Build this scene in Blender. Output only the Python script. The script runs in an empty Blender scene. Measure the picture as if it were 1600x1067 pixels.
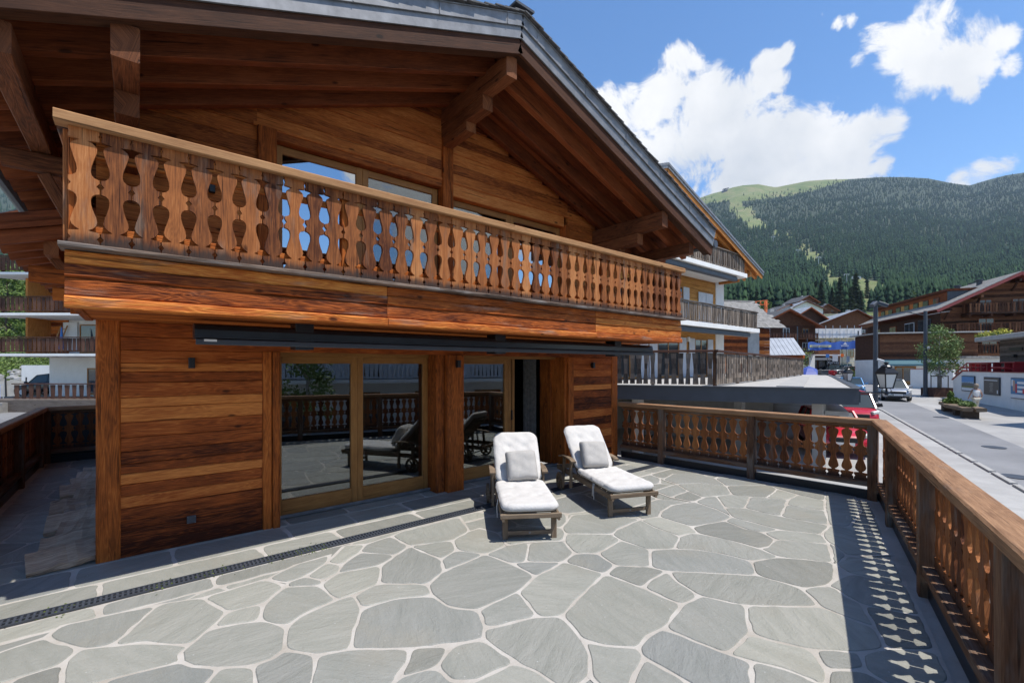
import bpy, math, random
from mathutils import Vector, Matrix
random.seed(7)
R = math.radians
scn = bpy.context.scene
COL = scn.collection

# ------------------------------------------------------------------ camera
EYE = 1.9
YAW = math.atan2(865.0, 711.1)                 # facade runs 50.6 deg right of the viewing direction
FWD = Vector((math.cos(YAW), math.sin(YAW), 0))
RGT = Vector((math.sin(YAW), -math.cos(YAW), 0))
cam_d = bpy.data.cameras.new('camera'); cam = bpy.data.objects.new('camera', cam_d); COL.objects.link(cam)
cam_d.lens = 16.0; cam_d.sensor_width = 36.0; cam_d.shift_y = 0.02375
cam_d.clip_start = 0.05; cam_d.clip_end = 9000
cam.location = (0, 0, EYE)
cam.rotation_euler = (R(90), 0, math.atan2(-FWD.x, FWD.y))
scn.camera = cam

def cp(X, D, z=0.0):
    """point X metres right of and D metres ahead of the viewpoint, at height z"""
    p = RGT * X + FWD * D
    return Vector((p.x, p.y, z))
def px(x, D, z=0.0):
    return cp((x - 800.0) / 711.1 * D, D, z)
def zat(y, D):
    return EYE + (571.5 - y) / 711.1 * D
def onz(x, y, z=0.0):
    D = (EYE - z) * 711.1 / (y - 571.5)
    return px(x, D, z)
def gz(p):
    D = p.x * FWD.x + p.y * FWD.y
    return -1.45 + 0.0224 * max(-60.0, min(D, 95.0))
def gxy(x, D, dz=0.0):
    p = px(x, D); p.z = gz(p) + dz
    return p

# ------------------------------------------------------------------ light
SUN = Vector((0.18, -0.41, 1.0)).normalized()
elev = math.asin(SUN.z); azim = math.atan2(SUN.x, SUN.y)
w = bpy.data.worlds.new('World'); scn.world = w; w.use_nodes = True
nt = w.node_tree; nt.nodes.clear(); N = nt.nodes; L = nt.links
out = N.new('ShaderNodeOutputWorld'); mixw = N.new('ShaderNodeMixShader')
sky = N.new('ShaderNodeTexSky'); sky.sky_type = 'NISHITA'; sky.sun_disc = False
sky.sun_elevation = elev; sky.sun_rotation = azim; sky.altitude = 1500; sky.air_density = 1.0; sky.dust_density = 0.35; sky.ozone_density = 1.6
bg = N.new('ShaderNodeBackground'); bg.inputs[1].default_value = 0.15
hs = N.new('ShaderNodeHueSaturation'); hs.inputs['Saturation'].default_value = 1.18; hs.inputs['Value'].default_value = 0.84
L.new(sky.outputs[0], hs.inputs['Color']); L.new(hs.outputs[0], bg.inputs[0])
bgc = N.new('ShaderNodeBackground')
tc = N.new('ShaderNodeTexCoord')
def cdir(x, y):
    return (FWD + RGT * ((x - 800) / 711.1) + Vector((0, 0, (571.5 - y) / 711.1))).normalized()
# cumulus clouds by compass direction: (x, y, radius) measured from the photograph, radius in 1/711 rad
BL = [(1065,100,34),(1085,95,26),(1040,150,56),(1090,165,60),(1010,180,44),(985,150,26),(1140,200,72),(1060,230,80),(1210,215,62),(1270,195,58),
      (1180,270,80),(1290,240,62),(1350,205,42),(1385,200,30),(1330,235,48),(1260,280,60),(1000,250,70),(940,200,60),(1380,262,22),(1420,272,20),(1340,285,40),
      (1450,62,50),(1400,85,46),(1480,95,58),(1432,118,40),(1530,92,42),(1562,70,26),(1580,100,22),(1330,34,11),(1312,40,11),(1365,66,30),(1442,22,24),(1345,92,18),(1505,140,30),(1470,150,18),
      (1198,98,21),(1222,90,18),(1195,134,20),(1216,128,20),(1540,268,28),(1500,280,22),(1570,258,20)]
# (a few more round the rest of the sky, seen in the window panes and by the light)
prev = None
def mth(op, a, b=None, c=None):
    n = N.new('ShaderNodeMath'); n.operation = op
    for i, s in enumerate((a, b, c)):
        if s is None: continue
        if isinstance(s, (int, float)): n.inputs[i].default_value = s
        else: L.new(s, n.inputs[i])
    return n.outputs[0]
rest = []
rr = random.Random(3)
for k in range(9):
    a = rr.uniform(0, 6.283); e = rr.uniform(0.15, 0.7)
    v = Vector((math.cos(a) * math.cos(e), math.sin(a) * math.cos(e), math.sin(e)))
    if v.dot(cdir(1250, 200)) < 0.6 and v.dot(cdir(900, 100)) < 0.75: rest.append((v, rr.uniform(70, 190)))
for v, r_ in [(cdir(x, y), r_ * (711.1 ** 2 / (711.1 ** 2 + (x - 800) ** 2 + (571.5 - y) ** 2)) ** 0.5 * 1.0) for x, y, r_ in BL] + rest:
    dn = N.new('ShaderNodeVectorMath'); dn.operation = 'DISTANCE'; L.new(tc.outputs['Generated'], dn.inputs[0]); dn.inputs[1].default_value = v
    m = mth('MULTIPLY', dn.outputs['Value'], 711.1 / (r_ * 1.0)); m = mth('MULTIPLY_ADD', mth('MULTIPLY', m, m), -1.0, 1.0); m = mth('MAXIMUM', m, -1.2)
    m = mth('MULTIPLY', m, min(1.0, r_ / 45.0) ** 0.5)
    prev = m if prev is None else mth('SMOOTH_MAX', prev, m, 0.12)
n1 = N.new('ShaderNodeTexNoise'); n1.inputs['Scale'].default_value = 11; n1.inputs['Detail'].default_value = 12; n1.inputs['Roughness'].default_value = 0.66; n1.inputs['Distortion'].default_value = 0.5
L.new(tc.outputs['Generated'], n1.inputs['Vector'])
n2 = N.new('ShaderNodeTexNoise'); n2.inputs['Scale'].default_value = 6.5; n2.inputs['Detail'].default_value = 9; n2.inputs['Roughness'].default_value = 0.6
L.new(tc.outputs['Generated'], n2.inputs['Vector'])
f = mth('ADD', prev, mth('MULTIPLY', mth('SUBTRACT', n1.outputs['Fac'], 0.5), 3.6))
mr = N.new('ShaderNodeMapRange'); mr.interpolation_type = 'SMOOTHSTEP'; L.new(f, mr.inputs['Value'])
mr.inputs['From Min'].default_value = 0.10; mr.inputs['From Max'].default_value = 0.68
# thick middles of the clouds are a little greyer than their sunlit edges
th = N.new('ShaderNodeMapRange'); sx = N.new('ShaderNodeSeparateXYZ'); L.new(tc.outputs['Generated'], sx.inputs[0])
L.new(mth('ADD', mth('MULTIPLY', sx.outputs['Z'], -0.9), n2.outputs['Fac']), th.inputs['Value'])
th.inputs['From Min'].default_value = -0.02; th.inputs['From Max'].default_value = 0.52
cr = N.new('ShaderNodeMix'); cr.data_type = 'RGBA'; cr.inputs[6].default_value = (1.0, 1.0, 1.0, 1); cr.inputs[7].default_value = (0.60, 0.65, 0.72, 1)
L.new(th.outputs[0], cr.inputs[0]); L.new(cr.outputs[2], bgc.inputs[0]); bgc.inputs[1].default_value = 0.60
L.new(mr.outputs[0], mixw.inputs[0]); L.new(bg.outputs[0], mixw.inputs[1]); L.new(bgc.outputs[0], mixw.inputs[2]); L.new(mixw.outputs[0], out.inputs[0])

sd = bpy.data.lights.new('sun', 'SUN'); sd.energy = 3.0; sd.angle = R(0.5); sd.color = (1.0, 0.955, 0.89)
sun = bpy.data.objects.new('sun', sd); COL.objects.link(sun)
sun.rotation_euler = SUN.to_track_quat('Z', 'Y').to_euler()
scn.view_settings.view_transform = 'Standard'; scn.view_settings.look = 'None'
scn.view_settings.exposure = 0.84; scn.view_settings.gamma = 1.0

# ------------------------------------------------------------------ mesh helpers
class MB:
    def __init__(s): s.v = []; s.f = []; s.uv = []; s.r = []; s.m = []
    def poly(s, pts, uv=None, r=0.5, mi=0):
        b = len(s.v); s.v.extend([tuple(p) for p in pts]); s.f.append(tuple(range(b, b + len(pts))))
        if uv is None:
            a = Vector(pts[0]); e = (Vector(pts[1]) - a); e = e.normalized() if e.length > 1e-9 else Vector((1, 0, 0))
            nrm = None
            for i in range(2, len(pts)):
                c = e.cross(Vector(pts[i]) - a)
                if c.length > 1e-9: nrm = c.normalized(); break
            g = nrm.cross(e) if nrm else Vector((0, 0, 1))
            uv = [((Vector(p) - a).dot(e), (Vector(p) - a).dot(g)) for p in pts]
        s.uv.extend(uv); s.r.append(r); s.m.append(mi)
    def timber(s, p0, p1, w, h, up=(0, 0, 1), ch=0.006, r=None, mi=0, segs=1, wob=0.0, w1=None, h1=None, caps=True):
        p0 = Vector(p0); p1 = Vector(p1); d = p1 - p0; ln = d.length
        if ln < 1e-6: return
        d.normalize(); up = Vector(up)
        sd_ = d.cross(up)
        if sd_.length < 1e-5: sd_ = d.cross(Vector((1, 0, 0)) if abs(d.x) < .9 else Vector((0, 1, 0)))
        sd_.normalize(); u = sd_.cross(d).normalized()
        if r is None: r = random.random()
        w1 = w if w1 is None else w1; h1 = h if h1 is None else h1
        rings = []
        for k in range(segs + 1):
            t = k / segs; ww = (w + (w1 - w) * t) / 2; hh = (h + (h1 - h) * t) / 2
            c = min(ch, ww * .45, hh * .45)
            q = [(-ww + c, -hh), (ww - c, -hh), (ww, -hh + c), (ww, hh - c), (ww - c, hh), (-ww + c, hh), (-ww, hh - c), (-ww, -hh + c)] if c > 0 else [(-ww, -hh), (ww, -hh), (ww, hh), (-ww, hh)]
            o = p0 + d * (ln * t); j = [(random.uniform(-wob, wob), random.uniform(-wob, wob)) if wob else (0, 0) for _ in q]
            rings.append([o + sd_ * (a + ja) + u * (b + jb) for (a, b), (ja, jb) in zip(q, j)])
        n = len(rings[0]); per = [0.0]
        for i in range(n): per.append(per[-1] + (rings[0][(i + 1) % n] - rings[0][i]).length)
        for k in range(segs):
            u0 = ln * k / segs; u1 = ln * (k + 1) / segs
            for i in range(n):
                j = (i + 1) % n
                s.poly([rings[k][i], rings[k + 1][i], rings[k + 1][j], rings[k][j]], [(u0, per[i]), (u1, per[i]), (u1, per[i + 1]), (u0, per[i + 1])], r, mi)
        if caps:
            s.poly(rings[-1][::-1], [(0.01 * i, per[n - i - 1]) for i in range(n)], r, mi); s.poly(rings[0], [(0.01 * i, per[i]) for i in range(n)], r, mi)
    def box(s, x0, x1, y0, y1, z0, z1, ch=0.004, r=None, mi=0):
        dx, dy, dz = x1 - x0, y1 - y0, z1 - z0; cx, cy, cz = (x0 + x1) / 2, (y0 + y1) / 2, (z0 + z1) / 2
        if dx >= dy and dx >= dz: s.timber((x0, cy, cz), (x1, cy, cz), dy, dz, (0, 0, 1), ch, r, mi)
        elif dy >= dz: s.timber((cx, y0, cz), (cx, y1, cz), dx, dz, (0, 0, 1), ch, r, mi)
        else: s.timber((cx, cy, z0), (cx, cy, z1), dx, dy, (0, 1, 0), ch, r, mi)
    def tube(s, pts, rad, n=8, r=0.5, mi=0, caps=True, rads=None):
        pts = [Vector(p) for p in pts]; rings = []
        for k, p in enumerate(pts):
            d = (pts[min(k + 1, len(pts) - 1)] - pts[max(k - 1, 0)]).normalized()
            a = d.cross(Vector((0, 0, 1)))
            if a.length < 1e-3: a = d.cross(Vector((0, 1, 0)))
            a.normalize(); b = a.cross(d).normalized(); rr_ = rads[k] if rads else rad
            rings.append([p + (a * math.cos(6.2832 * i / n) + b * math.sin(6.2832 * i / n)) * rr_ for i in range(n)])
        L_ = 0
        for k in range(len(pts) - 1):
            l2 = L_ + (pts[k + 1] - pts[k]).length
            for i in range(n):
                j = (i + 1) % n
                s.poly([rings[k][i], rings[k + 1][i], rings[k + 1][j], rings[k][j]], [(L_, i * .05), (l2, i * .05), (l2, i * .05 + .05), (L_, i * .05 + .05)], r, mi)
            L_ = l2
        if caps: s.poly(rings[-1][::-1], None, r, mi); s.poly(rings[0], None, r, mi)
    def lathe(s, prof, c=(0, 0, 0), n=16, r=0.5, mi=0, ang=0.0):
        c = Vector(c)
        ring = lambda rd, z: [c + Vector((rd * math.cos(6.28319 * i / n + ang), rd * math.sin(6.28319 * i / n + ang), z)) for i in range(n)]
        rs = [ring(*p) for p in prof]
        for k in range(len(rs) - 1):
            for i in range(n):
                j = (i + 1) % n; s.poly([rs[k][i], rs[k][j], rs[k + 1][j], rs[k + 1][i]], None, r, mi)
        s.poly(rs[0][::-1], None, r, mi); s.poly(rs[-1], None, r, mi)
    def build(s, name, mats, parent=None, smooth=False, merge=False, weld=False):
        me = bpy.data.meshes.new(name); me.from_pydata(s.v, [], s.f)
        uvl = me.uv_layers.new(name='UVMap'); uvl.data.foreach_set('uv', [c for t in s.uv for c in t])
        at = me.attributes.new('rnd', 'FLOAT', 'FACE'); at.data.foreach_set('value', s.r)
        if not isinstance(mats, (list, tuple)): mats = [mats]
        for m in mats: me.materials.append(m)
        if len(mats) > 1: me.polygons.foreach_set('material_index', s.m)
        if weld or smooth:
            import bmesh
            bm = bmesh.new(); bm.from_mesh(me); bmesh.ops.remove_doubles(bm, verts=bm.verts, dist=1e-5); bm.to_mesh(me); bm.free()
        if smooth: me.polygons.foreach_set('use_smooth', [True] * len(me.polygons))
        me.update()
        o = bpy.data.objects.new(name, me); COL.objects.link(o)
        if parent is not None: o.parent = parent
        return o
def tag(o, label=None, cat=None, group=None, kind=None):
    if label: o['label'] = label
    if cat: o['category'] = cat
    if group: o['group'] = group
    if kind: o['kind'] = kind
    return o
def empty(name, loc=(0, 0, 0), rz=0.0, parent=None):
    o = bpy.data.objects.new(name, None); COL.objects.link(o); o.empty_display_size = .2
    o.location = loc; o.rotation_euler = (0, 0, rz)
    if parent is not None: o.parent = parent
    return o
def copy_tree(o, parent=None):
    c = o.copy(); COL.objects.link(c)
    if parent is not None: c.parent = parent; c.matrix_parent_inverse = o.matrix_parent_inverse.copy()
    for ch in [q for q in bpy.data.objects if q.parent == o]: copy_tree(ch, c)
    return c
def struct(o): o['kind'] = 'structure'; return o

# ------------------------------------------------------------------ materials
def newmat(name, rough=0.6, col=(0.5, 0.5, 0.5), metal=0.0, spec=0.5):
    m = bpy.data.materials.new(name); m.use_nodes = True; b = m.node_tree.nodes['Principled BSDF']
    b.inputs['Base Color'].default_value = (*col, 1); b.inputs['Roughness'].default_value = rough
    b.inputs['Metallic'].default_value = metal; b.inputs['Specular IOR Level'].default_value = spec
    return m, m.node_tree.nodes, m.node_tree.links, b
class NB:
    """small node builder"""
    def __init__(s, m): s.t = m.node_tree; s.N = s.t.nodes; s.L = s.t.links
    def _set(s, n, i, v):
        if v is None: return
        if hasattr(v, 'links') or isinstance(v, bpy.types.NodeSocket): s.L.new(v, n.inputs[i])
        else: n.inputs[i].default_value = v
    def math(s, op, a, b=None, c=None, clamp=False):
        n = s.N.new('ShaderNodeMath'); n.operation = op; n.use_clamp = clamp
        for i, v in enumerate((a, b, c)): s._set(n, i, v)
        return n.outputs[0]
    def comb(s, x, y, z=0.0):
        n = s.N.new('ShaderNodeCombineXYZ')
        for i, v in enumerate((x, y, z)): s._set(n, i, v)
        return n.outputs[0]
    def noise(s, vec, scale=5, detail=4, rough=0.55, dist=0.0):
        n = s.N.new('ShaderNodeTexNoise'); s._set(n, 'Vector', vec); n.inputs['Scale'].default_value = scale; n.inputs['Detail'].default_value = detail
        n.inputs['Roughness'].default_value = rough; n.inputs['Distortion'].default_value = dist
        return n.outputs['Fac']
    def vor(s, vec, scale=5, feat='F1', rand=1.0, out='Distance'):
        n = s.N.new('ShaderNodeTexVoronoi'); n.feature = feat; s._set(n, 'Vector', vec); n.inputs['Scale'].default_value = scale; n.inputs['Randomness'].default_value = rand
        return n.outputs[out]
    def ramp(s, fac, stops, interp='LINEAR'):
        n = s.N.new('ShaderNodeValToRGB'); s._set(n, 0, fac); e = n.color_ramp.elements; n.color_ramp.interpolation = interp
        while len(e) < len(stops): e.new(0.5)
        for q, (p, c) in zip(e, stops): q.position = p; q.color = (*c, 1) if len(c) == 3 else c
        return n.outputs[0]
    def map(s, v, a, b, c=0.0, d=1.0, smooth=False):
        n = s.N.new('ShaderNodeMapRange'); s._set(n, 0, v)
        if smooth: n.interpolation_type = 'SMOOTHSTEP'
        for i, q in zip((1, 2, 3, 4), (a, b, c, d)): n.inputs[i].default_value = q
        return n.outputs[0]
    def mix(s, f, a, b, mode='MIX'):
        n = s.N.new('ShaderNodeMix'); n.data_type = 'RGBA'; n.blend_type = mode; s._set(n, 0, f)
        for i, v in ((6, a), (7, b)):
            if isinstance(v, tuple): n.inputs[i].default_value = (*v, 1) if len(v) == 3 else v
            else: s._set(n, i, v)
        return n.outputs[2]
    def attr(s, name='rnd'):
        n = s.N.new('ShaderNodeAttribute'); n.attribute_name = name; return n.outputs['Fac']
    def acol(s, name):
        n = s.N.new('ShaderNodeAttribute'); n.attribute_name = name; return n.outputs['Color']
    def uv(s):
        n = s.N.new('ShaderNodeTexCoord'); return n.outputs['UV']
    def obj(s):
        n = s.N.new('ShaderNodeTexCoord'); return n.outputs['Object']
    def geo(s):
        n = s.N.new('ShaderNodeNewGeometry'); return n.outputs['Position']
    def orand(s):
        n = s.N.new('ShaderNodeObjectInfo'); return n.outputs['Random']
    def sep(s, v):
        n = s.N.new('ShaderNodeSeparateXYZ'); s.L.new(v, n.inputs[0]); return n.outputs
    def vscale(s, v, sc):
        n = s.N.new('ShaderNodeMapping'); s.L.new(v, n.inputs[0]); n.inputs['Scale'].default_value = sc; return n.outputs[0]
    def bump(s, h, strength=0.5, dist=0.01):
        n = s.N.new('ShaderNodeBump'); n.inputs['Strength'].default_value = strength; n.inputs['Distance'].default_value = dist
        s.L.new(h, n.inputs['Height']); return n.outputs[0]

def wood(name, dark, mid, light, grain=1.0, var=1.0, bump=0.5, grey=0.0, greycol=(0.22, 0.2, 0.18), rough=0.72, figure=1.0, knots=True, hewn=0.0, stain=0.0):
    m, n_, l_, b = newmat(name, rough); k = NB(m)
    u, v, _ = k.sep(k.uv()); rr_ = k.math('FRACT', k.math('ADD', k.attr(), k.orand()))
    off = k.math('MULTIPLY', rr_, 53.7)
    u2 = k.math('ADD', u, off); v2 = k.math('ADD', v, k.math('MULTIPLY', off, 1.7))
    fine = k.noise(k.comb(k.math('MULTIPLY', u2, 4.5 * grain), k.math('MULTIPLY', v2, 120.0 * grain), off), 1.0, 6, 0.72)
    med = k.noise(k.comb(k.math('MULTIPLY', u2, 1.6), k.math('MULTIPLY', v2, 24.0), off), 1.0, 6, 0.7)
    low = k.noise(k.comb(k.math('MULTIPLY', u2, 0.7), k.math('MULTIPLY', v2, 7.5), off), 1.0, 3, 0.5, 0.3)
    rings = k.math('PINGPONG', k.math('MULTIPLY', low, 22.0), 0.5)
    rings = k.math('MULTIPLY', k.math('POWER', k.math('MULTIPLY', rings, 2.0), 1.6), figure)
    blot = k.noise(k.comb(k.math('MULTIPLY', u2, 2.3), k.math('MULTIPLY', v2, 6.0), off), 1.0, 5, 0.65)
    t = k.math('ADD', k.math('MULTIPLY', fine, 0.62), k.math('ADD', k.math('MULTIPLY', med, 0.38), k.math('ADD', k.math('MULTIPLY', rings, 0.13), k.math('MULTIPLY', k.math('SUBTRACT', blot, 0.42), 0.42))))
    t = k.math('ADD', t, k.math('MULTIPLY', k.math('SUBTRACT', rr_, 0.5), 0.42 * var))
    col = k.ramp(t, [(0.34, dark), (0.62, mid), (0.92, light)])
    if knots:
        kn = k.vor(k.comb(k.math('MULTIPLY', u2, 2.1), k.math('MULTIPLY', v2, 4.6), off), 1.0)
        kf = k.map(kn, 0.05, 0.12, 1.0, 0.0, True)
        col = k.mix(k.math('MULTIPLY', kf, 0.8), col, tuple(c * 0.35 for c in dark))
    # drying cracks along the grain
    cr_ = k.noise(k.comb(k.math('MULTIPLY', u2, 0.9), k.math('MULTIPLY', v2, 34.0), off), 1.0, 3, 0.5)
    cf = k.map(cr_, 0.30, 0.345, 1.0, 0.0, True)
    col = k.mix(k.math('MULTIPLY', cf, 0.7), col, tuple(c * 0.3 for c in dark))
    if grey > 0:
        g = k.map(k.noise(k.comb(k.math('MULTIPLY', u2, 1.7), k.math('MULTIPLY', v2, 9.0), off), 1.0, 4, 0.6), 0.62 - 0.35 * grey, 0.86 - 0.35 * grey, 0, 1, True)
        gc = k.ramp(fine, [(0.3, tuple(c * 0.45 for c in greycol)), (0.7, greycol)])
        col = k.mix(k.math('MULTIPLY', g, min(1.0, 0.5 + grey)), col, gc)
    if stain > 0:      # rot and dirt creeping up from the foot of a board
        sf = k.map(k.math('ADD', u, k.math('MULTIPLY', med, -0.16)), -0.05, 0.03, stain, 0.0, True)
        col = k.mix(sf, col, (0.03, 0.027, 0.025))
    l_.new(col, b.inputs['Base Color'])
    h = k.math('ADD', k.math('MULTIPLY', fine, 0.5), k.math('ADD', k.math('MULTIPLY', rings, 0.35), k.math('MULTIPLY', cf, -1.3)))
    if hewn > 0:
        hw = k.noise(k.comb(k.math('MULTIPLY', u2, 4.0), k.math('MULTIPLY', v2, 9.0), off), 1.0, 5, 0.6, 0.6)
        h = k.math('ADD', h, k.math('MULTIPLY', hw, hewn))
    l_.new(k.bump(h, bump, 0.006), b.inputs['Normal'])
    b.inputs['Specular IOR Level'].default_value = 0.18
    return m

def plain(name, col, rough=0.6, metal=0.0, var=0.12, nscale=3.0, bump=0.0, bscale=60, spec=0.4, dirt=0.0):
    m, n_, l_, b = newmat(name, rough, col, metal, spec); k = NB(m)
    p = k.geo(); n = k.noise(p, nscale, 5, 0.6)
    c = k.mix(k.map(n, 0.3, 0.7), tuple(x * (1 - var) for x in col), tuple(min(1, x * (1 + var)) for x in col))
    if dirt > 0:
        d = k.map(k.noise(k.vscale(p, (1.5, 1.5, .35)), 2.2, 6, 0.7), 0.5, 0.75, 0, dirt, True)
        c = k.mix(d, c, tuple(x * 0.45 for x in col))
    l_.new(c, b.inputs['Base Color'])
    if bump > 0: l_.new(k.bump(k.noise(p, bscale, 4, 0.6), bump, 0.01), b.inputs['Normal'])
    return m
def glass(name, tint=(0.55, 0.6, 0.6), refl=0.12, power=1.0, rough=0.0):
    m = bpy.data.materials.new(name); m.use_nodes = True; t = m.node_tree; t.nodes.clear(); k = NB(m)
    o = t.nodes.new('ShaderNodeOutputMaterial'); tr = t.nodes.new('ShaderNodeBsdfTransparent'); tr.inputs[0].default_value = (*tint, 1)
    gl = t.nodes.new('ShaderNodeBsdfGlossy'); gl.inputs['Roughness'].default_value = rough; gl.inputs[0].default_value = (0.93, 0.97, 1, 1)
    fr = t.nodes.new('ShaderNodeFresnel'); fr.inputs[0].default_value = 1.5
    f = k.math('MULTIPLY_ADD', fr.outputs[0], power, refl, clamp=True)
    mx = t.nodes.new('ShaderNodeMixShader'); t.links.new(f, mx.inputs[0]); t.links.new(tr.outputs[0], mx.inputs[1]); t.links.new(gl.outputs[0], mx.inputs[2]); t.links.new(mx.outputs[0], o.inputs[0])
    return m

M = {}
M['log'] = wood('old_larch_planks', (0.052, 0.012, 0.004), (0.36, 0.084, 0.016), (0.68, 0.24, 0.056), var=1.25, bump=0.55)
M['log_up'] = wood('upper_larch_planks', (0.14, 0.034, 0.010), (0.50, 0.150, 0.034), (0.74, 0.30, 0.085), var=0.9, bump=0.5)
M['post'] = wood('larch_posts', (0.08, 0.019, 0.005), (0.42, 0.108, 0.018), (0.66, 0.24, 0.055), var=0.6, bump=0.5)
M['frame'] = wood('oiled_window_frames', (0.20, 0.085, 0.024), (0.36, 0.165, 0.048), (0.46, 0.235, 0.075), var=0.35, bump=0.12, figure=0.35, knots=False, rough=0.45)
M['beam'] = wood('hewn_balcony_beam', (0.075, 0.015, 0.005), (0.45, 0.11, 0.019), (0.84, 0.335, 0.07), var=.95, bump=0.95, hewn=1.3, grey=0.22, greycol=(0.42, 0.30, 0.22))
M['baluster'] = wood('weathered_balcony_boards', (0.075, 0.022, 0.009), (0.35, 0.118, 0.034), (0.60, 0.27, 0.10), var=.8, figure=.55, bump=0.4, grey=0.25, greycol=(0.26, 0.19, 0.14), stain=0.85)
M['handrail'] = wood('pale_handrail', (0.24, 0.11, 0.045), (0.42, 0.225, 0.10), (0.52, 0.31, 0.15), var=0.3, bump=0.15, figure=0.4)
M['sill'] = wood('grey_sill_plank', (0.035, 0.025, 0.020), (0.15, 0.105, 0.078), (0.33, 0.25, 0.19), var=0.4, bump=0.6, grey=0.5, greycol=(0.26, 0.235, 0.215))
M['roofwood'] = wood('dark_roof_timber', (0.042, 0.012, 0.006), (0.22, 0.060, 0.020), (0.38, 0.125, 0.042), var=0.6, bump=0.3, figure=0.5)
M['purlin'] = wood('roof_purlins', (0.045, 0.016, 0.008), (0.19, 0.066, 0.026), (0.34, 0.135, 0.052), var=0.5, bump=0.4)
M['rail'] = wood('terrace_railing_boards', (0.06, 0.018, 0.008), (0.25, 0.085, 0.026), (0.44, 0.18, 0.06), var=0.9, bump=0.4, grey=0.22, greycol=(0.20, 0.165, 0.14), stain=0.7)
M['railcap'] = wood('terrace_handrail', (0.15, 0.075, 0.038), (0.34, 0.19, 0.10), (0.46, 0.28, 0.165), var=0.3, bump=0.4, figure=0.5, grey=0.12)
M['railpost'] = wood('terrace_posts', (0.05, 0.022, 0.012), (0.15, 0.075, 0.040), (0.25, 0.14, 0.08), var=0.6, bump=0.4, grey=0.45, greycol=(0.22, 0.185, 0.155))
M['teak'] = wood('weathered_teak', (0.10, 0.070, 0.045), (0.21, 0.155, 0.105), (0.31, 0.245, 0.175), var=0.4, bump=0.25, figure=0.3, knots=False)
M['greyplank'] = wood('weathered_loose_planks', (0.26, 0.17, 0.11), (0.55, 0.40, 0.27), (0.75, 0.60, 0.44), var=0.7, bump=0.9, hewn=0.8, grey=0.25, greycol=(0.55, 0.48, 0.41))
M['barge'] = wood('dark_barge_board', (0.018, 0.008, 0.005), (0.065, 0.026, 0.013), (0.13, 0.055, 0.027), var=0.5, bump=0.3, figure=0.5)
M['darkrail'] = wood('neighbour_grey_boards', (0.055, 0.042, 0.033), (0.18, 0.14, 0.107), (0.36, 0.29, 0.225), var=1.0, bump=0.4, grey=0.4, figure=0.3)
M['n_soffit'] = wood('neighbour_orange_soffit', (0.30, 0.10, 0.022), (0.56, 0.23, 0.06), (0.66, 0.32, 0.10), var=0.4, bump=0.2, figure=0.3)
M['n_wood'] = wood('neighbour_honey_boards', (0.28, 0.12, 0.03), (0.50, 0.245, 0.065), (0.60, 0.34, 0.11), var=0.5, bump=0.2, figure=0.3)
M['chaletwood'] = wood('village_chalet_boards', (0.022, 0.009, 0.005), (0.10, 0.038, 0.018), (0.21, 0.095, 0.045), var=1.2, bump=0.3)
M['brownrail'] = wood('brown_stained_boards', (0.03, 0.014, 0.010), (0.09, 0.042, 0.028), (0.16, 0.08, 0.052), var=0.8, bump=0.3)
M['shed'] = wood('grey_shed_boards', (0.05, 0.040, 0.034), (0.13, 0.105, 0.088), (0.21, 0.18, 0.155), var=0.8, bump=0.3)
M['zinc'] = plain('zinc_fascia', (0.21, 0.21, 0.215), 0.5, 0.45, 0.25, 7.0, spec=0.4, dirt=0.4)
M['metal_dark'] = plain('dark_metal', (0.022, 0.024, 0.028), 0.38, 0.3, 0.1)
M['steel'] = plain('anthracite_steel', (0.055, 0.062, 0.075), 0.5, 0.1, 0.12)
M['black'] = plain('black_plastic', (0.012, 0.012, 0.014), 0.45)
M['slate'] = plain('roof_slates', (0.085, 0.083, 0.085), 0.75, 0, 0.3, 9, 0.5)
M['stoneroof'] = plain('stone_roof_slabs', (0.26, 0.245, 0.225), 0.85, 0, 0.3, 3, 0.6, 12)
M['paleroof'] = plain('pale_metal_roof', (0.30, 0.32, 0.35), 0.55, 0.2, 0.15, 1)
M['white'] = plain('white_render', (0.74, 0.73, 0.70), 0.85, 0, 0.06, 1.2, 0.15, 90, dirt=0.12)
M['cream'] = plain('cream_render', (0.62, 0.58, 0.48), 0.85, 0, 0.06, 1.2, 0.15, 90)
M['concrete'] = plain('concrete', (0.36, 0.35, 0.33), 0.85, 0, 0.15, 2, 0.2, 40, dirt=0.2)
M['shutter'] = plain('pale_grey_shutters', (0.50, 0.53, 0.58), 0.6)
M['glass'] = glass('door_glass', (0.50, 0.54, 0.54), 0.10, 1.3)
M['glass_up'] = glass('upper_window_glass', (0.25, 0.28, 0.30), 0.42, 1.0)
M['car_glass'] = newmat('car_window_glass', 0.22, (0.03, 0.045, 0.05), 0.0, 0.5)[0]
M['glass_far'] = newmat('far_glass', 0.06, (0.03, 0.038, 0.045), 0.0, 0.9)[0]
M['dark'] = plain('dark_interior', (0.035, 0.028, 0.024), 0.9)
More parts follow.
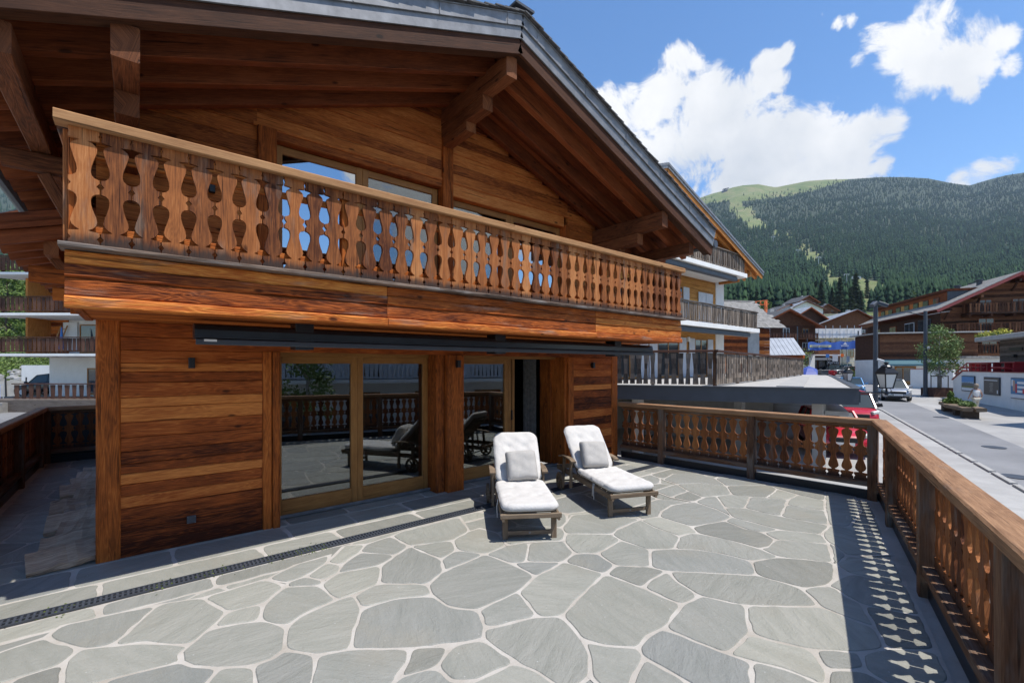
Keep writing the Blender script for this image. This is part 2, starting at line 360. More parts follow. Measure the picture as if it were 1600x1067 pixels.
# ================================================================== TERRACE FLOOR
ZT = 0.0
UR = Vector((0.955, 0.2964, 0)).normalized(); NR = Vector((UR.y, -UR.x, 0))      # street railing: direction and outward side
CORN = Vector((8.02, 1.72, 0))
PT = {}
def P_(s):
    out = []
    for q in s.split():
        a, b = q.split(','); out.append((float(a), float(b)))
    return out
ST = ["70,997 96,979 247,946 175,1010 125,1016","247,946 317,935 357,957 327,984 295,1010 217,1005 175,1010","125,1016 175,1010 217,1005 295,1010 281,1022 282,1036 160,1068 94,1078 99,1038",
"-60,1045 0,1021 70,997 125,1016 99,1038 15,1065 -50,1085","15,1065 99,1038 94,1078 80,1130 -10,1130","317,935 414,906 446,916 413,944 357,957","357,957 413,944 405,971 327,984",
"327,984 405,971 449,980 443,1018 425,1032 396,1042 342,1046 300,1044 282,1036 281,1022 295,1010","413,944 446,918 500,916 526,939 470,963 449,980 405,971","449,980 470,963 526,939 553,931 566,952 555,980 549,1017 494,1026 443,1018",
"451,911 476,902 505,907 500,916 446,918","476,902 511,880 533,884 527,897 505,907","418,906 460,884 515,868 511,880 476,902 451,911","511,880 538,853 572,851 561,864 533,884","572,851 611,839 639,854 620,868 561,864",
"561,864 620,868 596,884 527,897 533,884","527,897 596,884 592,913 553,931 526,939 500,916","620,868 639,854 690,875 693,894 669,914 592,913 596,884","592,913 669,914 675,932 620,937 566,952 553,931",
"566,952 620,937 675,932 705,951 749,955 757,984 754,1000 643,1015 549,1017 555,980","639,854 706,846 713,861 690,875","611,839 650,822 718,808 733,831 706,846 639,854","733,831 750,826 778,834 793,853 757,867 713,861 706,846",
"713,861 757,867 693,894 690,875","693,894 757,867 800,882 837,902 810,925 780,940 749,953 720,953 700,948 675,932 669,914","800,882 821,879 881,879 837,902","757,867 793,853 827,848 821,879 800,882",
"827,848 880,846 897,866 881,879 821,879","884,835 956,836 970,845 934,866 897,866 880,846","897,866 934,866 962,885 946,898 881,879","934,866 970,845 1015,860 1016,887 962,885",
"881,879 946,898 925,915 905,935 877,964 840,965 810,925 837,902","810,925 840,965 757,984 749,953 780,940","757,984 800,975 840,965 877,964 912,1002 922,1030 922,1058 900,1075 870,1075 845,1056 807,1037 754,1000",
"946,898 1005,920 1066,947 1037,984 1010,996 995,1014 950,1012 912,1002 877,964 905,935 925,915","962,885 1016,887 1044,894 1020,905 1005,920 946,898","1044,894 1060,912 1093,932 1066,947 1005,920 1020,905",
"1015,860 1054,859 1090,860 1130,867 1175,878 1182,900 1044,894 1016,887","956,836 963,829 1000,813 1021,824 1062,839 1054,859 1015,860 970,845","1000,813 1030,808 1080,824 1092,835 1075,835 1062,839 1021,824",
"1062,839 1075,835 1092,835 1140,845 1185,858 1220,872 1175,878 1130,867 1090,860 1054,859","1080,824 1132,815 1165,828 1191,833 1212,844 1200,856 1185,858 1140,845 1092,835","1034,800 1050,790 1085,785 1120,797 1144,809 1132,815 1080,824 1030,808",
"1144,809 1220,829 1191,833 1165,828 1132,815","1132,794 1164,795 1220,808 1296,822 1284,836 1220,829 1144,809","1220,829 1284,836 1295,851 1212,844 1191,833","1212,844 1295,851 1302,880 1220,872 1185,858 1200,856",
"1175,878 1220,872 1302,880 1305,905 1294,917 1252,920 1182,900","1044,894 1182,900 1252,920 1283,950 1165,947 1140,943 1093,932 1060,912","1252,920 1294,917 1306,921 1325,935 1346,946 1370,984 1310,962 1283,950",
"1093,932 1140,943 1165,947 1172,992 1135,1024 1037,984 1066,947","1165,947 1283,950 1310,962 1370,984 1385,1015 1345,1022 1315,1019 1269,1017 1215,1005 1172,992","1172,992 1215,1005 1269,1017 1292,1049 1290,1075 1262,1062 1220,1045 1174,1035 1135,1024",
"1037,984 1135,1024 1174,1035 1175,1085 1100,1085 1072,1067 1007,1029 995,1014 1010,996","995,1014 1007,1029 995,1050 980,1085 950,1085 922,1058 922,1030 912,1002 950,1012","1007,1029 1072,1067 1090,1095 980,1095 980,1085 995,1050",
"1174,1035 1220,1045 1262,1062 1290,1075 1285,1100 1175,1100 1175,1085","1269,1017 1315,1019 1345,1022 1352,1050 1292,1049","1100,778 1119,776 1132,794 1144,809 1120,797 1085,785","1075,768 1100,778 1085,785 1049,778",
"1057,757 1075,768 1049,778 1022,768","1057,757 1095,756 1135,760 1143,774 1119,776 1100,778 1075,768","1119,776 1143,774 1172,777 1164,795 1132,794","1135,760 1204,759 1215,765 1197,779 1172,777 1143,774",
"1036,750 1052,741 1089,741 1117,748 1135,760 1095,756 1057,757","1172,777 1197,779 1231,782 1220,808 1164,795","1215,765 1247,774 1231,782 1197,779","1247,774 1289,783 1289,799 1229,790 1231,782","1229,790 1289,799 1296,822 1220,808",
"1204,759 1235,756 1290,768 1289,783 1247,774 1215,765","1117,748 1179,750 1204,759 1135,760","1130,742 1165,743 1179,750 1117,748","1289,768 1335,776 1345,800 1327,824 1296,822 1289,799 1289,783","1296,822 1327,824 1375,838 1390,868 1325,870 1299,851 1295,851 1284,836",
"1299,851 1325,870 1305,884 1302,880 1295,851","1305,884 1325,870 1400,880 1415,915 1328,898","1305,905 1302,880 1305,884 1328,898 1306,907","1306,907 1328,898 1415,915 1440,965 1346,946 1325,935 1306,921 1294,917",
"1346,946 1440,965 1470,1020 1385,1015 1370,984","1345,1022 1385,1015 1470,1020 1490,1070 1400,1078 1352,1050","1292,1049 1352,1050 1400,1078 1395,1110 1290,1095 1290,1075",
"807,1037 845,1056 870,1075 860,1100 740,1100 700,1090 740,1067","682,1045 706,1011 754,1000 807,1037 740,1067 705,1068","643,1015 706,1011 682,1045 619,1062 635,1040","494,1026 549,1017 643,1015 635,1040 619,1062 600,1085 484,1085",
"443,1018 494,1026 484,1085 400,1085 396,1042 425,1032","282,1036 300,1044 342,1046 325,1067 310,1090 160,1090 160,1068","342,1046 396,1042 400,1085 310,1090 325,1067",
"682,1045 705,1068 740,1067 700,1090 680,1110 600,1085 619,1062","884,835 880,846 827,848 793,853 778,834 800,826 850,824 878,826","1000,813 963,829 956,836 884,835 878,826 895,806 940,802"]
def inset(poly, d):
    n = len(poly); ar = sum(poly[i][0] * poly[(i + 1) % n][1] - poly[(i + 1) % n][0] * poly[i][1] for i in range(n))
    if ar < 0: poly = poly[::-1]
    out = []
    for i in range(n):
        a = Vector(poly[i - 1]); b = Vector(poly[i]); c = Vector(poly[(i + 1) % n])
        e1 = (b - a); e2 = (c - b)
        if e1.length < 1e-6 or e2.length < 1e-6: continue
        e1.normalize(); e2.normalize(); n1_ = Vector((-e1.y, e1.x)); n2_ = Vector((-e2.y, e2.x)); mm = n1_ + n2_
        if mm.length < 1e-4: out.append(tuple(b + n1_ * d)); continue
        k = d / max(0.35, mm.normalized().dot(n1_)); out.append(tuple(b + mm.normalized() * k))
    return out
def chaikin(p, it=2, q=0.22):
    for _ in range(it):
        o = []
        for i in range(len(p)):
            a = Vector(p[i]); b = Vector(p[(i + 1) % len(p)]); L_ = (b - a).length; t = min(q, 0.035 / max(L_, 1e-6)) if _ == 0 else q
            o += [tuple(a + (b - a) * t), tuple(b - (b - a) * t)]
        p = o
    return p
def rough_edge(p, amp=0.009, rnd=random):
    o = []
    for i in range(len(p)):
        a = Vector(p[i]); b = Vector(p[(i + 1) % len(p)]); k = max(1, int((b - a).length / 0.075))
        for j in range(k):
            q = a + (b - a) * (j / k); o.append((q.x + rnd.uniform(-amp, amp), q.y + rnd.uniform(-amp, amp)))
    return o
def add_stone(mb, poly, z, d=0.0125, th=0.006, rnd=random):
    p = inset(poly, d)
    if len(p) < 3: return
    ar_ = lambda P: sum(P[i - 1][0] * P[i][1] - P[i][0] * P[i - 1][1] for i in range(len(P))) / 2
    if ar_(p) < .006 or ar_(p) < .3 * abs(ar_(poly)): return
    if any((Vector(p[i]) - Vector(p[i - 1])).dot(Vector(poly[::-1][i] if ar_(poly) < 0 else poly[i]) - Vector(poly[::-1][i - 1] if ar_(poly) < 0 else poly[i - 1])) < 0 for i in range(len(p))) and len(p) == len(poly): return
    p = chaikin(rough_edge(chaikin(p, 1, .18)), 1); q = inset(p, 0.006)
    r_ = rnd.random(); a = rnd.uniform(0, 3.14); ca, sa = math.cos(a), math.sin(a)
    uv = lambda P: [(x * ca - y * sa, x * sa + y * ca) for x, y in P]
    if len(q) != len(p): q = p
    mb.poly([(x, y, z) for x, y in q], uv(q), r_)
    for i in range(len(p)):
        j = (i + 1) % len(p)
        mb.poly([(p[i][0], p[i][1], z - th), (p[j][0], p[j][1], z - th), (q[j][0], q[j][1], z), (q[i][0], q[i][1], z)], uv([p[i], p[j], q[j], q[i]]), r_)

def clip(poly, px_, py_, nx, ny):
    out = []; n = len(poly)
    for i in range(n):
        a = poly[i]; b = poly[(i + 1) % n]; da = (a[0] - px_) * nx + (a[1] - py_) * ny; db = (b[0] - px_) * nx + (b[1] - py_) * ny
        if da <= 0: out.append(a)
        if da * db < 0: t = da / (da - db); out.append((a[0] + (b[0] - a[0]) * t, a[1] + (b[1] - a[1]) * t))
    return out
flo = MB(); rs = random.Random(11)
# outline of the terrace
XL = -1.42; YB = 12.9
def on_r(x): return CORN.y + (x - CORN.x) * UR.y / UR.x
OUT = [(XL, on_r(XL) - .12), (CORN.x + .1, CORN.y - .10), (7.92, 5.95), (7.92, 6.4), (-0.2, 6.4), (-0.2, YB), (XL, YB)]
DRY = 4.95                                                       # the drain runs along this line
# crazy paving beyond the stones seen close up
seeds = [(x + rs.uniform(-.3, .3), y + rs.uniform(-.24, .24)) for i, x in enumerate([XL - .5 + .72 * q for q in range(15)]) for y in [-2.6 + .66 * j + (i % 2) * .33 for j in range(12)]]
seeds2 = [(x + rs.uniform(-.2, .2), y + rs.uniform(-.2, .2)) for x in (XL + .1, -.72, -.1) for y in [5.35 + .7 * j for j in range(12)]]
def fill(sd_, lim, mb, z):
    for i, s_ in enumerate(sd_):
        c = [(s_[0] - 1.2, s_[1] - 1.2), (s_[0] + 1.2, s_[1] - 1.2), (s_[0] + 1.2, s_[1] + 1.2), (s_[0] - 1.2, s_[1] + 1.2)]
        for j, t_ in enumerate(sd_):
            if i != j and abs(t_[0] - s_[0]) < 2 and abs(t_[1] - s_[1]) < 2:
                c = clip(c, (s_[0] + t_[0]) / 2, (s_[1] + t_[1]) / 2, t_[0] - s_[0], t_[1] - s_[1])
                if len(c) < 3: break
        for (a, b, nx, ny) in lim:
            if len(c) >= 3: c = clip(c, a, b, nx, ny)
        if len(c) >= 3: add_stone(mb, c, z, rnd=rs)
fill(seeds, [(XL + .06, 0, -1, 0), (0, DRY - .335, 0, 1), (7.86, 0, 1, 0), (CORN.x, CORN.y + .06, NR.x, NR.y)], flo, 0.004)
fill(seeds2, [(XL + .06, 0, -1, 0), (0, DRY + 1.37, 0, -1), (-.02, 0, 1, 0), (0, YB - .06, 0, 1)], flo, 0.004)
# long kerb stones either side of the drain
for (ya, yb, x0) in ((DRY - .32, DRY - .075, -0.3), (DRY + .075, DRY + .42, 0.05), (DRY + .42, DRY + .92, -0.1), (DRY + .92, DRY + 1.36, .1)):
    x = XL + .06
    while x < 7.7:
        l_ = rs.uniform(.55, 1.25); x1 = min(7.84, x + l_)
        if ya > DRY + 1: x1 = min(x1, 7.84)
        add_stone(flo, [(x, ya), (x1, ya + rs.uniform(-.01, .01)), (x1 + rs.uniform(-.05, .05), yb), (x, yb)], 0.004, 0.012, rnd=rs); x = x1
patch = MB(); 
for s_ in ST:
    w_ = [onz(a, b) for a, b in P_(s_)]; pl = [(p.x, p.y) for p in w_]
    # keep stones clear of the drain kerb and of the street railing plinth
    pl = clip(pl, 0, DRY - .14, 0, 1)
    if len(pl) > 2: pl = clip(pl, CORN.x, CORN.y + .04, NR.x, NR.y)
    if len(pl) > 2: pl = clip(pl, XL + .06, 0, -1, 0)
    if len(pl) < 3: continue
    big = inset(pl, -0.018)
    patch.poly([(x, y, 0.0062 + 0.00005 * len(patch.f)) for x, y in big], [(x, y) for x, y in big], 0.5)
    add_stone(flo, pl, 0.0125 + .00005 * len(patch.f), 0.0125, rnd=rs)
def stone_mat():
    m, n_, l_, b = newmat('green_grey_flagstone', 0.62); k = NB(m); r_ = k.attr(); uv = k.uv()
    c = k.ramp(r_, [(0.0, (0.205, 0.200, 0.172)), (0.25, (0.335, 0.328, 0.282)), (0.5, (0.265, 0.262, 0.235)), (0.75, (0.385, 0.372, 0.315)), (1.0, (0.245, 0.248, 0.232))])
    n = k.noise(k.vscale(uv, (1.2, 5.0, 1)), 1.6, 7, 0.62, 0.6)
    c = k.mix(k.map(n, 0.25, 0.75), k.mix(0.0, c, c), k.mix(1.0, c, (0.66, 0.68, 0.655), 'MULTIPLY'))
    fine = k.noise(k.geo(), 220, 3, 0.7)
    c = k.mix(k.math('MULTIPLY', k.map(fine, 0.35, 0.7), 0.28), c, (0.38, 0.39, 0.37))
    dk = k.map(k.noise(k.geo(), 0.55, 6, 0.7), 0.48, 0.68, 0, 0.35, True); c = k.mix(dk, c, (0.15, 0.165, 0.15))
    warm = k.map(k.noise(k.geo(), 1.1, 4, 0.6), 0.5, 0.72, 0, 0.45, True); c = k.mix(warm, c, (0.30, 0.275, 0.22))
    spots = k.map(k.vor(k.geo(), 9.0), 0.03, 0.055, 0.7, 0.0, True); c = k.mix(spots, c, (0.5, 0.5, 0.48))
    l_.new(c, b.inputs['Base Color'])
    h = k.math('ADD', k.math('MULTIPLY', fine, 0.3), k.math('ADD', k.noise(k.geo(), 26, 6, 0.65), k.math('MULTIPLY', k.noise(k.vscale(uv, (2.5, 9, 1)), 1.5, 6, 0.6, 0.8), 2.2)))
    l_.new(k.bump(h, 0.7, 0.009), b.inputs['Normal'])
    l_.new(k.map(n, 0.3, 0.7, 0.5, 0.72), b.inputs['Roughness']); return m
def mortar_mat():
    m, n_, l_, b = newmat('pale_mortar', 0.9); k = NB(m); p = k.geo()
    c = k.ramp(k.noise(p, 2.3, 6, 0.65), [(0.3, (0.35, 0.315, 0.265)), (0.55, (0.46, 0.43, 0.385)), (0.75, (0.52, 0.495, 0.45))])
    c = k.mix(k.map(k.noise(p, 31, 4, 0.7), 0.6, 0.78, 0, 0.6, True), c, (0.22, 0.2, 0.17))
    l_.new(c, b.inputs['Base Color']); l_.new(k.bump(k.noise(p, 60, 5, 0.7), 0.6, 0.008), b.inputs['Normal']); return m
M['stone'] = stone_mat(); M['mortar'] = mortar_mat()
base = MB(); base.poly([(x, y, 0.0) for x, y in OUT], [(x, y) for x, y in OUT])
n_ = len(OUT)
for i in range(n_):
    a = OUT[i]; b = OUT[(i + 1) % n_]; base.poly([(a[0], a[1], -2.6), (b[0], b[1], -2.6), (b[0], b[1], 0), (a[0], a[1], 0)])
fl = base.build('terrace_floor', M['mortar']); struct(fl)
o = flo.build('flagstones', M['stone'], fl); 
o = patch.build('mortar_bed', M['mortar'], fl)
# slotted drain
dr = empty('floor_drain', (0, DRY, 0)); tag(dr, 'long narrow slotted metal drain with moss running across the flagstones in front of the house', 'drain')
g = MB(); x = XL + .1
while x < 7.6:
    g.timber((x, -.055, .012), (x, .055, .012), .016, .010, ch=0); x += .034
g.timber((XL + .1, -.062, .013), (7.6, -.062, .013), .012, .014, ch=0); g.timber((XL + .1, .062, .013), (7.6, .062, .013), .012, .014, ch=0)
g.timber((XL + .1, 0, .0135), (7.6, 0, .0135), .012, .010, ch=0)
g.build('grate', M['steel'], dr)
g = MB(); g.poly([(XL + .1, -.06, .0062), (7.6, -.06, .0062), (7.6, .06, .0062), (XL + .1, .06, .0062)]); g.build('channel', M['black'], dr)
ms = MB()
for k in range(520):
    cx = random.choice((.15, .55, 1.05, 1.25, 1.35, 1.5, -.5)) + random.gauss(0, .09); cy = random.gauss(0, .05)
    a = random.uniform(0, 6.28); s_ = random.uniform(.006, .016); h_ = random.uniform(.004, .013)
    ms.poly([(cx - s_ * math.cos(a), cy - s_ * math.sin(a), .008), (cx + s_ * math.cos(a), cy + s_ * math.sin(a), .008), (cx + random.gauss(0, .008), cy + random.gauss(0, .008), .008 + h_)])
M['moss'] = plain('moss', (0.10, 0.13, 0.03), 0.9, 0, .4, 20)
o = ms.build('moss', M['moss'], dr); o['kind'] = 'stuff'
# ================================================================== THE CHALET
FY = 5.92; BY = 4.507; RX = 3.65
def zb(x): return 5.93 - 0.367 * abs(x - RX)          # underside of the metal verge
house = empty('chalet', (3.69, FY, 0)); tag(house, 'large timber chalet filling the left half, its carved balcony above the stone terrace', 'chalet')
HM = Matrix.Translation(Vector((-3.69, -FY, 0)))
def hb(mb, name, mats, parent=house, label=None, **k):
    o = mb.build(name, mats, parent, **k)
    if parent is house: o.location = (-3.69, -FY, 0)
    if label: o['label'] = label
    return o
def planks(mb, x0, x1, z0, z1, y, hmin=.10, hmax=.19, clipf=None, rr_=random, tone=None, th=.05, joints=True):
    z = z0
    while z < z1 - .005:
        h = rr_.uniform(hmin, hmax)
        if z + h > z1 - .06: h = z1 - z
        a, b = x0, x1
        if clipf: a, b = clipf(z + h * .3, a, b)
        if b - a > .05:
            pr = rr_.uniform(0, .012); xs = [a]
            if joints and b - a > 3 : xs.append(rr_.uniform(a + 1, b - 1))
            xs.append(b)
            for q in range(len(xs) - 1):
                mb.timber((xs[q], y - pr + th / 2, z + h / 2), (xs[q + 1], y - pr + th / 2, z + h / 2), th, h - .0025, (0, 0, 1), ch=.007, r=rr_.random(), segs=max(1, int((xs[q + 1] - xs[q]) / .5)), wob=.0016)
        z += h
def inroof(z, a, b):
    d = (5.93 - .06 - z) / .367
    return max(a, RX - d), min(b, RX + d)
rp = random.Random(5)
# ground floor walls
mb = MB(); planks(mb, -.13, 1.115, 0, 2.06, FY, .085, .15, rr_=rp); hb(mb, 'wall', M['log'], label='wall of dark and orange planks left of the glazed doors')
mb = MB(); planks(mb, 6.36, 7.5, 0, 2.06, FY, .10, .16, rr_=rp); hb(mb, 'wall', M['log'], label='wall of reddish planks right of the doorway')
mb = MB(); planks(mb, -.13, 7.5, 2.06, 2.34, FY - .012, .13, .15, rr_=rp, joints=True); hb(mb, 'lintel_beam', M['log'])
mb = MB(); mb.timber((-.222, FY + .065, 0), (-.222, FY + .065, 2.34), .182, .182, (0, 1, 0), .014, segs=8, wob=.002); hb(mb, 'corner_post', M['post'])
mb = MB(); mb.timber((7.595, FY + .075, 0), (7.595, FY + .075, 2.34), .19, .19, (0, 1, 0), .012, segs=8, wob=.002); hb(mb, 'corner_post', M['post'])
for x0, x1, d0, d1 in ((1.115, 1.215, -.03, .28), (1.218, 1.30, -.045, .28), (3.43, 3.57, .02, .30), (3.575, 3.87, -.06, .30), (6.21, 6.36, -.03, .62)):
    mb = MB(); mb.timber(((x0 + x1) / 2, FY + (d0 + d1) / 2, 0), ((x0 + x1) / 2, FY + (d0 + d1) / 2, 2.062), x1 - x0 - .004, d1 - d0, (0, 1, 0), .012, segs=6, wob=.002); hb(mb, 'post', M['post'])
# side wall, back wall, room behind the glass
mb = MB(); planks(mb, 0, 1, 0, 3, 0) if False else None
z = 0
while z < 4.2:
    h = rp.uniform(.14, .22); mb.timber((-.29, FY + .16, z + h / 2), (-.29, 13.6, z + h / 2), .05, h - .003, (0, 0, 1), .006, r=rp.random()); z += h
z = 0
while z < 4.2:
    h = rp.uniform(.14, .22); mb.timber((7.67, FY + .17, z + h / 2), (7.67, 13.6, z + h / 2), .05, h - .003, (0, 0, 1), .006, r=rp.random()); z += h
mb.box(-.3, 7.68, 13.6, 13.66, -1, 6, 0); hb(mb, 'wall', M['log'], label='side walls of dark planks')
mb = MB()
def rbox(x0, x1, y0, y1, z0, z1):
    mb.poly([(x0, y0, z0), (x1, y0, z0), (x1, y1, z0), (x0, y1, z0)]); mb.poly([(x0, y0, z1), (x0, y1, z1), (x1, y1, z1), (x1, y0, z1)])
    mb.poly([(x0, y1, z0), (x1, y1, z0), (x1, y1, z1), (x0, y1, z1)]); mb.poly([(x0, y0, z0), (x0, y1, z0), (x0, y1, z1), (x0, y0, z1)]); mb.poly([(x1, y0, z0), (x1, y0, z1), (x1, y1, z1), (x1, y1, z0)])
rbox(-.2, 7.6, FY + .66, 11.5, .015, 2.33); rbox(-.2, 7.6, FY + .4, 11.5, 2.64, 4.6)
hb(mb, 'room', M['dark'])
# sliding doors
def sash(mb, x0, x1, z0, z1, y, st, bot, top=.09, dp=.07):
    mb.box(x0, x0 + st, y, y + dp, z0, z1, .006, .5); mb.box(x1 - st, x1, y, y + dp, z0, z1, .006, .52)
    mb.box(x0 + st, x1 - st, y + .002, y + dp - .002, z0, z0 + bot, .005, .48); mb.box(x0 + st, x1 - st, y + .002, y + dp - .002, z1 - top, z1, .005, .5)
def pane(parent, x0, x1, z0, z1, y, mat):
    g = MB(); g.box(x0, x1, y - .006, y + .006, z0, z1, 0); o = g.build('pane', mat, parent); return o
def door(x0, x1, mull, y, z0, z1, bot, label, mat):
    mb = MB()
    for a, b in mull: sash(mb, a, b, z0, z1 - .05, y, .085, bot)
    mb.box(x0, x1, y - .02, y + .12, z1 - .05, z1, .004, .6)
    d = hb(mb, 'sliding_door', M['frame'], label=label)
    for a, b in mull: pane(d, a + .07, b - .07, z0 + bot - .01, z1 - .12, y + .035, mat)
    s_ = MB(); s_.box(x0, x1, y - .07, y + .12, .014, .032, .002); s_.box(x0, x1, y - .075, y - .06, .03, .055, .002); s_.build('threshold', M['zinc'], d)
    return d
DY = 6.2
d1 = door(1.30, 3.43, [(1.30, 2.335), (2.335, 3.43)], DY, .035, 2.07, .19, 'wide two leaf glazed door left of the thick post', M['glass'])
d2 = door(3.87, 6.21, [(3.96, 5.02), (5.02, 5.16)], DY, .035, 2.07, .19, 'glazed sliding door standing partly open right of the thick post', M['glass'])
mb = MB(); mb.box(5.072, 5.09, DY - .03, DY, .95, 1.12, .004); mb.build('handle', M['black'], d2)
mb = MB(); mb.box(6.155, 6.212, FY + .02, FY + .70, .02, 2.06, .004, .5); mb.box(6.12, 6.16, FY + .36, FY + .66, .02, 2.06, .004, .3); hb(mb, 'door_reveal', M['post'])
# curtain folds just inside the open doorway
cu = MB(); n = 60
pts = [(5.76 + .32 * i / n, FY + .74 + .035 * math.sin(i * .95) + .012 * math.sin(i * 2.3)) for i in range(n + 1)]
for i in range(n):
    a, b = pts[i], pts[i + 1]; cu.poly([(a[0], a[1], .03), (b[0], b[1], .03), (b[0], b[1], 2.05), (a[0], a[1], 2.05)], None, .5)
M['curtain'] = plain('grey_brown_curtain', (0.13, 0.12, 0.11), 0.9, 0, .35, 14)
o = hb(cu, 'curtain', M['curtain'], smooth=True)
# upper wall with two big windows
W1 = (1.27, 3.41, 4.55); W2 = (3.80, 6.05, 4.46)
UZ = 2.62
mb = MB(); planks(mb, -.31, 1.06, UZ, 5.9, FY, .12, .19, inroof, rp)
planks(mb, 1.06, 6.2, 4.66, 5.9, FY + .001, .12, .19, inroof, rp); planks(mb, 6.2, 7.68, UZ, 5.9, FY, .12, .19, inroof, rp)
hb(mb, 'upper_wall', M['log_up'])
for x0, x1, zt in ((1.06, 1.26, 4.66), (3.50, 3.68, 5.3), (6.10, 6.22, 4.5)):
    mb = MB(); mb.timber(((x0 + x1) / 2, FY + .02, UZ), ((x0 + x1) / 2, FY + .02, zt), x1 - x0, .16, (0, 1, 0), .01); hb(mb, 'upper_post', M['post'])
mb = MB(); mb.box(1.262, 3.50, FY - .02, FY + .12, 4.56, 4.66, .01); mb.box(3.68, 6.1, FY - .02, FY + .12, 4.47, 4.66, .01); mb.box(1.02, 6.3, FY - .035, FY + .02, 4.655, 4.70, .008); hb(mb, 'window_header', M['log_up'])
def window(x0, x1, zt, splits, gm=('glass_up', 'glass')):
    mb = MB(); y = FY + .09
    for a, b in splits: sash(mb, a, b, UZ, zt, y, .085, .14)
    o = hb(mb, 'upper_window', M['frame'])
    for (a, b), g_ in zip(splits, gm): pane(o, a + .07, b - .07, UZ + .13, zt - .08, y + .03, M[g_])
window(*W1, [(1.265, 2.335), (2.335, 3.49)]); window(*W2, [(3.69, 4.9), (4.9, 6.10)], ('glass', 'glass_up'))
cu = MB()
for (a0, a1) in ((1.40, 1.75), (5.55, 5.98), (2.0, 2.3)):
    for i in range(24):
        t0 = a0 + (a1 - a0) * i / 24; t1 = a0 + (a1 - a0) * (i + 1) / 24; f_ = lambda t: FY + .33 + .025 * math.sin(t * 90)
        cu.poly([(t0, f_(t0), UZ + .05), (t1, f_(t1), UZ + .05), (t1, f_(t1), 4.45), (t0, f_(t0), 4.45)])
hb(cu, 'curtain', M['curtain'], smooth=True)
# balcony floor, soffit and the big hewn beam
mb = MB(); y = BY + .10
while y < FY - .03:
    w_ = rp.uniform(.13, .17); w_ = min(w_, FY - .015 - y); mb.timber((-.37, y + w_ / 2, 2.365), (7.74, y + w_ / 2, 2.365), w_ - .003, .05, (0, 0, 1), .006); y += w_
mb.box(-.37, 7.74, BY + .06, FY - .02, 2.50, 2.60, .004)
mb.timber((-.36, BY + .1, 2.42), (-.36, FY, 2.42), .06, .18); mb.timber((7.73, BY + .1, 2.42), (7.73, FY, 2.42), .06, .18)
hb(mb, 'balcony_floor', M['post'])
mb = MB(); cuts = [-.405, 2.02, 5.35, 7.76]; rb = random.Random(9)
zz = [2.318, 2.40, 2.535, 2.63, 2.735]
for row in range(4):
    z0, z1 = zz[row], zz[row + 1]; cs = [-.405] + ([2.02] if row != 1 else [2.02]) + [5.35 + .0 * row, 7.76]
    for q in range(3):
        mb.timber((cs[q] + .002, BY + .05 + .012 * (row % 2) - .018 * (row == 0), (z0 + z1) / 2), (cs[q + 1] - .002, BY + .05 + .012 * (row % 2) - .018 * (row == 0), (z0 + z1) / 2), .10, z1 - z0 - .002, (0, 0, 1), .012, r=rb.random(), segs=14, wob=.0045)
hb(mb, 'balcony_beam', M['beam'], label='rough hewn orange beam along the front of the balcony')
# ------------------------------------------------ cut-out board shape shared by balcony and terrace railings
HOLE = [(0, .02), (.035, .02), (.062, .12), (.088, .02), (.118, .02), (.126, .33), (.132, .42), (.15, .27), (.175, .15), (.205, .10), (.25, .14), (.31, .24), (.36, .31), (.40, .325), (.43, .28), (.448, .18), (.457, .02),
        (.495, .02), (.522, .13), (.55, .02), (.578, .02), (.588, .18), (.61, .29), (.645, .325), (.69, .30), (.75, .21), (.81, .12), (.842, .095), (.865, .14), (.885, .27), (.898, .42), (.905, .30), (.912, .02), (.94, .02), (.955, .06), (.972, .02), (1, .02)]
def board_mb(pitch, h, th, seed=0, left=True, right=True, hs=.96):
    mb = MB(); rn = random.Random(seed); hp = pitch / 2; j = [rn.uniform(-.0012, .0012) for _ in HOLE]
    L_ = [(-hp + (pitch * q * hs if left else 0) + .0015 + j[i], z * h) for i, (z, q) in enumerate(HOLE)]
    R_ = [(hp - (pitch * q * hs if right else 0) - .0015 + j[-i - 1], z * h) for i, (z, q) in enumerate(HOLE)]
    for i in range(len(L_) - 1):
        (a, z0), (b, z1) = L_[i], L_[i + 1]; (c, _), (d, _) = R_[i], R_[i + 1]
        f = lambda x, y, z: (x, y, z)
        mb.poly([f(a, -th / 2, z0), f(c, -th / 2, z0), f(d, -th / 2, z1), f(b, -th / 2, z1)], [(z0, a), (z0, c), (z1, d), (z1, b)])
        mb.poly([f(c, th / 2, z0), f(a, th / 2, z0), f(b, th / 2, z1), f(d, th / 2, z1)], [(z0, c + 1), (z0, a + 1), (z1, b + 1), (z1, d + 1)])
        mb.poly([f(a, th / 2, z0), f(a, -th / 2, z0), f(b, -th / 2, z1), f(b, th / 2, z1)], [(z0, a - th), (z0, a), (z1, b), (z1, b - th)])
        mb.poly([f(c, -th / 2, z0), f(c, th / 2, z0), f(d, th / 2, z1), f(d, -th / 2, z1)], [(z0, c), (z0, c + th), (z1, d + th), (z1, d)])
    for k_, z in ((0, 0), (-1, h)):
        a = L_[k_][0]; c = R_[k_][0]; q = [(a, -th / 2, z), (a, th / 2, z), (c, th / 2, z), (c, -th / 2, z)]; mb.poly(q if k_ else q[::-1])
    return mb
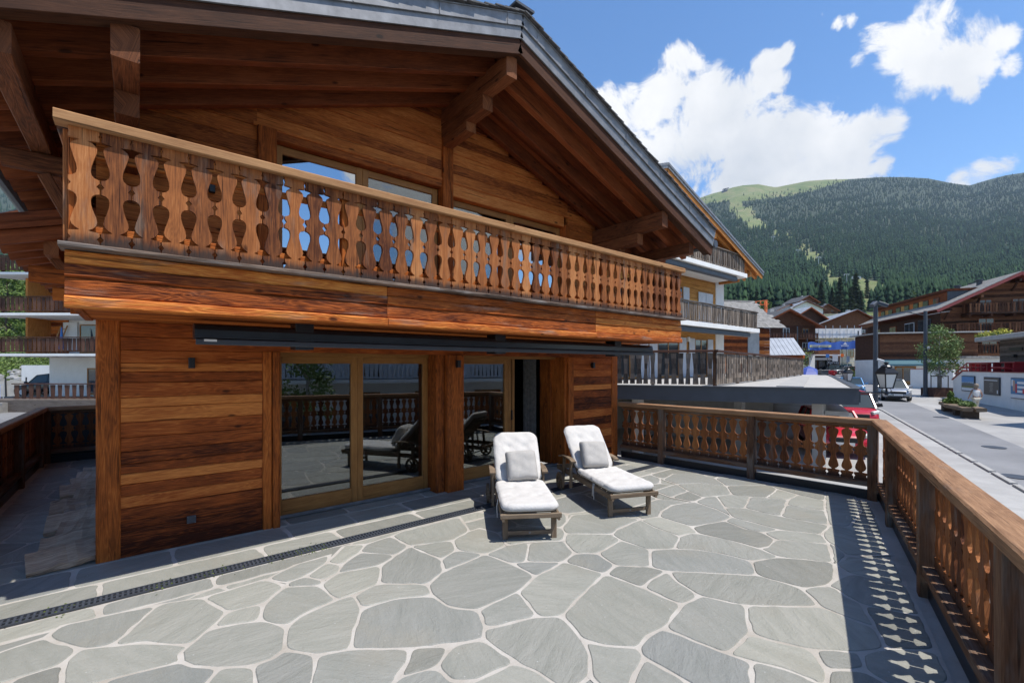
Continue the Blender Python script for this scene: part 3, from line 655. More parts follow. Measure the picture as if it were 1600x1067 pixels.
def boards(parent, A, B, z0, h, pitch, mat, th=.028, seed=0, hs=1.0):
    """row of separate cut-out boards from A to B"""
    A = Vector(A); B = Vector(B); d = B - A; ln = d.length; n = max(1, round(ln / pitch)); p = ln / n; ang = math.atan2(d.y, d.x); d.normalize()
    kinds = [board_mb(p, h, th, seed + k, hs=hs).build('baluster', mat, parent) for k in range(3)]
    used = [False] * 3; rn = random.Random(seed)
    for i in range(n):
        k = i % 3; o = kinds[k]
        if used[k]: o = kinds[k].copy(); COL.objects.link(o); o.parent = parent
        used[k] = True; q = A + d * (p * (i + .5)) + Vector((-d.y, d.x, 0)) * rn.uniform(-.002, .002); o.location = (q.x, q.y, z0); o.rotation_euler = (0, 0, ang)
    for k in range(3):
        if not used[k]: bpy.data.objects.remove(kinds[k])
# balcony railing: sill plank carries the boards and the handrail
mb = MB(); mb.timber((-.43, BY + .02, 2.752), (2.6, BY + .02, 2.752), .20, .036, (0, 0, 1), .008, segs=8, wob=.003); mb.timber((2.603, BY + .02, 2.752), (7.80, BY + .02, 2.752), .20, .036, (0, 0, 1), .008, segs=14, wob=.003)
br = hb(mb, 'balcony_railing', M['sill'])
boards(br, (-.39, BY + .01, 0), (7.755, BY + .01, 0), 2.77, .842, .1765, M['baluster'], .032, 3, .88)
hr = MB(); hr.timber((-.455, BY + .005, 3.652), (3.7, BY + .005, 3.652), .135, .078, (0, 0, 1), .01); hr.timber((3.702, BY + .005, 3.652), (7.79, BY + .005, 3.652), .135, .078, (0, 0, 1), .01); hr.build('handrail', M['handrail'], br)
ps = MB()
for x in (-.345, 1.6, 3.6, 5.6, 7.70): ps.timber((x, BY + .075, 2.77), (x, BY + .075, 3.612), .085, .09, (0, 1, 0), .006)
ps.timber((-.34, BY + .06, 3.46), (7.7, BY + .06, 3.46), .03, .06); ps.timber((-.34, BY + .06, 2.9), (7.7, BY + .06, 2.9), .03, .06); ps.build('railing_frame', M['post'], br)
for s_ in (-.405, 7.74):
    e_ = MB(); e_.timber((s_, BY + .14, 3.652), (s_, FY - .02, 3.652), .10, .078, (0, 0, 1), .01)
    for k in range(8): y = BY + .16 + .158 * k; e_.timber((s_, y, 2.77), (s_, y, 3.612), .145, .028, (1, 0, 0), .004)
    e_.build('side_railing', M['baluster'], br)
# ------------------------------------------------ roof
rf = empty('roof', (-3.69, -FY, 0), 0, house)
VY = 4.26; BK = 13.9; XE0, XE1 = -1.22, 8.46
sl = math.sqrt(1 + .367 ** 2); nx_ = .367 / sl; nz_ = 1 / sl
mb = MB()
y = VY + .06
while y < BK:          # boarding over the rafters
    w_ = rp.uniform(.15, .2)
    for xa, xb in ((XE0, RX), (XE1, RX)):
        up = Vector(((-1 if xa < RX else 1) * nx_, 0, nz_)); mb.timber((xa, y + w_ / 2, zb(xa) + .05), (xb, y + w_ / 2, zb(xb) + .05), w_ - .004, .03, up, .004, r=rp.random())
    y += w_
mb.build('boarding', M['roofwood'], rf)
for i in range(22):
    y = VY + .11 + .455 * i
    for sgn, xe in ((-1, XE0 + .04), (1, XE1 - .04)):
        if sgn > 0 and i > 9: continue
        mb = MB(); up = Vector((sgn * nx_, 0, nz_)); hh = .20
        mb.timber((xe, y, zb(xe) + .03 - hh / 2), (RX, y, zb(RX) + .03 - hh / 2), .10, hh, up, .006, segs=1)
        mb.build('rafter', M['roofwood' if i else 'barge'], rf)
for x, zt, tiers in ((-.07, None, 2), (3.58, None, 2), (6.98, None, 2), (7.95, None, 1), (-.72, None, 1)):
    top = zb(x) - .17; mb = MB()
    if tiers == 2:
        mb.timber((x, 4.36, top - .13), (x, 6.05 if x < 7.6 else BK, top - .13), .165, .26, (0, 0, 1), .008, segs=3, wob=.002)
        mb.timber((x, 4.86, top - .36), (x, 6.05, top - .36), .16, .19, (0, 0, 1), .008); mb.timber((x, 5.25, top - .52), (x, 6.02, top - .52), .155, .13, (0, 0, 1), .008)
    else:
        mb.timber((x, 4.42, top - .10), (x, BK - .3, top - .10), .15, .21, (0, 0, 1), .008)
    mb.build('purlin', M['purlin'], rf)
# metal verge in two steps, slates and ridge
for sgn, xe in ((-1, XE0), (1, XE1)):
    up = Vector((sgn * nx_, 0, nz_))
    mb = MB(); mb.timber((xe, VY, zb(xe) + .075), (RX, VY, zb(RX) + .075), .02, .15, up, .002); mb.timber((xe, VY - .022, zb(xe) + .205), (RX, VY - .022, zb(RX) + .205), .02, .13, up, .002)
    mb.timber((xe, VY - .01, zb(xe) + .277), (RX, VY - .01, zb(RX) + .277), .07, .012, up, .001)
    for t in [k * .19 for k in range(1, 6)]:
        x = xe + (RX - xe) * t; mb.timber((x, VY - .036, zb(x) + .14), (x, VY - .036, zb(x) + .275), .01, .006, (0, 1, 0), 0)
    mb.build('verge_fascia', M['zinc'], rf)
    mb = MB(); mb.timber((xe, VY + .035, zb(xe) - .055), (RX, VY + .035, zb(RX) - .055), .04, .24, up, .004); mb.build('barge_board', M['barge'], rf)
    mb = MB(); n = int(abs(RX - xe) * sl / .16)
    for k in range(n):
        t0 = k / n; t1 = (k + 1.35) / n; xa = xe + (RX - xe) * t0; xb = xe + (RX - xe) * min(1, t1)
        mb.timber((xa, (VY + BK) / 2 - .03, zb(xa) + .315), (xb, (VY + BK) / 2 - .03, zb(xb) + .292), BK - VY + .1 + rp.uniform(-.02, .02), .014, up, 0)
    mb.build('slates', M['slate'], rf)
mb = MB()
for k in range(18): mb.timber((RX, VY - .08 + k * .5, zb(RX) + .345), (RX, VY + .46 + k * .5, zb(RX) + .36), .30, .03, (0, 0, 1), .008)
mb.build('ridge_cap', M['steel'], rf)
for xe, z_ in ((XE0 - .07, zb(XE0) + .06), (XE1 + .07, zb(XE1) + .06)):
    mb = MB(); mb.tube([(xe, VY - .02, z_), (xe, BK, z_)], .075, 10); mb.build('gutter', M['steel'], rf)
# struts and brackets carrying the left eave
for i, y in enumerate((6.3, 8.6, 10.9, 13.0)):
    mb = MB(); mb.timber((-.25, y, 2.75), (-.70, y, zb(-.72) - .58), .10, .12, (0, 1, 0), .008); mb.build('eave_strut', M['purlin'], rf)
    mb = MB(); mb.timber((-.25, y, zb(-.72) - .47), (-.98, y, zb(-.72) - .47), .13, .17, (0, 0, 1), .02); mb.build('eave_bracket', M['purlin'], rf)
# lower rear wing: its eave shows under the main one on the left
rw = empty('rear_wing_roof', (-3.69, -FY, 0), 0, house); zr = lambda x: 3.38 + .30 * (x + 1.3)
mb = MB(); mb.timber((-1.34, 7.56, zr(-1.34) + .10), (-.3, 7.56, zr(-.3) + .10), .02, .17, (0, 0, 1), .002); mb.build('verge_fascia', M['roofwood'], rw)
mb = MB()
for k in range(26): y = 7.6 + .23 * k; mb.timber((-1.33, y + .11, zr(-1.33) + .04), (-.3, y + .11, zr(-.3) + .04), .226, .03, (0, 0, 1), .003)
mb.timber((-1.33, 10.6, zr(-1.33) + .085), (-.3, 10.6, zr(-.3) + .085), 6.1, .03, (0, 0, 1), .003)
mb.build('boarding', M['roofwood'], rw)
for k in range(13):
    y = 7.66 + .47 * k; mb = MB(); mb.timber((-1.28, y, zr(-1.28) - .06), (-.3, y, zr(-.3) - .06), .10, .15, (0, 0, 1), .006); mb.build('rafter', M['roofwood'], rw)
mb = MB(); mb.timber((-.80, 7.7, zr(-.8) - .22), (-.80, 13.4, zr(-.8) - .22), .13, .17, (0, 0, 1), .008); mb.build('purlin', M['purlin'], rw)
for y in (8.0, 10.0, 12.4):
    mb = MB(); mb.timber((-.27, y, 2.35), (-.80, y, zr(-.8) - .3), .10, .12, (0, 1, 0), .008); mb.build('eave_strut', M['purlin'], rw)
    mb = MB(); mb.timber((-.27, y, 3.02), (-1.02, y, 3.02), .13, .2, (0, 0, 1), .03); mb.build('eave_bracket', M['post'], rw)

# ------------------------------------------------ awning cassette under the balcony
aw = empty('awning', (4.0, 5.15, 2.2)); tag(aw, 'long rolled up black awning cassette mounted under the balcony above the doors', 'awning')
def at_(o, p): o.location = tuple(-c for c in p); return o
mb = MB(); X0, X1 = .40, 7.66
prof = [(-.105, .035), (-.09, .075), (-.04, .092), (.04, .092), (.085, .07), (.10, .02), (.09, -.03), (.05, -.052), (-.08, -.052), (-.105, -.03)]
for i in range(len(prof)):
    a, b = prof[i], prof[(i + 1) % len(prof)]; mb.poly([(X0, 5.15 + a[0], 2.2 + a[1]), (X1, 5.15 + a[0], 2.2 + a[1]), (X1, 5.15 + b[0], 2.2 + b[1]), (X0, 5.15 + b[0], 2.2 + b[1])][::-1])
mb.poly([(X0, 5.15 + a, 2.2 + b) for a, b in prof]); mb.poly([(X1, 5.15 + a, 2.2 + b) for a, b in prof][::-1])
M['awning'] = plain('black_lacquered_metal', (0.018, 0.019, 0.023), 0.28, 0.25, .2, 8, spec=.6)
at_(mb.build('cassette', M['awning'], aw), (4.0, 5.15, 2.2))
mb = MB(); mb.box(X0 + .01, X1 - .01, 5.03, 5.07, 2.095, 2.15, .01); mb.box(X0, X1, 5.035, 5.046, 2.16, 2.166, 0); at_(mb.build('front_bar', M['steel'], aw), (4.0, 5.15, 2.2))
for x in (1.35, 3.95, 6.6):
    mb = MB(); mb.box(x - .09, x + .09, 5.05, 5.27, 2.07, 2.338, .006); at_(mb.build('bracket', M['metal_dark'], aw), (4.0, 5.15, 2.2))
mb = MB(); mb.box(.47, .57, 5.026, 5.031, 2.125, 2.145, 0); at_(mb.build('sticker', M['white'], aw), (4.0, 5.15, 2.2))
# ------------------------------------------------ wall lights and socket
def wall_light(x, z, label, y=FY):
    t = empty('wall_light', (x, y, z)); tag(t, label, 'wall light', 'small black wall lights on the chalet')
    mb = MB(); mb.box(-.028, .028, -.085, -.02, -.055, .055, .006); mb.build('lamp_body', M['black'], t)
    mb = MB(); mb.box(-.02, .02, -.022, .002, -.03, .03, .003); mb.build('mounting_plate', M['black'], t)
wall_light(.44, 1.93, 'small black wall light left of the doors, below the left end of the awning')
wall_light(3.73, 1.93, 'small black wall light high on the thick post between the two glazed doors', FY - .06)
wall_light(6.88, 1.91, 'small black wall light on the reddish wall above the right lounger')
wall_light(.62, 3.83, 'small black wall light on the upper wall, above the left part of the balcony railing')
wall_light(6.72, 3.72, 'small black wall light on the upper wall, under the right roof slope')
t = empty('outdoor_socket', (.44, FY - .012, .27)); tag(t, 'square dark socket cover low on the plank wall', 'socket')
mb = MB(); mb.box(-.04, .04, -.015, .0, -.04, .04, .008); mb.build('cover', M['steel'], t)
mb = MB()
for a in (-1, 1):
    for b in (-1, 1): mb.tube([(a * .032, -.018, b * .032), (a * .032, -.012, b * .032)], .004, 6)
mb.build('screws', M['zinc'], t)
# ------------------------------------------------ loose weathered planks by the side wall
rk = random.Random(21)
for k in range(11):
    y = 6.10 + .39 * k + rk.uniform(-.04, .04); o = MB(); L_ = .44 + rk.uniform(-.10, .10); wd = rk.uniform(.27, .37)
    o.timber((-L_ / 2, 0, 0), (L_ / 2, 0, 0), wd, .045 + rk.random() * .025, (0, 0, 1), .01, segs=7, wob=.012)
    q = o.build('loose_plank', M['greyplank']); q.location = (-.36 - L_ / 2 + .04, y, .085 + .008 * k); q.rotation_euler = (R(17), R(rk.uniform(-6, 6)), R(rk.uniform(-8, 12)))
    tag(q, 'short weathered grey plank in the row leaning along the shaded side wall' if 0 < k < 10 else ('nearest weathered plank of the row, its rough end sticking out past the corner post' if k == 0 else 'farthest weathered plank of the row along the side wall'), 'plank', 'short weathered planks along the side wall')
# ================================================================== TERRACE RAILINGS
def railing(name, A, B, z0, ztop, label, posts, capw=.18, boardmat='rail', side=1, seed=0, pitch=.168, ledge=True, cap='railcap', postmat='railpost', gap=.27, plinth=True):
    """posts: distances along A->B. side=+1 puts the posts' inner faces to the left of A->B"""
    A = Vector(A); B = Vector(B); d = B - A; ln = d.length; ang = math.atan2(d.y, d.x)
    t = empty(name, A, ang); tag(t, label, 'railing')
    mb = MB(); mb.timber((-.02, 0, ztop - .04), (ln + .02, 0, ztop - .04), capw, .08, (0, 0, 1), .012, segs=max(2, int(ln / .8)), wob=.0015); mb.build('handrail', M[cap], t)
    mb = MB(); mb.timber((0, -side * .02, ztop - .105), (ln, -side * .02, ztop - .105), .05, .05, (0, 0, 1), .006)
    mb.build('top_rail', M[postmat], t)
    mb = MB(); mb.timber((0, -side * .005, gap - .045), (ln, -side * .005, gap - .045), .085, .075, (0, 0, 1), .006, segs=max(2, int(ln / .8)), wob=.0015); mb.build('bottom_rail', M[postmat], t)
    ps = sorted(posts)
    for x in ps:
        mb = MB(); mb.timber((x, -side * .005, z0), (x, -side * .005, ztop - .08), .115, .12, (0, 1, 0), .008, segs=4, wob=.0015); mb.build('post', M[postmat], t)
    xs = [0] + ps + [ln]; 
    for i in range(len(xs) - 1):
        a = xs[i] + (.065 if i else .0); b = xs[i + 1] - (.065 if i < len(xs) - 2 else 0)
        if b - a > .15: boards(t, (a, -side * .05, 0), (b, -side * .05, 0), gap - .01, ztop - .082 - gap + .01, pitch, M[boardmat], .026, seed + 17 * i, .98)
    if plinth:
        mb = MB(); mb.box(0, ln, -.03 - side * .03, .03 - side * .03, z0 - .02, .13, .004); mb.build('plinth', M['metal_dark'], t)
    return t
RT = 1.145
RA0 = Vector((7.80, 5.9, 0)); RA1 = CORN + NR * .06
la = (RA1 - RA0).length
railing('terrace_railing', RA0, RA1, 0, RT, 'brown terrace railing with vase shaped cut-outs running from the chalet corner to the street', [.92, 2.56, la - .07], side=-1, seed=100)
endR = Vector((XL, on_r(XL), 0)); lr = (endR - CORN).length
pr = [1.19 + 1.95 * k for k in range(5)]
railing('terrace_railing', CORN + NR * .06, endR + NR * .06, 0, RT, 'terrace railing along the street with a broad sunlit handrail, nearest the viewer', pr, side=-1, seed=300)
lyy = 12.6
railing('terrace_railing', endR, (XL, lyy, 0), 0, 1.10, 'dark shaded terrace railing along the left edge of the terrace', [1.9 * k + .1 for k in range(1, 8)], side=-1, seed=500, capw=.14)
railing('terrace_railing', (XL, lyy, 0), (-.2, lyy, 0), 0, 1.10, 'short dark terrace railing closing the passage behind the side wall', [.05, 1.15], side=-1, seed=700, capw=.14)
t = bpy.data.objects['terrace_railing.003']; mb = MB(); mb.box(0, 1.2, .05, .065, .02, 1.0, .002); mb.build('shade_sheet', M['metal_dark'], t)  # added dark sheet, stands in for the shade behind the cut-outs
t = bpy.data.objects['terrace_railing.002']; mb = MB(); mb.box(9.5, 14.0, .05, .065, .02, 1.0, .002); mb.build('shade_sheet', M['metal_dark'], t)  # same added sheet along the left edge, darkens the gaps like shade

# ================================================================== LOUNGERS
M['cushion'] = plain('off_white_cotton', (0.56, 0.54, 0.51), 0.95, 0, .07, 6, .5, 40, dirt=.08)
M['pillow'] = plain('linen_pillow', (0.43, 0.41, 0.38), 0.95, 0, .06, 9, .5, 300)
def cushion_mesh(w, l, t, segx=30, segy=48, tufts=(), puff=.35, rnd_=.12, seed=0, wr=.0022):
    """soft pad lying in the XY plane, centre at origin, thickness t"""
    rn = random.Random(seed); ph = [rn.uniform(0, 6.28) for _ in range(6)]; mb = MB()
    def pt(i, j, s_):
        u = -1 + 2 * i / segx; v = -1 + 2 * j / segy
        su = math.copysign(abs(u) ** .8, u); sv = math.copysign(abs(v) ** .9, v)
        x = su * w / 2; y = sv * l / 2
        dx = max(0, abs(x) - (w / 2 - rnd_)); dy = max(0, abs(y) - (l / 2 - rnd_))
        if dx > 0 and dy > 0:
            dd = max(dx, dy) / max(1e-6, math.hypot(dx, dy)); x = math.copysign(w / 2 - rnd_ + dx * dd, x); y = math.copysign(l / 2 - rnd_ + dy * dd, y)
        e = min(w / 2 - abs(su * w / 2), l / 2 - abs(sv * l / 2)); edge = min(1, max(0, e) / .045); hgt = t / 2 * math.sqrt(max(0, 1 - (1 - edge) ** 2)) if e > 0 else 0
        hgt = hgt * (1 - puff) + puff * t / 2 * (max(0, 1 - u ** 4) * max(0, 1 - v ** 6)) ** .5 * 1.25 if e > 0 else 0
        if s_ > 0:
            for (tx, ty) in tufts:
                r2 = ((x - tx) ** 2 + (y - ty) ** 2); hgt -= .014 * math.exp(-r2 / .0012) + .006 * math.exp(-r2 / .010)
            hgt += edge * wr * 1.5 * (.5 * math.sin(x * 70 + 4 * math.sin(y * 13 + ph[4])) * math.sin(y * 8 + ph[5]) + math.sin(x * 31 + ph[0] + 2 * math.sin(y * 9 + ph[1])) * math.sin(y * 17 + ph[2]) + .6 * math.sin(y * 43 + ph[3] + 3 * math.sin(x * 11)))
        return (x, y, s_ * hgt)
    for s_ in (1, -1):
        for i in range(segx):
            for j in range(segy):
                q = [pt(i, j, s_), pt(i + 1, j, s_), pt(i + 1, j + 1, s_), pt(i, j + 1, s_)]
                mb.poly(q if s_ > 0 else q[::-1], None, .5)
    return mb
def lounger(label, hinge, foot, flip=1, seed=0):
    """axis from hinge (head side) to foot, both on the floor"""
    h = Vector(hinge); f = Vector(foot); d = (f - h); ang = math.atan2(d.y, d.x); SL = 1.10
    t = empty('sun_lounger', h, ang); tag(t, label, 'sun lounger', 'teak loungers on the terrace')
    W_ = .60; zf = .285
    mb = MB()
    for s_ in (-1, 1): mb.timber((-.72, s_ * W_ / 2, zf), (SL + .03, s_ * W_ / 2, zf), .03, .075, (0, 0, 1), .006)
    mb.timber((SL + .015, -W_ / 2 - .03, zf + .015), (SL + .015, W_ / 2 + .03, zf + .015), .035, .05, (0, 0, 1), .006); mb.timber((-.70, -W_ / 2, zf), (-.70, W_ / 2, zf), .03, .07)
    mb.build('frame', M['teak'], t)
    mb = MB()
    for k in range(15): x = .03 + k * .073; mb.timber((x, -W_ / 2 + .01, zf + .045), (x, W_ / 2 - .01, zf + .045), .055, .016, (0, 0, 1), .003)
    mb.build('slats', M['teak'], t)
    for s_ in (-1, 1):
        mb = MB(); mb.timber((SL - .10, s_ * (W_ / 2 - .032), 0), (SL - .10, s_ * (W_ / 2 - .032), zf + .03), .035, .06, (0, 1, 0), .005); mb.build('leg', M['teak'], t)
        mb = MB(); mb.timber((-.10, s_ * (W_ / 2 + .034), .05 if s_ * flip < 0 else .1), (-.10, s_ * (W_ / 2 + .034), .52), .05, .035, (0, 1, 0), .005); mb.timber((-.42, s_ * (W_ / 2 + .034), .06), (-.36, s_ * (W_ / 2 + .034), .50), .05, .035, (0, 1, 0), .005)
        mb.build('arm_post', M['teak'], t)
        mb = MB(); pts = [(-.50, .50), (-.40, .525), (-.2, .535), (-.05, .525), (.03, .50)]
        for i in range(4): mb.timber((pts[i][0], s_ * (W_ / 2 + .045), pts[i][1]), (pts[i + 1][0], s_ * (W_ / 2 + .045), pts[i + 1][1]), .065 + .012 * (i > 1), .025, (0, 0, 1), .008)
        mb.build('armrest', M['teak'], t)
        wh = MB(); c = Vector((-.40, s_ * (W_ / 2 + .085), .135)); n = 20
        for i in range(n):
            a0 = 6.28319 * i / n; a1 = 6.28319 * (i + 1) / n
            for (r0, r1) in ((.10, .135),):
                p = lambda r_, a, yy: (c.x + r_ * math.cos(a), c.y + yy, c.z + r_ * math.sin(a))
                wh.poly([p(r0, a0, .018), p(r1, a0, .018), p(r1, a1, .018), p(r0, a1, .018)]); wh.poly([p(r1, a0, -.018), p(r0, a0, -.018), p(r0, a1, -.018), p(r1, a1, -.018)])
                wh.poly([p(r1, a0, .018), p(r1, a0, -.018), p(r1, a1, -.018), p(r1, a1, .018)]); wh.poly([p(r0, a1, .018), p(r0, a1, -.018), p(r0, a0, -.018), p(r0, a0, .018)])
        for k in range(3): a = k * 1.047; wh.timber((c.x - .115 * math.cos(a), c.y, c.z - .115 * math.sin(a)), (c.x + .115 * math.cos(a), c.y, c.z + .115 * math.sin(a)), .022, .03, (0, 1, 0), .003)
        wh.tube([(c.x, c.y - .03, c.z), (c.x, c.y + .03, c.z)], .025, 8); wh.build('wheel', M['teak'], t)
    mb = MB(); mb.timber((SL - .10, -W_ / 2 + .05, .085), (SL - .10, W_ / 2 - .05, .085), .03, .045, (0, 0, 1), .004); mb.build('crossbar', M['teak'], t)
    mb = MB(); mb.tube([(SL - .083, 0, .085), (SL - .08, 0, .085)], .012, 12); mb.build('badge', M['zinc'], t)
    mb = MB(); mb.tube([(-.40, -W_ / 2 - .08, .135), (-.40, W_ / 2 + .08, .135)], .012, 8); mb.build('axle', M['metal_dark'], t)
    # backrest
    BA = R(46); BL_ = .74
    bt = MB(); ux, uz = -math.cos(BA), math.sin(BA)
    for s_ in (-1, 1): bt.timber((0, s_ * (W_ / 2 - .05), zf + .03), (BL_ * ux, s_ * (W_ / 2 - .05), zf + .03 + BL_ * uz), .03, .045, (0, 1, 0), .005)
    for k in range(10): q = .06 + k * .072; bt.timber((q * ux, -W_ / 2 + .05, zf + .035 + q * uz), (q * ux, W_ / 2 - .05, zf + .035 + q * uz), .05, .016, (math.sin(BA), 0, math.cos(BA)), .003)
    bt.timber((-.45, 0, zf - .02), (.55 * ux, 0, zf + .55 * uz), .03, .03)
    bt.build('backrest', M['teak'], t)
    mt = cushion_mesh(.64, SL + .03, .085, tufts=[(sx, sy) for sx in (-.12, .12) for sy in (-.18, .2)], seed=seed, puff=.2).build('seat_cushion', M['cushion'], t, smooth=True)
    mt.rotation_euler = (0, 0, R(90)); mt.location = ((SL) / 2 + .02, 0, zf + .095)
    bc = cushion_mesh(.62, .80, .085, segy=34, tufts=[(-.11, .14), (.11, .14)], puff=.5, seed=seed + 5, wr=.003).build('back_cushion', M['cushion'], t, smooth=True)
    mid = Vector((.40 * ux + .055 * math.sin(BA), 0, zf + .055 + .40 * uz + .055 * math.cos(BA)))
    # local y of the pad runs up the backrest
    X_ = Vector((0, 1, 0)); Y_ = Vector((ux, 0, uz)); Z_ = X_.cross(Y_)
    if Z_.z < 0: X_ = -X_; Z_ = X_.cross(Y_)
    bc.matrix_local = Matrix((( X_.x, Y_.x, Z_.x, mid.x), (X_.y, Y_.y, Z_.y, mid.y), (X_.z, Y_.z, Z_.z, mid.z), (0, 0, 0, 1)))
    # scatter pillow
    pw = cushion_mesh(.40, .40, .15, 20, 20, (), puff=.95, rnd_=.03, seed=seed + 9, wr=.003).build('pillow', M['pillow'], None, smooth=True)
    PA = R(58); ux2, uz2 = -math.cos(PA), math.sin(PA); Y2 = Vector((ux2, 0, uz2)); X2 = X_; Z2 = X2.cross(Y2); mid2 = Vector((.02, .03 * flip, zf + .135 + .20 * uz2)) + Z2 * .02
    pw.matrix_world = Matrix.Translation(h) @ Matrix.Rotation(ang, 4, 'Z') @ (Matrix(((X2.x, Y2.x, Z2.x, mid2.x), (X2.y, Y2.y, Z2.y, mid2.y), (X2.z, Y2.z, Z2.z, mid2.z), (0, 0, 0, 1))) @ Matrix.Rotation(R(3 * flip), 4, 'Z'))
    tag(pw, 'square beige pillow leaning on the backrest of the ' + ('left' if seed == 1 else 'right') + ' sun lounger', 'pillow', 'beige pillows on the loungers')
    tie = MB()
    for k in range(2): tie.tube([(.62 + .03 * k, -(W_ / 2 + .02), zf + .06), (.63 + .03 * k, -(W_ / 2 + .035), zf - .02), (.61 + .05 * k, -(W_ / 2 + .03), zf - .11 - .03 * k)], .005, 5)
    tie.build('cushion_tie', M['cushion'], t)
    return t
lounger('left teak sun lounger with white cushion, in front of the open doorway', cp(.09, 5.97), cp(.205, 4.86), 1, 1)
lounger('right teak sun lounger with white cushion, turned slightly, in front of the reddish wall', cp(1.22, 6.72), cp(1.53, 5.60), -1, 2)
# ================================================================== SURROUNDINGS
import numpy as np
A0 = math.atan2(RGT.y, RGT.x)
nr = np.random.RandomState(4)
def np_mesh(name, V, F, mat, parent=None, rnd=None, smooth=False, kind=None):
    """V (n,3), F (m,k) arrays"""
    me = bpy.data.meshes.new(name); k = F.shape[1]
    me.vertices.add(len(V)); me.vertices.foreach_set('co', V.astype(np.float32).ravel())
    me.loops.add(F.size); me.loops.foreach_set('vertex_index', F.astype(np.int32).ravel())
    me.polygons.add(len(F)); me.polygons.foreach_set('loop_start', np.arange(0, F.size, k, dtype=np.int32)); me.polygons.foreach_set('loop_total', np.full(len(F), k, dtype=np.int32))
    if rnd is not None: at = me.attributes.new('rnd', 'FLOAT', 'FACE'); at.data.foreach_set('value', rnd.astype(np.float32))
    if smooth: me.polygons.foreach_set('use_smooth', np.ones(len(F), dtype=bool))
    me.update(calc_edges=True); me.validate(); me.materials.append(mat)
    o = bpy.data.objects.new(name, me); COL.objects.link(o)
    if parent is not None: o.parent = parent
    return o
# ---------------------------------------------- ground, road, hills
def interp(x, T):
    if x <= T[0][0]: return T[0][1]
    for (a, b), (c, d) in zip(T, T[1:]):
        if x <= c: return b + (d - b) * (x - a) / (c - a)
    return T[-1][1]
SKY = [(-1200, 330), (-300, 300), (0, 286), (60, 300), (300, 330), (1000, 330), (1095, 309), (1112, 303), (1128, 299), (1145, 293), (1160, 290), (1185, 288), (1200, 291), (1212, 293), (1232, 289), (1262, 283), (1290, 281), (1330, 280), (1375, 277), (1415, 277), (1450, 279), (1490, 287), (1515, 290), (1545, 281), (1572, 274), (1600, 270), (1700, 250), (1900, 235), (2400, 240)]
def hill_y(x, D):
    """screen height of the hill side, seen from the terrace, as real height = EYE + (571.5-y)/711*D"""
    s = interp(x, SKY)
    if x < 500:      # the left hill starts close behind the apartment house
        y0 = 571.5 + (EYE + .45) * 711 / 44.0
        if D < 100: return y0 + (505 - y0) * (D - 44) / 56
        if D < 400: return 505 + (430 - 505) * (D - 100) / 300
        return 430 + (s - 430) * min(1, (D - 400) / 1700) ** .8
    y95 = 571.5 + (EYE - .678) * 711 / 95
    if D < 260: return y95 + (500 - y95) * ((D - 95) / 165.0) ** .9
    return 500 + (s - 500) * min(1.0, (D - 260) / 2440.0) ** .72
def hz(x, D):
    n = D * .0035 * (math.sin(x * .021 + D * .009) + .6 * math.sin(x * .05 - D * .021)) if D > 300 else 0
    if D > 2400: n *= max(0, (2700 - D) / 300)
    return EYE + (571.5 - hill_y(x, D)) / 711.1 * D + n
def ground_mat():
    m, n_, l_, b = newmat('plaza_paving', 0.85); k = NB(m); p = k.geo()
    c = k.ramp(k.noise(p, .35, 7, .65), [(.3, (.27, .262, .25)), (.5, (.34, .33, .315)), (.7, (.42, .41, .39))])
    cell = k.vor(p, 2.2, 'F1', 1.0, 'Color'); cs_ = k.sep(cell)[0]; c = k.mix(k.math('MULTIPLY', cs_, 0.22), c, (.20, .195, .185))
    l_.new(c, b.inputs['Base Color']); l_.new(k.bump(k.noise(p, 25, 5, .7), .4, .01), b.inputs['Normal']); return m
def asphalt_mat():
    m, n_, l_, b = newmat('worn_asphalt', 0.8); k = NB(m); p = k.geo()
    c = k.ramp(k.noise(p, .4, 8, .7), [(.3, (.14, .14, .145)), (.5, (.19, .19, .195)), (.7, (.235, .235, .24))])
    c = k.mix(k.map(k.noise(p, 90, 2, .7), .4, .7, 0, .4), c, (.24, .24, .235)); l_.new(c, b.inputs['Base Color'])
    l_.new(k.bump(k.noise(p, 120, 3, .7), .4, .006), b.inputs['Normal']); return m
def hill_mat():
    m, n_, l_, b = newmat('alpine_grass', 0.95); k = NB(m); p = k.geo()
    c = k.ramp(k.noise(p, .012, 8, .65), [(.3, (.09, .14, .03)), (.5, (.16, .185, .06)), (.66, (.23, .21, .095)), (.8, (.24, .22, .15))])
    c = k.mix(k.attr(), c, k.ramp(k.noise(p, .05, 6, .7), [(.35, (.022, .036, .018)), (.7, (.05, .07, .03))]))
    l_.new(c, b.inputs['Base Color']); l_.new(k.bump(k.noise(p, .15, 8, .7), 1.0, 3.0), b.inputs['Normal']); return m
M['plaza'] = ground_mat(); M['asphalt'] = asphalt_mat(); M['hillg'] = hill_mat()
gX = np.linspace(-120, 200, 33); gD = np.array([-900, -300, -60, -30, 0, 20, 40, 60, 80, 95.5])
V = []; 
for D in gD:
    for X in gX:
        q = cp(float(X) * (1 if abs(D) < 100 else 5), float(D)); V.append((q.x, q.y, -1.45 + .0224 * max(-60, min(D, 95))))
F = [[i * 33 + j, i * 33 + j + 1, (i + 1) * 33 + j + 1, (i + 1) * 33 + j] for i in range(len(gD) - 1) for j in range(32)]
g = np_mesh('ground', np.array(V), np.array(F), M['plaza']); struct(g)
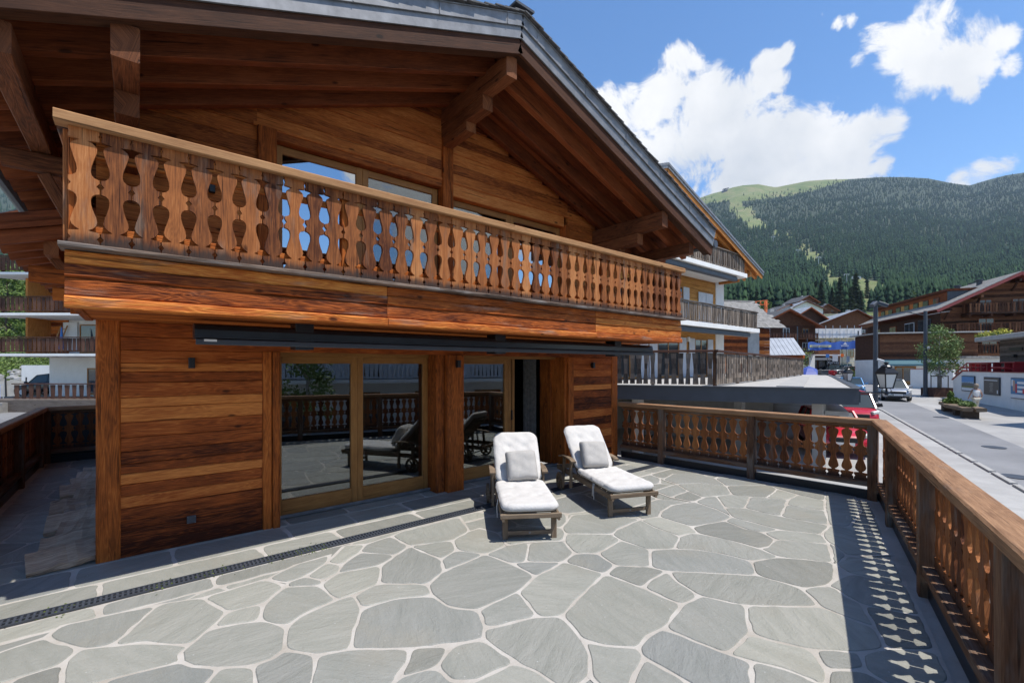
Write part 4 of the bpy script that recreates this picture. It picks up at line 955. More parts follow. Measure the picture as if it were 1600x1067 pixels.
def sheet(name, pts, mat, dz, n=24):
    """strip given as list of ((x,y) left, (x,y) right) plan points"""
    mb = MB()
    for (a, b), (c, d) in zip(pts, pts[1:]):
        for k in range(n):
            t0, t1 = k / n, (k + 1) / n; f = lambda p, q, t: cp(p[0] + (q[0] - p[0]) * t, p[1] + (q[1] - p[1]) * t)
            q = [f(a, c, t0), f(b, d, t0), f(b, d, t1), f(a, c, t1)]
            mb.poly([(v.x, v.y, gz(v) + dz) for v in q], [(v.x, v.y) for v in q])
    return mb.build(name, mat)
def gpt(x, y):           # plan point (X, D) of a spot on the sloping street
    D = 3.35 / ((y - 571.5) / 711.1 + .0224); return ((x - 800) / 711.1 * D, D)
rl = [gpt(1500, 710), gpt(1380, 642), gpt(1318, 596)]; rr2 = [gpt(1600, 700), gpt(1503, 660), gpt(1419, 627)]
ul = Vector((rl[1][0] - rl[0][0], rl[1][1] - rl[0][1])).normalized(); ur = Vector((rr2[2][0] - rr2[0][0], rr2[2][1] - rr2[0][1])).normalized()
L0 = (rl[0][0] - ul.x * 34, rl[0][1] - ul.y * 34); R0 = (rr2[0][0] - ur.x * 40, rr2[0][1] - ur.y * 40)
road = sheet('road', [(L0, R0), (rl[0], rr2[0]), (rl[1], rr2[2]), ((40, 60), (50, 61)), ((58, 94), (74, 94))], M['asphalt'], .006); struct(road)
kb = MB()
for a, b in ((L0, rl[0]), (rl[0], rl[1]), (rl[1], (40, 60))):
    n = 24
    for k in range(n):
        t0, t1 = k / n, (k + 1) / n - .004; p = cp(a[0] + (b[0] - a[0]) * t0, a[1] + (b[1] - a[1]) * t0); q = cp(a[0] + (b[0] - a[0]) * t1, a[1] + (b[1] - a[1]) * t1)
        kb.timber((p.x, p.y, gz(p) + .01), (q.x, q.y, gz(q) + .01), .14, .10, ch=.01)
struct(kb.build('kerb', M['concrete']))
lr_ = sheet('lane', [((-30, 12), (-12, 12)), ((-40, 24), (-22, 25)), ((-50, 33), (-31.5, 34)), ((-60, 44), (-44, 45))], M['asphalt'], .006); struct(lr_)
def hill(name, xs, Ds):
    V = []; 
    for D in Ds:
        for x in xs: q = px(x, D); V.append((q.x, q.y, hz(x, D)))
    n = len(xs); F = [[i * n + j, i * n + j + 1, (i + 1) * n + j + 1, (i + 1) * n + j] for i in range(len(Ds) - 1) for j in range(n - 1)]
    # far side drops away behind the ridge
    W = []
    for i in range(len(Ds) - 1):
        for j in range(n - 1): x = (xs[j] + xs[j + 1]) / 2; D = (Ds[i] + Ds[i + 1]) / 2; W.append(1.0 if D > 280 and not clear(x, hill_y(x, D)) else 0.0)
    o = np_mesh(name, np.array(V), np.array(F), M['hillg'], smooth=True, rnd=np.array(W)); struct(o); return o
def clear(x, y):
    P = [(1150, 322, 10), (1165, 335, 12), (1178, 350, 12), (1192, 355, 8), (1215, 365, 6), (1235, 372, 7), (1255, 390, 9), (1270, 403, 10), (1285, 418, 10), (1295, 432, 10), (1300, 446, 12), (1305, 460, 14), (1318, 440, 9), (1345, 448, 14), (1365, 455, 18), (1380, 452, 10), (1350, 466, 20), (1325, 468, 9)]
    for a, b, r in P:
        if ((x - a) / (r * 1.25)) ** 2 + ((y - b) / r) ** 2 < 1: return True
    lim = interp(x, [(1080, 330), (1110, 318), (1150, 318), (1200, 310), (1250, 300), (1290, 291), (1320, 283), (1340, 270)])
    return 1000 < x < 1335 and y < lim
hill('mountain', np.concatenate([np.arange(520, 1080, 40), np.arange(1080, 1640, 5), np.arange(1640, 1901, 20)]).astype(float), np.concatenate([np.linspace(95, 260, 12), np.linspace(300, 2700, 90), [2900]]))
hill('hillside', np.arange(-500, 500, 20).astype(float), np.concatenate([np.linspace(44, 100, 10), np.linspace(120, 2200, 40), [2400]]))
# ---------------------------------------------- forest
def conifer_template(sides=6, tiers=4):
    V = []; F = []
    for t in range(tiers):
        z0 = .08 + .86 * t / tiers; z1 = min(1.0, z0 + 1.25 / tiers); r = .155 * (1 - t / tiers) + .03
        b = len(V)
        for i in range(sides): V.append((r * math.cos(6.283 * i / sides + t), r * math.sin(6.283 * i / sides + t), z0))
        V.append((0, 0, z1))
        for i in range(sides): F.append((b + i, b + (i + 1) % sides, b + sides))
    return np.array(V), np.array(F)
def conifer_mat(name, a, b_):
    m, n_, l_, b = newmat(name, 0.9); k = NB(m); c = k.ramp(k.attr(), [(0, a), (.8, b_), (.93, tuple(min(1, q * 1.5) for q in b_)), (1, tuple(min(1, q * 2.0) for q in b_))]); l_.new(c, b.inputs['Base Color']); b.inputs['Specular IOR Level'].default_value = .15; return m
M['forest'] = conifer_mat('spruce_forest', (.009, .027, .016), (.032, .066, .027))
def forest(name, label, xr, n, hrange, Dr, seed):
    q = np.random.RandomState(seed); TV, TF = conifer_template(); VV = []; FF = []; RR = []; b = 0
    k = 0
    while k < n:
        x = q.uniform(*xr); t = q.rand(); D = Dr[0] + (Dr[1] - Dr[0]) * t ** .95
        y = hill_y(x, D)
        if clear(x + q.normal(0, 5), y + q.normal(0, 3.5)): 
            k += .25; continue
        h = q.uniform(*hrange) * (1 if D < 1900 else .8); a = q.uniform(0, 6.28); p = px(x, D); s = np.array([h * q.uniform(.8, 1.15), h * q.uniform(.8, 1.15), h]); ca, sa = math.cos(a), math.sin(a)
        v = TV * s * (1 + q.uniform(-.12, .12, TV.shape)); v = np.stack([v[:, 0] * ca - v[:, 1] * sa + p.x, v[:, 0] * sa + v[:, 1] * ca + p.y, v[:, 2] + hz(x, D) - .5], 1)
        VV.append(v); FF.append(TF + b); RR.append(np.full(len(TF), min(1, q.beta(2, 3) + (.2 if q.rand() < .06 else 0)))); b += len(v); k += 1
    o = np_mesh(name, np.concatenate(VV), np.concatenate(FF), M['forest'], rnd=np.concatenate(RR)); tag(o, label, 'forest', kind='stuff'); return o
forest('forest', 'dense spruce forest covering the mountain side', (1060, 1700), 26000, (13, 22), (300, 2660), 5)
forest('forest', 'spruce forest on the distant hill at the left edge', (-260, 110), 1800, (12, 20), (420, 2000), 6)
# ---------------------------------------------- trees
def leaf_mat(name, a, b_):
    m, n_, l_, b = newmat(name, 0.65); k = NB(m); c = k.ramp(k.attr(), [(0, a), (1, b_)]); l_.new(c, b.inputs['Base Color']); b.inputs['Specular IOR Level'].default_value = .25
    b.inputs['Transmission Weight'].default_value = 0.0; return m
M['leaf'] = leaf_mat('birch_leaves', (.075, .125, .03), (.22, .29, .10)); M['leaf2'] = leaf_mat('broad_leaves', (.05, .095, .02), (.16, .22, .045))
M['leafdark'] = leaf_mat('dark_needles', (.02, .038, .018), (.05, .075, .028)); M['leafyellow'] = leaf_mat('yellow_flowers', (.30, .30, .05), (.62, .55, .08)); M['leafred'] = leaf_mat('red_flowers', (.30, .02, .03), (.6, .05, .07))
M['bark'] = plain('pale_bark', (.30, .28, .25), .9, 0, .3, 12); M['barkdark'] = plain('brown_bark', (.08, .06, .045), .9, 0, .3, 12)
def leaves(name, blobs, n, size, mat, parent, seed=0, flat=.0):
    """blobs: (x,y,z,rx,rz) clumps in local space"""
    q = np.random.RandomState(seed); w_ = np.array([b[3] ** 2 * b[4] for b in blobs]); w_ = w_ / w_.sum(); idx = q.choice(len(blobs), n, p=w_); B = np.array(blobs)[idx]
    d = q.normal(size=(n, 3)); d /= np.linalg.norm(d, axis=1)[:, None]; r = q.rand(n) ** .45
    c = B[:, :3] + d * r[:, None] * np.stack([B[:, 3], B[:, 3], B[:, 4]], 1)
    a = q.normal(size=(n, 3)); a /= np.linalg.norm(a, axis=1)[:, None]; b2 = np.cross(a, q.normal(size=(n, 3))); b2 /= np.linalg.norm(b2, axis=1)[:, None]; s = size * q.uniform(.6, 1.3, n)[:, None]
    V = np.stack([c - a * s, c + b2 * s * .55, c + a * s, c - b2 * s * .55], 1).reshape(-1, 3); F = np.arange(n * 4).reshape(-1, 4)
    return np_mesh(name, V, F, mat, parent, rnd=np.clip(q.normal(.5, .25, n) , 0, 1))
def tree(name, label, base, h, r, cat='tree', group=None, mat='leaf', bark='bark', n=2500, size=.07, trunk=.35, seed=0, tr=.05, blobs=14):
    q = random.Random(seed); t = empty(name, base); tag(t, label, cat, group); mb = MB()
    lean = q.uniform(-.04, .04); top = Vector((lean * h, 0, h * .93)); mb.tube([(0, 0, -.1), (lean * h * .3, 0, h * .3), (lean * h * .6, .02, h * .6), top], tr, 7, rads=[tr * 1.2, tr, tr * .65, tr * .15]); bl = []
    for k in range(blobs):
        z = h * (trunk + (1 - trunk) * (k + .6) / blobs); a = k * 2.4 + q.uniform(-.4, .4); f = math.sin(math.pi * min(1, (z / h - trunk) / (1 - trunk) * .86 + .10)) ** .7; d = r * f * q.uniform(.35, .85)
        p = (math.cos(a) * d + lean * z, math.sin(a) * d, z); s_ = max(.12, r * q.uniform(.26, .46)); bl.append((*p, s_, s_ * .85)); mb.tube([(lean * z * .8, 0, z - d * .8 - .1), p], .02, 5, rads=[tr * .4, tr * .08])
    mb.build('trunk', M[bark], t, smooth=True); leaves('crown', bl, n, size, M[mat], t, seed); return t
def conifer(label, base, h, seed=0, group='tall spruces at the foot of the mountain'):
    q = np.random.RandomState(seed); t = empty('spruce_tree', base); tag(t, label, 'tree', group); mb = MB(); mb.tube([(0, 0, 0), (0, 0, h * .95)], .2, 6, rads=[h * .014, h * .002]); mb.build('trunk', M['barkdark'], t)
    n = 900; z = q.rand(n) ** 1.25 * .93 + .05; rr_ = (1 - z) * .21 * h * q.uniform(.35, 1.05, n) * (1 + .25 * np.sin(z * 60)); a = q.uniform(0, 6.28, n); c = np.stack([rr_ * np.cos(a), rr_ * np.sin(a), z * h - rr_ * .25], 1)
    rad = np.stack([np.cos(a), np.sin(a), np.full(n, -.35)], 1); tan = np.stack([-np.sin(a), np.cos(a), np.zeros(n)], 1); s = (h * .045 * q.uniform(.6, 1.3, n))[:, None]
    V = np.stack([c - rad * s, c + tan * s * .6, c + rad * s * 1.2, c - tan * s * .6], 1).reshape(-1, 3); np_mesh('crown', V, np.arange(n * 4).reshape(-1, 4), M['leafdark'], t, rnd=np.clip(q.normal(.45, .25, n), 0, 1)); return t
SPR = [(1283, 290, 22), (1300, 300, 17), (1312, 280, 24), (1322, 330, 20), (1330, 270, 18), (1337, 300, 27), (1345, 285, 16), (1242, 300, 16), (1228, 330, 20), (1262, 320, 15), (1202, 330, 17), (1182, 300, 15), (1355, 420, 18), (1275, 345, 22), (1392, 400, 16), (1405, 380, 18)]
for i, (x, D, h) in enumerate(SPR):
    q = px(x, D); conifer('tall dark spruce behind the far village roofs, below the ski slope', (q.x, q.y, hz(x, D) - .5), h, 40 + i)
BRD = [(1152, 230, 11), (1166, 240, 12), (1180, 235, 10), (1195, 250, 12), (1211, 245, 9), (1250, 255, 9), (1370, 390, 12), (1385, 350, 12), (1410, 330, 12), (1425, 320, 12), (1440, 340, 11)]
for i, (x, D, h) in enumerate(BRD):
    q = px(x, D); tree('broadleaf_tree', 'light green bushy tree at the foot of the forest behind the village', (q.x, q.y, hz(x, D) - .5), h, h * .42, group='light green trees below the forest', mat='leaf2', bark='barkdark', n=900, size=h * .045, trunk=.12, seed=70 + i, tr=.2, blobs=9)
# ---------------------------------------------- ski lift
M['galv'] = plain('galvanised_steel', (.42, .44, .46), .5, .3, .1)
for i, (x, y_, D, h) in enumerate([(1208, 362, 1350, 26), (1247, 381, 1050, 24), (1279, 400, 850, 22), (1323, 436, 560, 17), (1338, 440, 420, 20)]):
    # find the hill distance that carries this pylon
    q = px(x, D); z = hz(x, D); t = empty('lift_pylon', (q.x, q.y, z), A0)
    tag(t, ['highest and smallest ski lift pylon in the forest aisle', 'second highest ski lift pylon in the forest aisle', 'middle ski lift pylon on the grassy aisle', 'slim lift pylon beside the tallest one, above the meadow', 'tallest lift pylon, nearest to the village roofs'][i], 'lift pylon', 'ski lift pylons up the mountain')
    mb = MB(); mb.tube([(0, 0, 0), (0, 0, h)], .6, 8, rads=[h * .03, h * .018]); mb.build('mast', M['galv'], t); mb = MB(); mb.timber((-h * .2, 0, h), (h * .2, 0, h), h * .03, h * .03); mb.timber((-h * .18, 0, h * .96), (-h * .18, 0, h * .9), h * .02, h * .08); mb.timber((h * .18, 0, h * .96), (h * .18, 0, h * .9), h * .02, h * .08); mb.build('crossarm', M['galv'], t)
q = px(1134, 2650); t = empty('summit_station', (q.x, q.y, hz(1134, 2650) - 4), A0); tag(t, 'small dark lift station on the mountain crest beside the clouds', 'building')
mb = MB(); mb.box(-18, 6, 0, 14, 0, 12, .2); mb.box(-8, 12, 2, 12, 12, 18, .2); mb.build('wall', M['steel'], t); mb = MB(); mb.timber((-14, 6, 20), (16, 6, 27), 16, 2, ch=.2); mb.tube([(13, 6, 20), (22, 6, 30)], 1.0, 6); mb.build('roof', M['steel'], t)

# ================================================================== BUILDINGS
def win(parent, x0, x1, z0, z1, y, fm='frame', nm='window', div=1, axis='y', sgn=-1, shut=None):
    """window on a wall facing -y (local)"""
    mb = MB(); t_ = .07
    mb.box(x0, x1, y - .05, y + .03, z0 - .03, z0 + t_, 0); mb.box(x0, x1, y - .05, y + .03, z1 - t_, z1, 0); mb.box(x0, x0 + t_, y - .048, y + .03, z0 + t_, z1 - t_, 0); mb.box(x1 - t_, x1, y - .048, y + .03, z0 + t_, z1 - t_, 0)
    for k in range(1, div): xm = x0 + (x1 - x0) * k / div; mb.box(xm - .03, xm + .03, y - .046, y + .03, z0 + t_, z1 - t_, 0)
    o = mb.build(nm, M[fm], parent); g_ = MB(); g_.box(x0 + t_ * .5, x1 - t_ * .5, y - .025, y - .005, z0 + t_ * .5, z1 - t_ * .5, 0); g_.build('pane', M['glass_far'], o)
    if shut:
        for a, b in ((x0 - shut, x0 - .02), (x1 + .02, x1 + shut)):
            s_ = MB(); s_.box(a, b, y - .07, y - .03, z0, z1, .005); s_.build('shutter', M['shutter'], parent)
    return o
def rail_boards(parent, x0, x1, y, z0, h, mat, pitch=.19, wd=.14, name='balcony_railing', seed=0, ends=(), slant=.02, top=True, depth=.025):
    q = random.Random(seed); mb = MB(); n = max(1, int((x1 - x0) / pitch)); p = (x1 - x0) / n
    for k in range(n):
        x = x0 + p * (k + .5); w_ = wd * q.uniform(.85, 1.1); s_ = q.uniform(-slant, slant); mb.timber((x - s_, y, z0 + .06), (x + s_, y, z0 + h - .06), w_ * .8, depth, (0, 1, 0), 0, r=q.random(), w1=w_ * 1.15)
    for xe, y1 in ends:
        m_ = max(1, int(abs(y1 - y) / pitch))
        for k in range(m_):
            yy = y + (y1 - y) * (k + .5) / m_; mb.timber((xe, yy, z0 + .06), (xe, yy, z0 + h - .06), depth, wd * .9, (0, 1, 0), 0, r=q.random())
        mb.timber((xe, y, z0 + h), (xe, y1, z0 + h), .1, .06, ch=0)
    if top: mb.timber((x0 - .05, y, z0 + h), (x1 + .05, y, z0 + h), .12, .06, ch=.005); mb.timber((x0, y + .03, z0 + .12), (x1, y + .03, z0 + .12), .05, .08, ch=0)
    return mb.build(name, M[mat], parent)
def wallbox(parent, x0, x1, y0, y1, z0, z1, mat, name='wall', label=None):
    mb = MB(); q = [(x0, y0), (x1, y0), (x1, y1), (x0, y1)]
    for i in range(4):
        a, b = q[i], q[(i + 1) % 4]; mb.poly([(*a, z0), (*b, z0), (*b, z1), (*a, z1)])
    mb.poly([(x0, y0, z1), (x1, y0, z1), (x1, y1, z1), (x0, y1, z1)]); o = mb.build(name, M[mat], parent)
    if label: o['label'] = label
    return o
def plankwall(parent, x0, x1, y, z0, z1, mat, name='wall', h=.25, seed=0, clipf=None, holes=(), side=None):
    q = random.Random(seed); mb = MB(); z = z0
    while z < z1 - .02:
        hh = min(h * q.uniform(.8, 1.2), z1 - z); a, b = x0, x1
        if clipf: a, b = clipf(z + hh, a, b)
        segs = [(a, b)]
        for (hx0, hx1, hz0, hz1) in holes:
            if z + hh > hz0 and z < hz1: segs = [s for (u_, v_) in segs for s in ((u_, min(v_, hx0)), (max(u_, hx1), v_)) if s[1] - s[0] > .03]
        for a_, b_ in segs: mb.timber((a_, y + .03, z + hh / 2), (b_, y + .03, z + hh / 2), .06, hh - .008, ch=.012, r=q.random())
        z += hh
    return mb.build(name, M[mat], parent)
def gable_roof(parent, x0, x1, y0, y1, zr_, ze, mat='slate', th=.22, fascia='roofwood', xr=None, rows=14, name='roof', soffit=None):
    """ridge along y; x0..x1 eaves at height ze, ridge height zr_"""
    xr = (x0 + x1) / 2 if xr is None else xr; r_ = MB()
    for xe in (x0, x1):
        up = Vector((-(zr_ - ze) * (1 if xe < xr else -1), 0, abs(xr - xe))).normalized()
        for k in range(rows):
            a = xe + (xr - xe) * k / rows; b = xe + (xr - xe) * min(1, (k + 1.25) / rows); za = ze + (zr_ - ze) * k / rows; zb_ = ze + (zr_ - ze) * min(1, (k + 1.25) / rows)
            r_.timber((a, (y0 + y1) / 2, za + .05), (b, (y0 + y1) / 2, zb_ + .02), y1 - y0, .05, up, 0)
    o = r_.build(name, M[mat], parent); f_ = MB()
    for xe in (x0, x1):
        up = Vector((-(zr_ - ze) * (1 if xe < xr else -1), 0, abs(xr - xe))).normalized()
        for y in (y0 + .03, y1 - .03): f_.timber((xe, y, ze - th / 2), (xr, y, zr_ - th / 2), .05, th, up, 0)
        f_.timber((xe, (y0 + y1) / 2, ze - .05), (xr, (y0 + y1) / 2, zr_ - .05), y1 - y0 - .12, .04, up, 0)
    f_.build('fascia', M[fascia], parent); return o
# ---------------------------------------------- neighbour with honey coloured boards and two balconies
nb = empty('neighbour_chalet', (18, 13, 0)); tag(nb, 'honey coloured chalet with white balcony slabs and orange roof underside, beyond the near chalet', 'chalet')
def nbp(o): return o
ox, oy = 18, 13
def NX(v): return v - ox
wallbox(nb, NX(9.3), NX(26.9), .02, 14, -1.2, 6.8, 'cream', label='pale rendered side walls')
plankwall(nb, NX(9.3), NX(26.0), -.03, 4.1, 6.9, 'n_wood', seed=1); plankwall(nb, NX(9.3), NX(26.0), -.03, 1.0, 3.9, 'n_wood', seed=2)
def nclip(z, a, b): d = (10.35 - z) / .353; return max(a, NX(17.8) - d), min(b, NX(17.8) + d)
plankwall(nb, NX(9.3), NX(26.9), -.03, 7.0, 10.2, 'n_wood', seed=3, clipf=nclip)
wallbox(nb, NX(26.0), NX(26.95), -.08, .0, -1.2, 7.2, 'white', 'white_pier')
for z, x1, top in ((3.78, 27.3, 5.02), (6.72, 25.7, 7.9)):
    mb = MB(); mb.box(NX(9.5), NX(x1 + .15), -1.9, -.02, z, z + .22, .01); mb.build('balcony_slab', M['white'], nb)
    rail_boards(nb, NX(9.6), NX(x1), -1.82, z + .2, .95, 'darkrail', .20, .15, seed=int(z), ends=((NX(x1), -.1),), slant=.03)
    mb = MB(); mb.box(NX(9.7), NX(x1 - .7), -1.75, -1.5, z - .26, z - .02, .03); mb.build('awning_cassette', M['steel'], nb)
gable_roof(nb, NX(8.0), NX(27.6), -2.0, 13, 10.62, 7.16, 'slate', .30, 'n_soffit', NX(17.8), rows=26)
mb = MB()
for sgn in (-1, 1):
    xe = NX(27.62) if sgn > 0 else NX(7.98); up = Vector((sgn * .333, 0, .943)); mb.timber((xe, -2.03, 7.12), (NX(17.8), -2.03, 10.58), .03, .17, up, 0); mb.timber((xe, -2.06, 7.21), (NX(17.8), -2.06, 10.67), .03, .10, up, 0)
mb.build('verge_fascia', M['zinc'], nb)
for k in range(9):
    mb = MB(); y = -1.7 + .6 * k
    for sgn in (-1, 1): mb.timber((NX(17.8) + sgn * 9.6, y, 6.95), (NX(17.8), y, 10.30), .12, .2, (sgn * .333, 0, .943), 0)
    mb.build('rafter', M['n_soffit'], nb)
for x in (17.8, 22.4, 26.4):
    zt = 10.2 - .353 * abs(x - 17.8); mb = MB(); mb.box(NX(x - .1), NX(x + .1), -1.85, 4, zt - .28, zt - .02, .01); mb.box(NX(x - .1), NX(x + .1), -1.2, 0, zt - .50, zt - .281, .01); mb.build('purlin', M['n_soffit'], nb)
for k in range(8): 
    pass
s_ = MB(); s_.box(NX(24.0), NX(24.78), -.10, -.06, 4.3, 6.0, .01); s_.box(NX(24.82), NX(25.6), -.10, -.06, 4.3, 6.0, .01); s_.build('closed_shutters', M['shutter'], nb)
win(nb, NX(21.0), NX(22.4), 4.25, 6.1, -.04, div=2, shut=.6); win(nb, NX(20), NX(22), 1.3, 3.4, -.04, div=2, shut=.7); win(nb, NX(23.6), NX(25.0), 1.3, 3.4, -.04, div=2, shut=.6); win(nb, NX(17), NX(18.5), 1.3, 3.4, -.04, div=2, shut=.7)
win(nb, NX(22.6), NX(24.2), 7.1, 8.2, -.04, div=2)
nl = MB(); nl.box(NX(22.85), NX(23.0), -.16, -.04, 3.2, 3.45, .02); nl.build('wall_lamp', M['white'], nb)
# ---------------------------------------------- neighbour's roof terrace
tr_ = empty('roof_terrace', cp(9.36, 12.3)); tag(tr_, 'flat roof terrace with a dark steel edge beam, beyond the far terrace railing', 'roof terrace')
def rel(o, base): o.location = -Vector(base); return o
TB = cp(9.36, 12.3); TP = [(2.4, 14.85), (9.36, 12.3), (18.1, 25.6), (22.5, 32.5), (19.8, 34), (8, 33), (0, 20)]
mb = MB(); q = [cp(*p, 1.27) for p in TP]; mb.poly([tuple(v) for v in q]); mb.poly([(v.x, v.y, .88) for v in q][::-1])
M['membrane'] = plain('pale_roof_membrane', (.40, .385, .36), .9, 0, .18, 1.5, .2, 20, dirt=.3)
rel(mb.build('deck', M['membrane'], tr_), TB)
mb = MB()
for i in range(6):
    a, b = q[i], q[i + 1]; mb.timber((a.x, a.y, 1.06), (b.x, b.y, 1.06), .10, .43 if i < 1 else .30, ch=.006); mb.timber((a.x, a.y, 1.285), (b.x, b.y, 1.285), .22, .03, ch=.004)
rel(mb.build('edge_beam', M['steel'], tr_), TB)
mb = MB(); a, b = cp(8.3, 13.6, 1.285), cp(16.6, 26.0, 1.285); mb.timber(a, b, .7, .02, ch=.004); rel(mb.build('walkway_slabs', M['concrete'], tr_), TB)
# walls and columns of the covered parking below
mb = MB()
for (X0, D0, X1, D1) in ((0, 20, 8, 33), (8, 33, 19.8, 34)):
    a, b = cp(X0, D0), cp(X1, D1); mb.timber((a.x, a.y, -.1), (b.x, b.y, -.1), .2, 2.0, ch=0)
a, b = cp(5.5, 19.5), cp(10.2, 17.8); mb.timber((a.x, a.y, -.1), (b.x, b.y, -.1), .2, 2.0, ch=0)
rel(mb.build('back_wall', M['concrete'], tr_), TB)
for (X, D) in ((8.9, 13.2), (8.0, 16.0), (13.2, 19.5), (17.3, 25.4), (4.2, 15.2)):
    mb = MB(); p = cp(X, D); mb.timber((p.x, p.y, -1.4), (p.x, p.y, .88), .28, .28, (0, 1, 0), .01); rel(mb.build('column', M['concrete'], tr_), TB)
p = cp(9.5, 14.2); mb = MB(); a, b = cp(9.2, 12.9), cp(12.4, 17.6); mb.timber((a.x, a.y, .55), (b.x, b.y, .35), .55, .12, ch=.01); rel(mb.build('ramp_parapet', M['concrete'], tr_), TB)
def plank_fence(label, a, b, z0, h, pitch, seed, cat='railing'):
    a = cp(*a); b = cp(*b); d = b - a; ln = d.length; t = empty('plank_railing', (a.x, a.y, z0), math.atan2(d.y, d.x)); tag(t, label, cat); q = random.Random(seed)
    mb = MB(); mb.timber((0, 0, h), (ln, 0, h), .14, .07, ch=.008); mb.build('handrail', M['brownrail'], t)
    n = int(ln / pitch); kinds = []
    for k in range(n):
        x = (k + .5) * ln / n
        if k % 12 == 0:
            mb = MB(); mb.timber((x, .05, 0), (x, .05, h - .03), .10, .10, (0, 1, 0), .006); mb.build('post', M['railpost'], t)
        if len(kinds) < 4:
            mb = MB(); w_ = pitch * q.uniform(.55, .75); s_ = q.uniform(-.02, .02)
            for j in range(6):
                t0, t1 = j / 6, (j + 1) / 6; w0 = w_ * (1 + .22 * math.cos(t0 * 6.28)); w1 = w_ * (1 + .22 * math.cos(t1 * 6.28)); mb.timber((s_ * (t0 - .5), 0, .04 + t0 * (h - .1)), (s_ * (t1 - .5), 0, .04 + t1 * (h - .1)), w0, .03, (0, 1, 0), 0, w1=w1, caps=j in (0, 5))
            o = mb.build('board', M['darkrail'], t); kinds.append(o)
        else: o = kinds[q.randrange(4)].copy(); COL.objects.link(o); o.parent = t
        o.location = (x, q.uniform(-.012, .012), 0)
    return t
plank_fence('dark weathered plank railing on the roof terrace, side facing the viewer', (2.0, 15.25), (6.1, 13.75), 1.29, 1.06, .20, 8)
plank_fence('dark weathered plank railing of the roof terrace running away beside the street', (6.15, 13.75), (19.2, 30), 1.29, 1.06, .235, 9)
# ---------------------------------------------- street lanterns on brackets
def lantern(label, X, D, z, s, armlen, group='black street lanterns on brackets'):
    p = cp(X, D, z); t = empty('street_lantern', p, A0); tag(t, label, 'street lantern', group); t.scale = (s, s, s)
    gl = MB(); r0, r1 = .17, .28; gl.lathe([(r0, .20), (r1, .66)], n=4, ang=R(45)); gl.build('lantern_glass', M['frost'], t)
    fr = MB()
    for k in range(4):
        a = R(45 + 90 * k); fr.timber((r0 * math.cos(a), r0 * math.sin(a), .18), (r1 * math.cos(a), r1 * math.sin(a), .68), .035, .035, ch=.004)
        b = R(135 + 90 * k)
        for r_, z_ in ((r0, .19), (r1, .67)): fr.timber((r_ * math.cos(a), r_ * math.sin(a), z_), (r_ * math.cos(b), r_ * math.sin(b), z_), .035, .035, ch=.003)
    fr.lathe([(r1 + .03, .67), (r1 + .03, .70), (.20, .86), (.15, .90)], n=4, ang=R(45)); fr.lathe([(.14, .895), (.17, .91), (.12, .96), (.05, .99), (.05, 1.02), (.09, 1.04), (.03, 1.08)], n=12)
    fr.build('lantern_frame', M['metal_dark'], t)
    cu_ = MB()
    for s2 in (-1, 1): cu_.tube([(s2 * .12, 0, .18), (s2 * .17, 0, .10), (s2 * .10, 0, .03), (0, 0, .02)], .014, 6)
    cu_.tube([(0, 0, .0), (0, 0, .19)], .03, 8); cu_.tube([(-armlen, 0, .03), (.12, 0, .03)], .032, 8); cu_.lathe([(.04, -.05), (.06, -.02), (.04, .03)], n=10); cu_.build('bracket', M['metal_dark'], t)
    return t
m_, n_, l_, b = newmat('frosted_lantern_glass', .5, (.62, .62, .58)); M['frost'] = m_
lantern('large black street lantern above the railing corner, before the silver car', 10.12, 12.3, 1.15, .80, .95)
lantern('smaller distant black street lantern at the far end of the flat roof', 18.45, 25, .92, .86, .9)
# ---------------------------------------------- masts
def mast(label, x, D, ztop, r, name='lamp_post', extras=None, cat='lamp post'):
    p = gxy(x, D); t = empty(name, p, A0); tag(t, label, cat); h = ztop - p.z; mb = MB(); mb.tube([(0, 0, 0), (0, 0, h)], r, 10, rads=[r, r * .8]); mb.lathe([(r * 1.5, 0), (r * 1.5, .12), (r, .2)], n=12); mb.build('mast', M['steel'], t)
    if extras: extras(t, h)
    return t
def ex1(t, h):
    for s_ in (-1, 1): mb = MB(); mb.timber((s_ * .1, -.1, h - .1), (s_ * .55, -.35, h - .35), .28, .22, ch=.03); mb.build('floodlight', M['steel'], t)
    mb = MB(); mb.timber((0, -.12, h * .44), (.32, -.3, h * .42), .15, .15, ch=.03); mb.build('camera_housing', M['white'], t)
mast('tall dark mast with two floodlights, behind the large lantern', 1368, 31, zat(471, 31), .15, extras=ex1)
def ex2(t, h):
    for s_ in (-1, 1): mb = MB(); mb.timber((0, 0, h - .35), (s_ * 1.5, 0, h - .1), .06, .05, ch=.01); mb.timber((s_ * 1.2, 0, h - .12), (s_ * 1.9, 0, h - .05), .2, .07, ch=.02); mb.build('lamp_arm', M['steel'], t)
    for z in (.40, .55): mb = MB(); mb.lathe([(.06, h * z), (.12, h * z + .08), (.12, h * z + .2), (.04, h * z + .26)], c=(.12, -.14, 0), n=10); mb.build('small_lamp', M['white'], t)
mast('dark lamp post with two short arms, left of the birch tree', 1446, 37.3, zat(486, 37.3), .15, extras=ex2)
def ex3(t, h): mb = MB(); mb.box(-.55, .55, -.3, -.12, h * .30, h * .51, .04); mb.build('sign_box', M['black'], t)
mast('dark post carrying a black sign box, beside the far shop fronts', 1341, 60, zat(517, 60), .10, 'sign_post', ex3, 'sign post')
mast('slim dark pole in front of the small pale roof, left of the banner', 1246, 64, zat(510, 64), .09, 'pole', None, 'pole')
